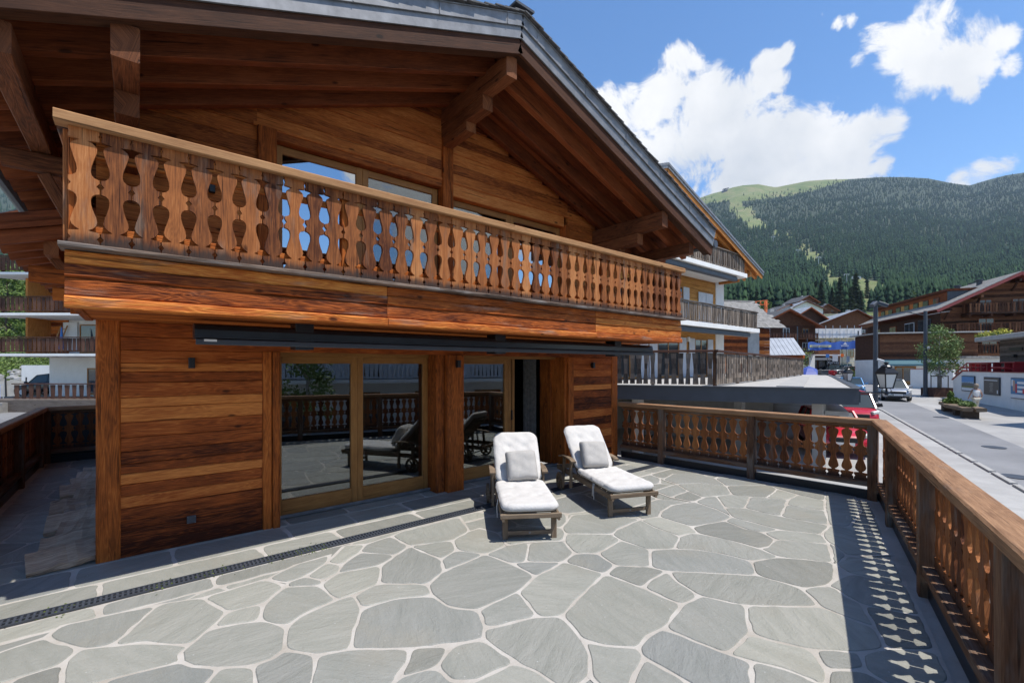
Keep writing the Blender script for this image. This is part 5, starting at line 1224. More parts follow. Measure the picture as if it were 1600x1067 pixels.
# ---------------------------------------------- street side: retaining wall with posters
def seg(name, a, b, z0, z1, th, mat, parent=None, ch=.01):
    mb = MB(); a = cp(*a); b = cp(*b); mb.timber((a.x, a.y, (z0 + z1) / 2), (b.x, b.y, (z0 + z1) / 2), th, z1 - z0, ch=ch); return mb.build(name, M[mat], parent)
WA, WB = (34.8, 35.9), (27.0, 19.7)
wv = Vector((WB[0] - WA[0], WB[1] - WA[1])); wl = wv.length; wv.normalize()
rwp = cp(*WA, -.7); wang = math.atan2(*(lambda d: (d.y, d.x))(cp(wv.x, wv.y)))
rw_ = empty('retaining_wall', rwp, wang); tag(rw_, 'white retaining wall hung with poster boards beside the street', 'wall')
# local: x along the wall towards the viewer, -y side?  find which side faces the street
side_ = cp(-1, 0); lx = Vector((math.cos(wang), math.sin(wang), 0)); ly = Vector((-lx.y, lx.x, 0)); S = 1 if side_.dot(ly) > 0 else -1
WT = 2.17
mb = MB(); 
for y in (0, -S * .3):
    q = [(0, y, -1), (wl, y, -1), (wl, y, WT), (1.7, y, WT), (0, y, WT - .62)]; mb.poly(q if (y == 0) == (S < 0) else q[::-1])
q = [(0, -1), (wl, -1), (wl, WT), (1.7, WT), (0, WT - .62)]
for i in range(5):
    a, b = q[i], q[(i + 1) % 5]; mb.poly([(a[0], 0, a[1]), (b[0], 0, b[1]), (b[0], -S * .3, b[1]), (a[0], -S * .3, a[1])])
mb.build('wall', M['white'], rw_)
M['redbrown'] = plain('red_brown_paint', (.27, .055, .045), .5, 0, .1)
mb = MB(); mb.timber((-.1, -S * .1, WT - .66), (1.75, -S * .1, WT + .10), .36, .07, ch=.01); mb.timber((1.7, -S * .12, WT + .02), (wl, -S * .12, WT + .02), .34, .05, ch=.01); mb.timber((.0, -S * .1, WT - .2), (2.0, -S * .1, WT + .62), .07, .07, ch=.01); mb.timber((2.0, -S * .1, WT + .62), (3.4, -S * .1, WT + .62), .06, .06, ch=.01); mb.build('coping', M['redbrown'], rw_)
mb = MB()
for x in (2.0, 2.7, 3.4, 4.2, 5.0): mb.timber((x, -S * .1, WT), (x, -S * .1, WT + .60), .05, .05, (0, 1, 0), .005)
mb.timber((3.4, -S * .1, WT + .58), (5.2, -S * .1, WT + .58), .05, .05, ch=.005); mb.build('guard_rail', M['redbrown'], rw_)
def on_wall(x_px):        # distance along the wall hit by a sight line
    k = (x_px - 800) / 711.1; return (k * WA[1] - WA[0]) / (wv.x - k * wv.y)
def poster(label, xa, xb, z0, z1, frame, paint):
    a, b = on_wall(xa), on_wall(xb); o_ = lx * ((a + b) / 2) + ly * (S * .05); t = empty('poster_board', rwp + o_ + Vector((0, 0, z0)), wang if S < 0 else wang + math.pi); tag(t, label, 'poster board', 'poster boards on the white wall')
    w_ = abs(b - a); h = z1 - z0; mb = MB(); mb.box(-w_ / 2, w_ / 2, -.03, .03, 0, h, .005); mb.build('frame', M[frame], t); paint(t, w_, h); return t
def flatmat(n, c, r=.5): M[n] = newmat(n, r, c)[0]
for n, c in (('p_sky', (.10, .26, .52)), ('p_haze', (.32, .42, .52)), ('p_rock', (.14, .14, .13)), ('p_grass', (.17, .17, .05)), ('p_white', (.72, .73, .74)), ('p_brown', (.10, .085, .075)), ('p_beige', (.33, .30, .26)), ('p_blue', (.06, .20, .38)), ('p_red', (.52, .03, .05)), ('p_skin', (.48, .30, .22)), ('bannerblue', (.08, .17, .52)), ('banneryel', (.72, .66, .30)), ('orange', (.75, .16, .03)), ('yellow', (.70, .42, .04)), ('signblue', (.05, .18, .50)), ('umbblue', (.045, .075, .30)), ('teal', (.04, .12, .15))): flatmat(n, c)
def quad(t, x0, x1, z0, z1, y, mat, name='print'): mb = MB(); mb.box(x0, x1, y - .004, y, z0, z1, 0); return mb.build(name, M[mat], t)
def landscape(t, w_, h):
    quad(t, -w_ / 2 + .06, w_ / 2 - .06, .06, h - .06, -.034, 'p_white'); quad(t, -w_ / 2 + .06, w_ / 2 - .06, .28, h - .06, -.040, 'p_sky', 'sky_print')
    for k, (mat, base, amp, f0) in enumerate((('p_haze', .56, .10, 5), ('p_rock', .46, .13, 8), ('p_grass', .33, .05, 4))):
        mb = MB(); n = 16; W_ = w_ - .12
        top = [h * (base + amp * (.5 + .5 * math.sin(i * f0 / n * 3 + k) * math.cos(i * 1.3 + k))) for i in range(n + 1)]
        for i in range(n): x0, x1 = -W_ / 2 + W_ * i / n, -W_ / 2 + W_ * (i + 1) / n; mb.poly([(x0, -.046 - .004 * k, .28), (x1, -.046 - .004 * k, .28), (x1, -.046 - .004 * k, top[i + 1]), (x0, -.046 - .004 * k, top[i])])
        mb.build('mountain_print', M[mat], t)
def notice(t, w_, h):
    quad(t, -w_ / 2 + .05, w_ / 2 - .05, .05, h - .05, -.036, 'p_brown'); quad(t, -w_ / 2 + .12, w_ / 2 - .2, h * .80, h * .84, -.042, 'p_white', 'text_line')
    for k in range(9): r_ = random.Random(k); quad(t, -.22 + .12 * r_.random(), .18 + .1 * r_.random(), h * (.66 - .06 * k), h * (.685 - .06 * k), -.042, 'p_beige', 'text_line')
    quad(t, w_ / 2 - .26, w_ / 2 - .14, .12, .34, -.042, 'p_white')
def advert(t, w_, h):
    quad(t, -w_ / 2 + .04, w_ / 2 - .04, .04, h - .04, -.036, 'p_blue'); quad(t, -w_ / 2 + .04, w_ / 2 - .04, .04, .26, -.042, 'p_white', 'white_strip'); quad(t, -w_ / 2 + .12, -w_ / 2 + .32, h - .5, h - .12, -.042, 'p_white', 'logo')
    for k in range(3): quad(t, -w_ / 2 + .75, w_ / 2 - .12 - .1 * k, h - .36 - .26 * k, h - .22 - .26 * k, -.042, 'p_white', 'text_line')
    quad(t, -w_ / 2 + .28, -w_ / 2 + .50, .45, 1.1, -.043, 'p_skin', 'figure_print'); quad(t, -w_ / 2 + .55, -w_ / 2 + .72, .35, .9, -.043, 'p_red', 'figure_print'); quad(t, w_ / 2 - .7, w_ / 2 - .25, .34, .62, -.043, 'p_red', 'round_print')
poster('poster with a mountain landscape under blue sky, leftmost on the white wall', 1504.5, 1524.5, .72, 1.86, 'steel', landscape)
poster('brown notice board on the white wall, between the two coloured posters', 1539.5, 1564, .66, 1.84, 'steel', notice)
poster('blue and white advertising poster at the right edge of the photo', 1582, 1612, .60, 1.86, 'steel', advert)
# terrace above the wall: benches, annex with grey slab roof and flowers, white wall behind
def above(xpx, D): return px(xpx, D)
M['redbench'] = plain('dark_red_paint', (.36, .02, .03), .45)
for i, (x, D, L_) in enumerate(((1531, 34.5, 2.4), (1549, 33.0, 2.6), (1586, 29.1, 1.6))):
    p = above(x, D); t = empty('bench_table', (p.x, p.y, 1.35), wang); tag(t, ['dark red picnic table above the white wall, left', 'dark red picnic table above the white wall, middle', 'dark red picnic table above the white wall, nearest the shed'][i], 'picnic table', 'dark red picnic tables above the wall')
    mb = MB(); mb.box(-L_ / 2, L_ / 2, -.35, .35, .74, .80, .01); mb.build('table_top', M['redbench'], t)
    for s_ in (-1, 1): mb = MB(); mb.box(-L_ / 2, L_ / 2, s_ * .7 - .13, s_ * .7 + .13, .42, .47, .01); mb.build('seat', M['redbench'], t)
    for s_ in (-1, 1): mb = MB(); mb.box(s_ * (L_ / 2 - .3) - .03, s_ * (L_ / 2 - .3) + .03, -.8, .8, .34, .42, .01); mb.box(s_ * (L_ / 2 - .3) - .03, s_ * (L_ / 2 - .3) + .03, -.3, .3, 0, .74, .01); mb.build('leg', M['redbench'], t)
# platform fill behind the wall
mb = MB(); P = [rwp + lx * 1.6 - ly * S * .3, rwp + lx * wl - ly * S * .3, rwp + lx * wl - ly * S * 14, rwp + lx * -2 - ly * S * 14, rwp + lx * -2 - ly * S * 3]
mb.poly([(p.x, p.y, 1.36) for p in P] if S < 0 else [(p.x, p.y, 1.36) for p in P][::-1]); pf = mb.build('upper_terrace', M['plaza']); struct(pf)
ANN = empty('annex', px(1562, 32.2, 1.36), A0 + R(-118)); tag(ANN, 'grey plank annex with a thick pale slab roof above the poster wall, right edge', 'building')
plankwall(ANN, 0, 9, 0, 0, 2.3, 'shed', h=.16, seed=4); wallbox(ANN, 0.02, 9, .04, 6, 0, 2.3, 'shed', 'side_wall')
mb = MB(); mb.box(-1.3, 9.6, -.9, 6.6, 2.30, 2.62, .03); mb.build('roof', M['concrete'], ANN)
mb = MB(); mb.box(1.5, 3.2, -.07, -.02, 1.55, 1.75, 0); mb.build('vent_slot', M['black'], ANN); mb = MB(); mb.box(2.2, 2.5, -.2, -.03, 1.1, 1.3, .03); mb.build('wall_lamp', M['black'], ANN)
for i, (x, w_) in enumerate(((-1.0, 1.1), (1.4, .9))):
    t = empty('flower_bed', ANN.location + Matrix.Rotation(A0 + R(-118), 3, 'Z') @ Vector((x + .5, -.6, 2.63)), A0 + R(-118)); tag(t, ['yellow flowers on the left corner of the slab roof', 'yellow flowers further right on the slab roof'][i], 'flowers', 'yellow flowers on the slab roof')
    leaves('blossom', [(-w_ * .6, 0, .15, .35, .2), (0, 0, .2, .4, .3), (w_ * .6, 0, .15, .4, .25)], 350, .05, M['leafyellow'], t, i); leaves('foliage', [(-w_ * .6, 0, .1, .4, .15), (w_ * .3, 0, .1, .5, .15)], 250, .06, M['leaf2'], t, i + 5)
BG = empty('white_annexe_wall', px(1504, 40, 1.3), A0); tag(BG, 'white wall with a tiled cap behind the red picnic tables', 'wall')
wallbox(BG, 0, 5, 0, .3, -1.6, 1.25, 'white'); mb = MB()
for k in range(11): mb.box(-.2 + k * .45, .23 + k * .45, -.5, .4, 1.26 + .01 * (k % 2), 1.44, .02); 
mb.build('tiled_cap', M['stoneroof'], BG)
# off to the right a tall shop building shades the pavement
OB = empty('shop_building', cp(31.5, 17.5, -.9), A0 + R(14)); tag(OB, 'tall white building beyond the right edge that shades the pavement', 'building')
wallbox(OB, -3.2, 6, -9, 3.2, -1, 8.2, 'white'); mb = MB(); mb.box(-4.0, 7, -10, 4, 8.2, 8.6, .03); mb.build('roof', M['slate'], OB)
# low white wall, corten planter with birch, bench planter
lw = empty('garden_wall', px(1424, 46), A0); tag(lw, 'low white garden wall behind the birch tree', 'wall'); a_, b_ = gxy(1424, 47), gxy(1491, 43.5)
mb = MB(); o_ = lw.location; a2, b2 = a_ - o_, b_ - o_; iv = Matrix.Rotation(-A0, 3, 'Z'); a2 = iv @ a2; b2 = iv @ b2; mb.timber((a2.x, a2.y, .45), (b2.x, b2.y, .45), .3, 2.2, ch=.01); mb.build('wall', M['white'], lw); mb = MB(); mb.timber((a2.x, a2.y, 1.58), (b2.x, b2.y, 1.58), .38, .06, ch=.01); mb.build('coping', M['redbrown'], lw)
M['corten'] = plain('rusted_steel', (.075, .035, .025), .8, .2, .2, 4)
pc = gxy(1468, 37.2); t = empty('steel_planter', pc, A0); tag(t, 'rust brown steel planter at the foot of the birch tree', 'planter')
mb = MB(); 
for (x0, x1, y0, y1) in ((-1.0, 1.0, -.6, -.56), (-1.0, 1.0, .56, .6), (-1.0, -.96, -.56, .56), (.96, 1.0, -.56, .56)): mb.box(x0, x1, y0, y1, -.05, .72, .004)
mb.build('box', M['corten'], t); mb = MB(); mb.box(-.95, .95, -.55, .55, .1, .62, 0); mb.build('soil', M['barkdark'], t)
st_ = empty('tree_stakes', pc + Vector((0, 0, .62)), A0); tag(st_, 'wooden stake frame round the young birch trunk', 'tree stakes'); mb = MB()
for a in (-.42, .42):
    for b in (-.3, .3): mb.tube([(a, b, 0), (a, b, 1.1)], .035, 6)
mb.timber((-.45, -.3, 1.05), (.45, -.3, 1.05), .05, .06); mb.timber((-.45, .3, 1.05), (.45, .3, 1.05), .05, .06); mb.build('stakes', M['shed'], st_)
tree('birch_tree', 'young birch with a round green crown in the rust brown planter', pc + Vector((0, 0, .6)), 4.9, 1.75, n=4200, size=.085, trunk=.30, seed=5, tr=.07, blobs=20)
BP = empty('bench_planter', cp((24.2 + 26.9) / 2, (23.8 + 28.4) / 2, -1.45 + .0224 * 26.1), 0); tag(BP, 'long boat shaped timber slab bench with plants growing from it', 'bench planter')
dv = (cp(24.2, 23.8) - cp(26.9, 28.4)); BP.rotation_euler = (0, 0, math.atan2(dv.y, dv.x)); hl = dv.length / 2; dz = 0
mb = MB()
for s_ in (-1, 1): mb.timber((-hl, s_ * .10, .46), (hl * .1, s_ * .30, .46), .22, .20, (0, 0, 1), .03, segs=6, wob=.02, w1=.60); mb.timber((hl * .1, s_ * .30, .46), (hl, s_ * .26, .46), .60, .20, (0, 0, 1), .03, segs=6, wob=.02, w1=.42)
mb.build('slab', M['teak'], BP)
for x in (-hl * .55, hl * .25, hl * .72): mb = MB(); mb.box(x - .22, x + .22, -.32, .32, -.15, .36, .03); mb.build('support', M['barkdark'], BP)
M_ = Matrix.Rotation(BP.rotation_euler.z, 3, 'Z')
for i, (x, r_, mats, lab) in enumerate(((-hl * .30, .42, ('leaf2', 'leafyellow'), 'tall light green plant with yellow blooms in the middle of the bench planter'), (-hl * .58, .32, ('leaf', None), 'dark green bush at the far end of the bench planter'), (hl * .58, .36, ('leaf', None), 'round green shrub at the near end of the bench planter'))):
    t = empty('planted_shrub', BP.location + M_ @ Vector((x, 0, .5))); tag(t, lab, 'shrub', 'shrubs in the bench planter'); leaves('foliage', [(0, 0, r_ * .4, r_, r_ * .6), (r_ * .5, .1, r_ * .35, r_ * .6, r_ * .4), (-r_ * .5, -.1, r_ * .3, r_ * .6, r_ * .4)], 1300, .06, M[mats[0]], t, i)
    if mats[1]: leaves('blossom', [(0, 0, r_ * .15, r_ * .9, r_ * .3)], 260, .045, M[mats[1]], t, i + 20); leaves('tall_stems', [(0.1, .1, r_ * 1.1, r_ * .3, r_ * .7)], 160, .1, M['leaf2'], t, i + 30)
# ---------------------------------------------- big dark chalet on the right
f2, s2 = Vector((.947, -.32)), Vector((.32, .947)); fw = cp(f2.x, f2.y); bang = math.atan2(fw.y, fw.x)
bc = empty('village_chalet', cp(51.8, 55, -.2), bang); tag(bc, 'big dark timber chalet with three balconies and white ground floor, behind the birch', 'chalet')
def bclip(z, a, b): d = (12.35 - z) / .5; return max(a, 6.6 - d), min(b, 6.6 + d)
wallbox(bc, 0, 13.5, 0, 21, -1, 8.4, 'chaletwood', label='dark side walls')
plankwall(bc, 0, 13.5, -.04, 3.3, 12.2, 'chaletwood', h=.32, seed=6, clipf=bclip, holes=((8.6, 9.5, 10.2, 10.9),))
wallbox(bc, -.06, 13.6, -.10, 21.1, -1, 3.3, 'white', 'ground_floor', 'white rendered ground floor')
gable_roof(bc, -1.1, 14.3, -1.7, 21.5, 12.75, 8.75, 'stoneroof', .35, 'redbrown', 6.6, rows=22)
for k, (z, x0) in enumerate(((8.25, 2.0), (5.9, .8), (3.45, 2.6))):
    mb = MB(); mb.box(x0 - .1, 13.6, -1.5, -.06, z - .18, z, .02)
    for j in range(6): mb.box(x0 + j * 2, x0 + .2 + j * 2, -1.4, -.05, z - .42, z - .185, .02)
    mb.build('balcony_floor', M['chaletwood'], bc); rail_boards(bc, x0, 13.5, -1.45, z, 1.15, 'chaletwood', .26, .17, seed=30 + k, ends=((x0, -.1),), depth=.03)
for (a, b, z0, z1) in ((3.5, 5.0, 5.95, 7.7), (9.2, 10.6, 5.95, 7.7), (3.8, 5.3, 3.5, 5.4), (8.6, 9.5, 10.2, 10.9), (3.6, 4.8, 8.3, 9.9), (6.6, 7.8, 8.3, 9.9)): win(bc, a, b, z0, z1, -.06, 'roofwood', div=1 if b - a < 1 else 2)
for x, zt in ((.3, 8.9), (3.2, 10.3), (6.6, 12.0), (10, 10.3), (13.0, 8.9)): mb = MB(); mb.box(x - .12, x + .12, -1.5, .5, zt - .3, zt, .02); mb.timber((x, -.05, zt - 1.2), (x, -1.0, zt - .3), .15, .18); mb.build('purlin', M['chaletwood'], bc)
# long shed dormer on the left slope
dm = MB(); mb = MB()
wallbox(bc, 1.3, 5.6, 1.2, 20.6, 8.6, 11.2, 'roofwood', 'dormer')
for k in range(7):
    y = 3.0 + k * 2.5
    mb = MB(); mb.box(1.22, 1.28, y, y + 1.4, 9.75, 10.75, .01); o = mb.build('dormer_window', M['chaletwood'], bc); g_ = MB(); g_.box(1.19, 1.215, y + .1, y + 1.3, 9.85, 10.65, 0); g_.build('pane', M['glass_far'], o)
    mb = MB(); mb.box(1.23, 1.28, y + 1.45, y + 2.4, 9.75, 10.75, .01); mb.build('dormer_panel', M['n_wood' if k % 2 else 'log'], bc)
mb = MB(); mb.box(1.0, 6.2, .9, 21, 11.22, 11.5, .02); mb.build('dormer_roof', M['roofwood'], bc)
mb = MB(); mb.box(1.18, 5.2, 1.0, 1.18, 8.8, 11.2, .02); mb.build('slate_cheek', M['steel'], bc)
for (x, y, z, h) in ((4.0, 5, 11.4, 1.0), (7.5, 9, 12.3, .9), (5.2, 3, 12, .7), (8.6, 4, 11.8, 1.0)): mb = MB(); mb.lathe([(.28, 0), (.28, h * .8), (.4, h * .82), (.4, h)], c=(x, y, z), n=8); mb.build('chimney', M['steel'], bc)
# side towards the street: upper openings, canopy roof strip
def sidewin(y0, y1, z0, z1, mat='glass_far', x=-.03, fm='roofwood'):
    mb = MB(); mb.box(x - .08, x, y0, y1, z0, z1, .01); o = mb.build('window', M[fm], bc); g_ = MB(); g_.box(x - .10, x - .085, y0 + .08, (y0 + y1) / 2 - .04, z0 + .1, z1 - .1, 0); g_.box(x - .10, x - .085, (y0 + y1) / 2 + .04, y1 - .08, z0 + .1, z1 - .1, 0); g_.build('pane', M[mat], o)
sidewin(2, 5.0, 6.1, 8.0, fm='steel'); sidewin(6, 8.5, 6.1, 7.9, fm='shutter'); sidewin(11, 13, 6.1, 7.8); sidewin(16, 18, 6.1, 7.8)
for y in (9, 12.5, 16, 19): sidewin(y, y + 1.2, .9, 2.5, x=-.07)
# projecting lower block with the shop door
lb = empty('shop', cp(43.6, 52.5, -.35), bang + R(4)); tag(lb, 'projecting shop with timber upper wall and white ground floor around a brown door', 'building')
wallbox(lb, -1, 8.2, 0, 6, -.6, 2.95, 'white'); plankwall(lb, -1.02, 8.22, -.1, 2.96, 5.9, 'chaletwood', h=.3, seed=12); wallbox(lb, -1.0, 8.2, 0, 6, 2.95, 5.9, 'chaletwood', 'upper_wall')
mb = MB(); mb.box(-1.6, 8.9, -.7, 6.4, 5.93, 6.05, .02); mb.build('roof', M['concrete'], lb)
M['awningteal'] = M['teal']; mb = MB(); mb.timber((-.9, -.1, 2.85), (-.9, -1.3, 2.35), .01, .01); 
mb.poly([(-.9, -.12, 3.0), (4.6, -.12, 3.0), (4.6, -1.3, 2.45), (-.9, -1.3, 2.45)][::-1]); mb.poly([(-.9, -1.3, 2.45), (4.6, -1.3, 2.45), (4.6, -1.3, 2.25), (-.9, -1.3, 2.25)][::-1]); mb.build('awning', M['teal'], lb)
dd = MB(); dd.box(.45, .6, -.08, .1, -.1, 2.2, .01); dd.box(2.35, 2.5, -.08, .1, -.1, 2.2, .01); dd.box(.6, 2.35, -.075, .1, 2.05, 2.2, .01); dd.box(1.2, 1.28, -.075, .1, -.1, 2.05, .01); dd.box(1.3, 2.34, -.07, .05, -.1, .5, .01); o = dd.build('door', M['frame'], lb); g_ = MB(); g_.box(.6, 2.35, -.04, -.02, .0, 2.05, 0); g_.build('pane', M['glass_far'], o)
win(lb, 4.9, 7.9, .3, 2.5, -.03, div=2); mb = MB(); mb.box(.3, 2.7, -1.0, 0, -.4, -.05, .01); mb.build('doorstep', M['concrete'], lb)
def text(s, parent, x, y, z, size, mat, name='lettering', rot=(90, 0, 0), ext=.01, align='CENTER'):
    cu = bpy.data.curves.new('t', 'FONT'); cu.body = s; cu.size = size; cu.extrude = ext; cu.align_x = align; cu.align_y = 'CENTER'; cu.resolution_u = 2; o = bpy.data.objects.new('t', cu); COL.objects.link(o)
    me = bpy.data.meshes.new_from_object(o.evaluated_get(bpy.context.evaluated_depsgraph_get())); bpy.data.objects.remove(o); me.materials.clear(); me.materials.append(M[mat])
    r_ = bpy.data.objects.new(name, me); COL.objects.link(r_); r_.parent = parent; r_.location = (x, y, z); r_.rotation_euler = tuple(R(v) for v in rot); return r_
text('ALP', lb, -.25, -.03, 1.85, .50, 'metal_dark'); text('rom', lb, .02, -.03, 1.30, .50, 'metal_dark')
# ---------------------------------------------- generic village chalets
def vchalet(label, x, D, ybase, w_, dp, hw, hr, rot=0, roof='slate', upper='chaletwood', ground='white', gh=2.6, storeys=2, seed=0, asym=.5, over=.9, name='village_chalet'):
    z = zat(ybase, D); t = empty(name, px(x, D, z), A0 + R(rot)); tag(t, label, 'chalet'); q = random.Random(seed); x0, x1 = -w_ / 2, w_ / 2; xr = x0 + w_ * asym
    wallbox(t, x0, x1, 0, dp, -6, gh, ground, 'ground_floor'); wallbox(t, x0 - .05, x1 + .05, -.05, dp + .05, gh, hw, upper)
    mb = MB(); mb.poly([(x0 - .05, -.05, hw), (x1 + .05, -.05, hw), (xr, -.05, hr - .15)]); mb.build('gable', M[upper], t); mb = MB(); mb.poly([(x1 + .05, dp, hw), (x0 - .05, dp, hw), (xr, dp, hr - .15)]); mb.build('gable', M[upper], t)
    sl_ = (hr - hw) / max(xr - x0, x1 - xr); gable_roof(t, x0 - over, x1 + over, -over * 1.3, dp + over, hr + .1, hw - over * sl_ * .8, roof, .25, 'roofwood', xr, rows=8)
    n = max(2, int(w_ / 3.2)); fh = (hw - gh) / max(1, storeys - 1) if storeys > 1 else 2.5
    for s_ in range(storeys):
        zb_ = .3 if s_ == 0 else gh + fh * (s_ - 1) + .25
        for k in range(n): xx = x0 + w_ * (k + .5) / n; win(t, xx - .6, xx + .6, zb_ + (.4 if s_ == 0 else .1), zb_ + 1.75, -.06, 'white' if q.random() < .5 else 'frame', div=2)
        if s_ > 0:
            mb = MB(); mb.box(x0 + .2, x1 - .2, -1.1, -.06, zb_ - .22, zb_ - .08, 0); mb.build('balcony_floor', M['cream' if q.random() < .4 else upper], t); rail_boards(t, x0 + .2, x1 - .2, -1.08, zb_ - .1, .95, 'chaletwood' if q.random() < .7 else 'brownrail', .5, .36, seed=seed + s_, depth=.04)
    mb = MB(); mb.box(xr + 1, xr + 1.8, dp * .5, dp * .5 + .8, hr - 1.2, hr + .9, .02); mb.build('chimney', M['concrete'], t); return t
vchalet('dark timber chalet with grey roof just right of the stone roofed barn', 1228, 80, 576, 11, 11, 7.6, 10.3, 6, storeys=3, seed=1)
vchalet('cream and timber chalet with pale roof, rising behind the dark one', 1262, 115, 552, 12, 13, 8.2, 11.5, 12, 'paleroof', 'chaletwood', 'cream', storeys=3, seed=2)
vchalet('wide chalet with a long grey roof behind the scaffolded building', 1322, 112, 560, 17, 14, 7.4, 11.8, -14, 'paleroof', storeys=3, seed=3, asym=.62)
vchalet('white chalet high up behind the village, left of two', 1233, 190, 506, 11, 10, 5.6, 8, 4, 'slate', 'white', 'white', storeys=2, seed=4)
vchalet('white chalet with dark gable high up behind the village, right of two', 1259, 185, 505, 13, 11, 5.8, 9, -6, 'paleroof', 'white', 'white', storeys=2, seed=5)
vchalet('small topmost chalet under the spruces, above the white ones', 1262, 230, 487, 11, 10, 5, 8, 8, 'slate', 'chaletwood', 'white', storeys=2, seed=6)
vchalet('dark chalet between the wide grey roof and the lamp post', 1356, 135, 560, 14, 12, 9, 12.5, 10, 'slate', storeys=3, seed=7)
vchalet('small brown hut high at the edge of the wood', 1292, 215, 500, 9, 9, 4.5, 7.4, -10, 'slate', 'chaletwood', 'cream', storeys=2, seed=8)
# barn with stone slab roof, its slope facing the street
bn = empty('stone_roofed_barn', px(1172, 44, .75), A0 + R(10)); tag(bn, 'timber and stone barn under a large pale stone slab roof', 'barn')
wallbox(bn, -4.0, 1.5, 0, 8, -1, 4.9, 'shed'); plankwall(bn, -4, -.3, -.05, 0, 4.8, 'log', h=.3, seed=3); wallbox(bn, -.3, .9, -.12, 0, -1, 4.8, 'concrete', 'stone_pier'); plankwall(bn, .9, 2.1, -.06, 0, 4.8, 'log', h=.3, seed=4)
mb = MB(); rq = random.Random(2); n = 22
for k in range(n):
    t0, t1 = k / n, (k + 1.3) / n; x = -4.9
    while x < 2.9: 
        w_ = rq.uniform(.35, .75); y0 = -.8 + 4.6 * t0; y1 = -.8 + 4.6 * t1; mb.timber((x + w_ / 2, y0, 4.75 + 3.2 * t0 + .05), (x + w_ / 2, y1, 4.75 + 3.2 * min(1.03, t1) + rq.uniform(0, .02)), w_ - .012, .05, (0, -.57, .82), 0, r=rq.random()); x += w_
mb.timber((-5, 3.8, 7.95), (2.9, 3.8, 7.95), .5, .12); mb.timber((-1, 6.3, 6.2), (-1, 3.8, 7.9), 7.8, .08, (0, .5, .82), 0); mb.build('roof', M['stoneroof'], bn)
mb = MB(); mb.poly([(1.5, 0, 4.9), (1.5, 8, 4.9), (1.5, 3.8, 7.8)]); mb.build('gable', M['log'], bn); mb = MB(); mb.poly([(-4, 8, 4.9), (-4, 0, 4.9), (-4, 3.8, 7.8)]); mb.build('gable', M['log'], bn)
sr = empty('small_barn', px(1228, 58, .0), A0 + R(-12)); tag(sr, 'small timber barn with a pale sheet metal roof, right of the stone roofed barn', 'barn'); wallbox(sr, -1.6, 2.0, 0, 6, -1, 3.3, 'log')
mb = MB(); 
for k in range(9): x = -2.2 + .5 * k; mb.timber((x, -.6, 3.25), (x, 3.2, 5.6), .46, .05, (0, -.5, .85), 0); mb.timber((x, 6.6, 3.25), (x, 3.2, 5.6), .46, .05, (0, .5, .85), 0)
mb.build('roof', M['paleroof'], sr); mb = MB(); mb.poly([(2.0, 0, 3.3), (2.0, 6, 3.3), (2.0, 3.2, 5.4)]); mb.build('gable', M['log'], sr); mb = MB(); mb.poly([(-1.6, 6, 3.3), (-1.6, 0, 3.3), (-1.6, 3.2, 5.4)]); mb.build('gable', M['log'], sr)
p = px(1236, 62); tree('street_tree', 'leafy green tree at the end of the roof terrace railing, before the small barn', (p.x, p.y, 0), 4.2, 2.6, mat='leaf', n=1800, size=.13, trunk=.2, seed=31, tr=.1)
# crane far behind
cr_ = empty('tower_crane', px(1180, 90, 9), A0 + R(8)); tag(cr_, 'orange construction crane boom showing above the stone roof', 'crane'); mb = MB(); 
for (y, z) in ((0, 0), (.8, 0), (.4, .8)): mb.timber((-9, y, 3.6 + z), (3, y, 5.2 + z), .09, .09, ch=0)
for k in range(12): mb.timber((-9 + k, 0, 3.6 + k * .133), (-8.5 + k, .4, 4.45 + k * .133), .06, .06, ch=0); mb.timber((-8.5 + k, .4, 4.45 + k * .133), (-8 + k, .8, 3.7 + k * .133), .06, .06, ch=0)
mb.build('boom', M['orange'], cr_); mb = MB(); mb.timber((2.6, .4, -8), (2.6, .4, 5.8), .4, .4, (0, 1, 0), 0); mb.build('mast', M['orange'], cr_)
# scaffolded white building, shops and banner
sc = empty('scaffolded_building', px(1300, 88, .6), A0 + R(-4)); tag(sc, 'white building wrapped in scaffolding behind the blue banner', 'building')
wallbox(sc, -4.2, 4.6, 0, 8, -1, 6.6, 'cream'); mb = MB(); mb.box(-4.4, 4.8, -.9, 8, 6.6, 8.4, .03); mb.build('white_sheeting', M['white'], sc); mb = MB()
for k in range(8): mb.tube([(-4.4 + 1.3 * k, -1.1, 0), (-4.4 + 1.3 * k, -1.1, 9.0)], .05, 5)
for z in (2.2, 4.2, 6.2, 8.4): mb.timber((-4.5, -1.1, z), (4.8, -1.1, z), .06, .06, ch=0); 
mb.build('scaffold_poles', M['galv'], sc); mb = MB()
for z in (2.2, 4.2, 6.2): mb.box(-4.4, 4.7, -1.05, -.4, z - .2, z - .14, 0)
mb.build('scaffold_decks', M['banneryel'], sc)
for k in range(4): win(sc, -3.6 + k * 2.1, -2.3 + k * 2.1, 3, 4.6, -.04, 'frame', div=2); 
for k in range(4): win(sc, -3.6 + k * 2.1, -2.3 + k * 2.1, 5, 6.3, -.04, 'frame', div=2)
bnr = empty('street_banner', px(1302, 62, 0), A0); tag(bnr, 'blue banner with a yellow band stretched high across the street', 'banner'); n = 40; mb = MB()
W0, W1 = -3.45, 3.1
def bnz(u): return .12 * math.sin(u * 21) * (1 if u < .5 else .6)
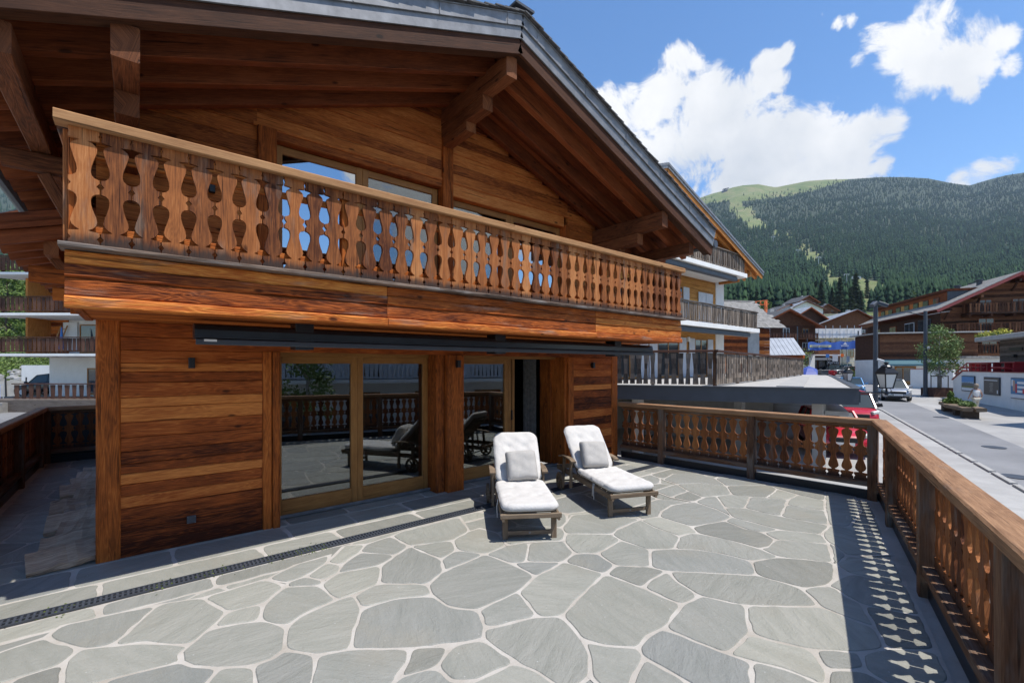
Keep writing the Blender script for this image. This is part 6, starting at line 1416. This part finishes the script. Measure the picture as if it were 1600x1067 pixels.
for k in range(n):
    u0, u1 = k / n, (k + 1) / n; f = lambda u, z: (W0 + (W1 - W0) * u, .05 * math.sin(u * 30), z)
    mb.poly([f(u0, 3.96 + bnz(u0) * .3 + .25 * u0), f(u1, 3.96 + bnz(u1) * .3 + .25 * u1), f(u1, 5.05 + bnz(u1) + .22 * u1), f(u0, 5.05 + bnz(u0) + .22 * u0)])
mb.build('cloth', M['bannerblue'], bnr); mb = MB(); mb.box(W0 + .2, W0 + 3.1, -.10, -.07, 4.42, 4.72, 0); mb.build('yellow_band', M['banneryel'], bnr); text('VERBIER FESTIVAL', bnr, W0 + 1.6, -.13, 4.57, .30, 'bannerblue'); mb = MB(); mb.poly([(1.25, -.10, 4.78), (1.85, -.10, 4.78), (1.55, -.10, 5.14)]); mb.build('mountain_emblem', M['p_white'], bnr); text('VERBIER', bnr, 1.5, -.10, 4.60, .30, 'p_white')
for xx in (W0 - .1, W1 + .1): mb = MB(); mb.tube([(xx, 0, .0), (xx, 0, 5.6)], .06, 6); mb.build('pole', M['steel'], bnr)
sh = empty('shop_row', px(1287, 84, .45), A0); tag(sh, 'row of dark glazed shops with awnings behind the parked cars', 'building'); wallbox(sh, -5.2, 3.0, 0, 6, -1, 4.4, 'chaletwood')
mb = MB(); mb.box(-5.4, 3.2, -.9, -.1, 3.3, 3.5, .01); mb.build('canopy', M['white'], sh)
for k in range(4): win(sh, -4.9 + k * 1.95, -3.2 + k * 1.95, .3, 2.9, -.04, 'metal_dark', div=2)
mb = MB(); mb.poly([(-4.6, -.1, 3.2), (.6, -.1, 3.2), (.6, -2.0, 2.5), (-4.6, -2.0, 2.5)][::-1]); mb.build('awning', M['steel'], sh); mb = MB(); mb.box(.3, 2.7, -.3, -.2, 1.6, 2.5, 0); mb.build('sign_board', M['black'], sh); text('Xpress', sh, 1.5, -.33, 2.05, .75, 'p_white')
for i, (x, y, D, mat, w_, h_, lab) in enumerate(((1261, 552, 66, 'yellow', .42, .62, 'round yellow shop sign above the orange one'), (1253.5, 558, 60, 'orange', .62, .62, 'orange square sign at the end of the plank railing'), (1293, 556, 66, 'signblue', .5, .5, 'square blue road sign in front of the dark shops'), (1305, 559, 66, 'shutter', .8, 1.0, 'pale blue information panel beside the blue road sign'), (1316, 555, 70, 'orange', .55, .55, 'round reddish sign against the bright wall'), (1325, 561, 58, 'shutter', .42, .75, 'pale grey narrow panel above the distant lantern'), (1352, 554, 58, 'signblue', .75, .6, 'blue hanging sign on the left end of the dark chalet'))):
    p = px(x, D); g0 = gz(p); t = empty('street_sign', (p.x, p.y, g0), A0); tag(t, lab, 'sign', 'street signs around the shops'); z = zat(y, D) - g0
    mb = MB(); mb.tube([(0, .03, 0), (0, .03, z)], .035, 6); mb.build('post', M['steel'], t); mb = MB()
    if i in (0, 4): mb.tube([(0, -.02, z), (0, .0, z)], w_ / 2, 14)
    else: mb.box(-w_ / 2, w_ / 2, -.02, .0, z - h_ / 2, z + h_ / 2, .01)
    mb.build('sign_panel', M[mat], t)
# white wall of the rising street behind
wv_ = empty('white_gable_wall', px(1335, 104, .8), A0 + R(-6)); tag(wv_, 'bright white gable end behind the street signs', 'building'); wallbox(wv_, -6.0, 4.6, 0, 8, -2, 7.0, 'white'); mb = MB(); mb.poly([(-6.4, -.4, 7.0), (5, -.4, 7.0), (5, 8.4, 8.2), (-6.4, 8.4, 8.2)]); mb.build('roof', M['slate'], wv_)
for i, (x, D, r_, mat) in enumerate(((1335, 72, 1.3, 'leaf2'), (1341, 66, 1.0, 'leaf'), (1262, 62, .8, 'leaf2'), (1300, 76, .7, 'leafred'))):
    p = gxy(x, D); t = empty('shrub', p); tag(t, ['large green shrub left of the sign box post', 'smaller green shrub at the foot of the sign box post', 'green shrub behind the blue umbrella', 'red flowering shrub before the dark shops'][i], 'shrub'); leaves('foliage', [(0, 0, r_ * .6, r_, r_ * .7), (r_ * .5, .1, r_ * .5, r_ * .6, r_ * .5)], 900, .11, M[mat], t, i + 3)
# ---------------------------------------------- cars
def car(label, loc, heading, L_=4.5, W_=1.85, H=1.65, paint=(.3, .3, .3), kind='suv', name='parked_car', cat='car', metal=.5):
    t = empty(name, loc, heading); tag(t, label, cat); pm = M.get('paint%s' % (paint,)) or newmat('car_paint', .25, paint, metal, .6)[0]; M['paint%s' % (paint,)] = pm
    pm.node_tree.nodes['Principled BSDF'].inputs['Coat Weight'].default_value = .25
    h = L_ / 2; w2 = W_ / 2; van = kind == 'van'; hood = .62 * H if not van else .60 * H; belt = .60 * H
    # x stations from nose to tail: (x, bottom, top, half width)
    S_ = [(h, .32, .55 * hood, .74), (h - .10, .22, .82 * hood, .90), (h - .45, .20, .93 * hood, .98), (h * .52, .20, hood, 1.0), (h * .38, .20, belt, 1.0), (-h * .3, .20, belt + .03, 1.0), (-h + .35, .22, belt + .04, .98), (-h + .06, .26, belt, .92), (-h, .36, belt * .86, .84)]
    def ring(x, zb_, zt, k): w_ = w2 * k; return [(x, -w_ * .94, zb_), (x, -w_, zb_ + .12), (x, -w_, zt * .72), (x, -w_ * .96, zt * .93), (x, -w_ * .80, zt), (x, w_ * .80, zt), (x, w_ * .96, zt * .93), (x, w_, zt * .72), (x, w_, zb_ + .12), (x, w_ * .94, zb_)]
    mb = MB(); rg = [ring(*s_) for s_ in S_]
    for a, b in zip(rg, rg[1:]):
        for i in range(10): j = (i + 1) % 10; mb.poly([a[i], a[j], b[j], b[i]])
    mb.poly(rg[0][::-1]); mb.poly(rg[-1]); bd = mb.build('body', pm, t, smooth=True)
    bv = bd.modifiers.new('s', 'SUBSURF'); bv.levels = bv.render_levels = 2
    xa, xb, xc, xd = (h * .42, h * .12, -h * .72, -h * .90) if not van else (h * .58, h * .30, -h * .92, -h * .97)
    gl_ = [(xa, belt - .02, .90), (xb, H - .07, .74), (xc, H - .07, .72), (xd, belt, .86)]
    mb = MB(); q = [[(x, -w2 * k, z), (x, w2 * k, z)] for x, z, k in gl_]; base_ = [[(x, -w2 * .93, belt - .03), (x, w2 * .93, belt - .03)] for x in (xa, xb, xc, xd)]
    for i in range(3): mb.poly([q[i][0], q[i][1], q[i + 1][1], q[i + 1][0]]); mb.poly([base_[i][0], q[i][0], q[i + 1][0], base_[i + 1][0]]); mb.poly([q[i][1], base_[i][1], base_[i + 1][1], q[i + 1][1]])
    mb.build('windows', M['car_glass'], t)
    mb = MB(); mb.box(xc - .05, xb + .04, -w2 * .70, w2 * .70, H - .08, H - .0, .035)
    for s_ in (-1, 1):
        mb.timber((xa + .02, s_ * w2 * .90, belt - .02), (xb, s_ * w2 * .735, H - .05), .07, .05); mb.timber((xd - .02, s_ * w2 * .86, belt - .02), (xc, s_ * w2 * .72, H - .05), .12, .06); mb.timber(((xb + xc) / 2, s_ * w2 * .925, belt - .02), ((xb + xc) / 2, s_ * w2 * .735, H - .05), .08, .03)
    mb.build('roof', pm, t)
    for s_ in (-1, 1):
        for x in (h * .60, -h * .60):
            wm = MB(); r_ = .21 * H if not van else .33; wm.lathe([(r_ * .6, -.1), (r_, -.1), (r_ + .01, -.05), (r_ + .01, .05), (r_, .1), (r_ * .6, .1)], n=20); o = wm.build('wheel', M['black'], t); o.rotation_euler = (R(90), 0, 0); o.location = (x, s_ * (w2 - .09), r_)
            rm = MB(); rm.lathe([(r_ * .62, -.115), (r_ * .62, .115)], n=14); rm.build('rim', M['galv'], o)
        hm = MB(); hm.timber((h - .12, s_ * w2 * .62, hood * .80), (h - .30, s_ * w2 * .90, hood * .84), .16, .13, ch=.03); hm.build('headlight', M['frost'], t)
        tm = MB(); tm.timber((-h + .04, s_ * w2 * .72, belt * .82), (-h + .14, s_ * w2 * .88, belt * .84), .12, .22, ch=.02); tm.build('tail_light', M['p_red'], t)
        mm = MB(); mm.timber((h * .36, s_ * (w2 + .02), belt + .06), (h * .36, s_ * (w2 + .22), belt + .10), .10, .16, ch=.03); mm.build('mirror', M['black'] if van else pm, t)
    gm = MB(); gm.box(h - .03, h + .015, -w2 * .5, w2 * .5, hood * .55, hood * .74, .02); gm.box(h - .03, h + .012, -w2 * .72, w2 * .72, .24, .38, .02); gm.build('grille', M['black'], t)
    pl = MB(); pl.box(h + .012, h + .022, -.26, .26, hood * .42, hood * .42 + .12, .004); pl.build('number_plate', M['white'], t); return t
sd_ = cp(.5498, .8353); hd = math.atan2(-sd_.y, -sd_.x)
p = gxy(1393, 34.8); car('silver grey car driving towards the viewer, just behind the large lantern', p, hd + R(4), 4.2, 1.72, 1.55, (.36, .37, .39), name='driving_car')
p = gxy(1330, 22.0); car('red van parked under the edge of the flat roof, its windscreen towards the viewer', p, hd + R(3), 4.2, 1.70, 1.62, (.45, .012, .025), 'van', 'parked_van', 'van', 0.0)
p = gxy(1313, 18.4); p.z = gz(p); car('red car half hidden below the flat roof beam', cp(11.6, 16.6, 0) + Vector((0, 0, gz(cp(11.6, 16.6)))), hd + R(10), 4.0, 1.7, 1.42, (.55, .015, .03), 'car', metal=0)
CARS = [(1330, 40, (.12, .28, .50), hd, 'blue car whose roof shows beside the small lantern', 'car'), (1276, 88, (.72, .73, .74), hd + R(12), 'white car facing the viewer at the far end of the street', 'suv'), (1295, 84, (.012, .014, .018), A0 + math.pi, 'black car seen from the side behind the grey box', 'suv'), (1313, 88, (.06, .22, .26), A0 + math.pi, 'teal car behind the black one', 'suv'), (1319, 92, (.55, .02, .03), hd, 'small red car between the teal car and the shrubs', 'car'), (1347, 80, (.55, .02, .03), A0, 'red car right of the sign box post, by the white wall', 'car'), (1262, 84, (.30, .03, .06), hd + R(20), 'dark red car left of the white car', 'car'), (1318, 82, (.25, .26, .28), A0 + math.pi, 'grey car in front of the teal one', 'car')]
for x, D, c, hh, lab, kd in CARS: car(lab, gxy(x, D), hh, 4.4, 1.8, 1.65 if kd == 'suv' else 1.45, c, kd)
# ---------------------------------------------- umbrella, box on the roof
p = px(1264, 33); um = empty('parasol', (p.x, p.y, gz(p)), A0); tag(um, 'blue parasol with a small red emblem at the end of the flat roof', 'parasol'); z0 = gz(p); za, zb2 = zat(572, 33) - z0, zat(588, 33) - z0
mb = MB(); n = 8; rr_u = 1.1
for k in range(n):
    a0, a1 = 6.283 * k / n, 6.283 * (k + 1) / n; pts = [[(rr_u * t_ * math.cos(a), rr_u * t_ * math.sin(a), za + (zb2 - za) * t_ ** 1.5) for t_ in (0.001, .35, .7, 1)] for a in (a0, a1)]
    for j in range(3): mb.poly([pts[0][j], pts[0][j + 1], pts[1][j + 1], pts[1][j]])
    e0 = pts[0][3]; e1 = pts[1][3]; mb.poly([e0, (e0[0], e0[1], e0[2] - .15), (e1[0], e1[1], e1[2] - .15), e1])
mb.build('canopy', M['umbblue'], um); mb = MB(); mb.tube([(0, 0, 0), (0, 0, za)], .03, 6); mb.build('pole', M['white'], um); mb = MB(); mb.timber((.35, -.85, (za + zb2) / 2 - .16), (.35, -.88, (za + zb2) / 2 - .24), .4, .14, (0, 0, 1), .02); mb.build('emblem', M['p_red'], um)
p = px(1286, 30, 1.29); t = empty('roof_box', p, A0); tag(t, 'blue grey box standing at the far end of the flat roof', 'box'); mb = MB(); mb.box(-.22, .22, -.2, .2, 0, .30, .01); mb.build('box', M['steel'], t); mb = MB(); mb.box(-.25, .25, -.23, .23, .30, .34, .005); mb.build('lid', M['zinc'], t)
# ---------------------------------------------- person on the pavement
def person():
    base = gxy(1525, 26.6); t = empty('person', base, A0 + R(160)); tag(t, 'person in a white top and pale trousers walking behind the bench planter', 'person')
    sk, ra, ed = [], [], []
    def v(p, r): sk.append(p); ra.append(r); return len(sk) - 1
    pel = v((0, 0, .88), .145); sp = v((0, .01, 1.08), .125); ch = v((0, .01, 1.28), .15); nk = v((0, .0, 1.42), .055); hd_ = v((0, -.02, 1.50), .075); hd2 = v((0, -.02, 1.60), .085); ed += [(pel, sp), (sp, ch), (ch, nk), (nk, hd_), (hd_, hd2)]
    for s_, st2 in ((-1, .14), (1, -.16)):
        hp = v((s_ * .09, 0, .82), .10); kn = v((s_ * .09, -.5 * st2 - .03, .46), .062); an = v((s_ * .09, -st2 + .03, .09), .042); to = v((s_ * .10, -st2 - .12, .04), .034); ed += [(pel, hp), (hp, kn), (kn, an), (an, to)]
        shd = v((s_ * .17, .01, 1.34), .062); el = v((s_ * .24, st2 * .4 + .02, 1.08), .045); wr = v((s_ * .23, st2 * .9 - .10, .86), .032); hn = v((s_ * .225, st2 * 1.0 - .13, .78), .030); ed += [(ch, shd), (shd, el), (el, wr), (wr, hn)]
    me = bpy.data.meshes.new('body'); me.from_pydata(sk, ed, []); o = bpy.data.objects.new('body', me); COL.objects.link(o); o.parent = t
    md = o.modifiers.new('skin', 'SKIN'); ss = o.modifiers.new('sub', 'SUBSURF'); ss.levels = ss.render_levels = 2
    for i, r_ in enumerate(ra): me.skin_vertices[0].data[i].radius = (r_, r_ * .8)
    me.skin_vertices[0].data[pel].use_root = True
    M['skin'] = plain('skin', (.42, .24, .17), .6); me.materials.append(M['skin'])
    def cloth(name, ids, mat, grow):
        vs = [sk[i] for i in ids]; mp = {i: k for k, i in enumerate(ids)}; e2 = [(mp[a], mp[b]) for a, b in ed if a in mp and b in mp]; m2 = bpy.data.meshes.new(name); m2.from_pydata(vs, e2, []); o2 = bpy.data.objects.new(name, m2); COL.objects.link(o2); o2.parent = t
        o2.modifiers.new('skin', 'SKIN'); s3 = o2.modifiers.new('sub', 'SUBSURF'); s3.levels = s3.render_levels = 2
        for k, i in enumerate(ids): m2.skin_vertices[0].data[k].radius = (ra[i] + grow, (ra[i] + grow) * .85)
        m2.skin_vertices[0].data[0].use_root = True; m2.materials.append(M[mat])
    cloth('top', [pel, sp, ch, shd0, shd1] if False else [0, 1, 2, 10, 18], 'p_white', .016) if False else None
    cloth('blouse', [0, 1, 2, 10, 18], 'white', .018); cloth('trousers', [0, 6, 7, 8, 14, 15, 16], 'cream', .02)
    hb_ = MB(); hb_.lathe([(.02, 1.72), (.07, 1.71), (.105, 1.66), (.115, 1.58), (.10, 1.50), (.06, 1.45)][::-1], c=(0, .015, 0), n=12); M['hair'] = plain('grey_blond_hair', (.30, .24, .18), .8, 0, .2, 20); hb_.build('hair', M['hair'], t, smooth=True)
    for a in range(5):
        for s_ in (-1, 1): pass
person()
for i, (x, y) in enumerate(((1553, 699), (1470, 652), (1586, 745))):
    a_, b_ = gpt(x, y); p = cp(a_, b_); t = MB(); t.lathe([(.33, 0), (.33, .012), (.30, .018)], n=24); o = t.build('manhole_cover', M['steel']); o.location = (p.x, p.y, gz(p) + .008); tag(o, ['round iron manhole cover in the middle distance of the road', 'round iron manhole cover in the road before the bench planter', 'round iron manhole cover in the road closest to the terrace'][i], 'manhole cover', 'manhole covers in the road')
# ================================================================== LEFT: apartment house and its lane
ap = empty('apartment_house', cp(-31, 30.5, -.1), A0); tag(ap, 'white apartment house with stacked balconies at the left edge, beyond the side wall', 'apartment house')
wallbox(ap, 0, 18, 0, 12, -1.2, 2.75, 'white', 'ground_floor'); wallbox(ap, 0.05, 18, 0.02, 12, 2.75, 10.2, 'white', 'wall')
mb = MB()
for z0, z1 in ((2.75, 5.15), (5.25, 7.7), (7.8, 10.2)): mb.box(.0, .14, -1.5, 0, z0, z1, .01)
mb.build('timber_screen', M['n_soffit'], ap)
plankwall(ap, .15, 1.3, -.05, 2.8, 5.2, 'log', seed=5); plankwall(ap, .15, 3.0, -.05, 5.3, 10, 'log', seed=6)
for k, z in enumerate((2.6, 5.1, 7.6)):
    mb = MB(); x0 = -.2 - 2.4
    mb.poly([(x0, -2.6, z + .15), (18, -2.6, z + .15), (18, 0, z + .15), (0, 0, z + .15)]); mb.poly([(x0, -2.6, z), (0, 0, z - .05), (18, 0, z - .05), (18, -2.6, z)]); mb.poly([(x0, -2.6, z), (18, -2.6, z), (18, -2.6, z + .15), (x0, -2.6, z + .15)]); mb.poly([(x0, -2.6, z), (x0, -2.6, z + .15), (0, 0, z + .15), (0, 0, z - .05)])
    mb.build('balcony_slab', M['white'], ap); rail_boards(ap, x0 + .05, 17.5, -2.52, z + .2, .95, 'brownrail', .27, .21, seed=60 + k, ends=((x0 + .1, -.4),), depth=.03, slant=.0)
for (a, b, z0, z1) in ((2.1, 3.6, 2.85, 4.75), (2.6, 4.2, .1, 1.85), (1.5, 2.6, 5.35, 7.2), (4.8, 6.2, 2.85, 4.75)): win(ap, a, b, z0, z1, -.04, 'frame', div=1)
s_ = MB(); s_.box(1.0, 1.95, -.10, -.05, 3.0, 4.9, .01); s_.build('shutter', M['white'], ap)
gable_roof(ap, -3.4, 19, -3.6, 13, 12.6, 10.2, 'slate', .35, 'roofwood', 9, rows=8); 
for k in range(9): mb = MB(); mb.box(-3.2 + k * .9, -3.05 + k * .9, -3.4, 0, 10.0 + k * .15, 10.25 + k * .15, 0); mb.build('rafter', M['roofwood'], ap)
mb = MB(); mb.box(-2.3, 18, -3.6, 0, -1.2, -.02, .01); mb.build('patio', M['shed'], ap)
mb = MB()
for k in range(5): mb.box(-2.6, 1.2, -3.9 - .32 * k, -3.6 - .32 * k + .02, -1.2, -.16 - .18 * k, .02)
M['stepstone'] = plain('grey_step_stone', (.22, .21, .195), .9, 0, .2, 3); mb.build('steps', M['stepstone'], ap); rail_boards(ap, 1.3, 12, -3.4, -.02, .95, 'brownrail', .42, .24, seed=77, depth=.03, slant=0)
def local(o, p): return o.location + Matrix.Rotation(o.rotation_euler.z, 3, 'Z') @ Vector(p)
# ladder chair, laundry, garden things on the balconies
t = empty('wooden_ladder', local(ap, (.75, -.5, 2.78)), A0); tag(t, 'wooden ladder chair leaning on the wall of the middle balcony', 'ladder'); mb = MB()
for s_ in (-1, 1): mb.timber((s_ * .22 + .0, 0, 0), (s_ * .2 + .45, .3, 1.9), .05, .07)
for k in range(6): f_ = (k + .7) / 6.5; mb.timber((-.22 + .45 * f_, .3 * f_, 1.9 * f_), (.22 + .45 * f_, .3 * f_, 1.9 * f_), .06, .04)
mb.build('ladder', M['handrail'], t)
t = empty('folded_parasol', local(ap, (2.0, -1.2, 2.78)), A0); tag(t, 'folded blue parasol leaning beside the white shutter on the middle balcony', 'parasol'); mb = MB(); mb.tube([(0, 0, .3), (-.1, .1, 1.7)], .1, 8, rads=[.14, .03]); mb.build('canopy', M['signblue'], t); mb = MB(); mb.tube([(0.02, 0, 0), (-.11, .11, 1.8)], .02, 6); mb.build('pole', M['shed'], t)
t = empty('laundry', local(ap, (-.0, -3.35, .05)), A0); tag(t, 'lilac blue cloth hung out to dry beside the patio steps', 'laundry')
for k, (a, b) in enumerate(((-.35, .05), (.1, .5))):
    mb = MB(); n = 10
    for i in range(n): f_ = lambda u: (a + (b - a) * u, .04 * math.sin(u * 12)); p0, p1 = f_(i / n), f_((i + 1) / n); mb.poly([(p0[0], p0[1], .02), (p1[0], p1[1], .02), (p1[0], p1[1], .82), (p0[0], p0[1], .82)])
    flatmat('lilac', (.28, .32, .62), .9); mb.build('cloth', M['lilac'], t)
mb = MB(); mb.tube([(-.5, 0, .83), (.65, 0, .83)], .015, 5); mb.tube([(-.5, 0, 0), (-.5, 0, .83)], .02, 5); mb.tube([(.65, 0, 0), (.65, 0, .83)], .02, 5); mb.build('drying_rack', M['galv'], t)
t = empty('patio_screen', local(ap, (-2.2, -3.3, -.02)), A0); tag(t, 'low dark patio screen between the brown post and the laundry', 'screen'); mb = MB(); mb.box(0, 1.6, -.03, .03, .05, .8, .01); mb.build('panel', M['black'], t); mb = MB(); mb.box(-.2, -.02, -.08, .08, -.2, .95, .01); mb.build('post', M['log'], t)
gw = empty('white_boundary_wall', px(30, 40, -.6), A0); tag(gw, 'white garage wall behind the black car at the left', 'wall'); wallbox(gw, 0.2, 5.6, 0, .3, -1, 2.55, 'white'); 
q = px(80, 35.5); q.z = -.25; t = car('black car parked on the sloping drive left of the apartment house', q, A0 + math.pi, 4.3, 1.8, 1.5, (.012, .014, .02), 'suv'); t.rotation_euler = (0, R(7), A0 + math.pi)
# stone cages / fence posts along the lane, hedge and bushes on the slope
fn = empty('sheeted_fence', px(-20, 34, -.9), A0); tag(fn, 'grey and white sheeted fence with dark posts along the lane at the left edge', 'fence'); mb = MB(); q = random.Random(3)
for k in range(7):
    x = -3 + k * 1.0; 
    mb.poly([(x, k * .45, -.2), (x + 1.0, (k + 1) * .45, -.2), (x + 1.0 + .1, (k + 1) * .45 + .25, 1.7 + q.uniform(-.2, .1)), (x, k * .45 + .2, 1.7 + q.uniform(-.2, .1))])
mb.build('sheeting', M['concrete'], fn)
for k in range(8): mb = MB(); mb.tube([(-3 + k, k * .45 - .06, -.2), (-2.9 + k - q.uniform(0, .4), k * .45 + .1, 1.9)], .05, 6); mb.build('post', M['black'], fn)
pv = empty('rubble_heap', px(28, 42, 1.0), A0); tag(pv, 'pale rubble slope below the hedge at the left edge', 'rubble'); mb = MB(); q = random.Random(8)
for k in range(60): x, y = q.uniform(-4, 3), q.uniform(0, 4); s_ = q.uniform(.2, .5); mb.timber((x, y, y * .3 - .4), (x + s_, y, y * .3 - .4), s_, s_ * .7, ch=.1, segs=2, wob=.05)
o = mb.build('rubble', M['concrete'], pv); o['kind'] = 'stuff'
rb_ = random.Random(14)
BUS = [(x + rb_.uniform(-8, 8), D, r_) for D, r_ in ((46, 1.5), (52, 2.0), (60, 2.4), (70, 3.0)) for x in range(-60, 200, 26)]
for i, (x, D, r_) in enumerate(BUS):
    p = px(x, D); z = hz(x, D) if D > 44 else gz(p); t = empty('bush', (p.x, p.y, z)); tag(t, 'dense green bush on the slope behind the apartment house', 'bush', 'green bushes on the left slope')
    leaves('foliage', [(0, 0, r_ * .5, r_, r_ * .6), (r_ * .6, .2, r_ * .5, r_ * .6, r_ * .5), (-r_ * .5, .3, r_ * .6, r_ * .6, r_ * .5)], 700, .035 * r_ + .04, M['leaf2' if i % 3 else 'leaf'], t, 100 + i)
for i, (x, D, h) in enumerate([(-20, 85, 11), (15, 90, 13), (38, 95, 10), (60, 88, 12), (85, 92, 10), (10, 78, 9), (-45, 95, 14), (50, 120, 14), (20, 130, 15), (-10, 140, 15)]):
    p = px(x, D); tree('hillside_tree', 'leafy green tree on the slope left of the apartment balconies', (p.x, p.y, hz(x, D) - .3), h, h * .36, group='green trees on the left slope', mat='leaf2' if i % 2 else 'leaf', bark='barkdark', n=1500, size=.028 * h, trunk=.12, seed=200 + i, tr=.2, blobs=12)
# ================================================================== BEHIND THE VIEWER (seen in the window panes)
oc = UR * 2.5 + NR * 15; oh = empty('opposite_house', (oc.x + 1, oc.y, -1.9), math.atan2(UR.y, UR.x) + math.pi); tag(oh, 'white house across the street, seen reflected in the glass doors', 'house')
wallbox(oh, -12, 12, 0, 9, -1, 3.0, 'white', 'ground_floor'); wallbox(oh, -12, 12, 0.02, 9, 3.0, 5.6, 'white'); mb = MB(); mb.box(-12, 12, -1.4, 0, 2.85, 3.05, .01); mb.build('balcony_slab', M['white'], oh)
rail_boards(oh, -12, 12, -1.35, 3.05, 1.0, 'shutter', .24, .2, seed=90)
for k in range(6): win(oh, -10.5 + k * 3.7, -8.8 + k * 3.7, .2, 2.3, -.04, 'frame', div=2); win(oh, -10.5 + k * 3.7, -8.8 + k * 3.7, 3.1, 5.1, -.04, 'frame', div=2)
gable_roof(oh, -13.2, 13.2, -1.8, 10, 8.6, 5.5, 'slate', .3, 'roofwood', rows=8)
tree('garden_tree', 'leafy tree across the street, seen reflected in the left glass door', (5.6, -8.0, -1.9), 5.6, 1.7, mat='leaf', n=2600, size=.09, trunk=.3, seed=44, tr=.09)
# air between here and the mountain
mb = MB(); mb.timber(cp(1000, -20, 620) , cp(1000, 2960, 620), 11600 , 1330, ch=0)
hzb = mb.build('haze', M['white']); hm = bpy.data.materials.new('thin_mountain_air'); hm.use_nodes = True; ht = hm.node_tree; ht.nodes.clear(); ho = ht.nodes.new('ShaderNodeOutputMaterial'); pv_ = ht.nodes.new('ShaderNodeVolumePrincipled')
pv_.inputs['Color'].default_value = (.62, .78, 1.0, 1); pv_.inputs['Density'].default_value = .00006; pv_.inputs['Anisotropy'].default_value = .1; ht.links.new(pv_.outputs[0], ho.inputs['Volume']); hzb.data.materials.clear(); hzb.data.materials.append(hm); hzb['kind'] = 'stuff'
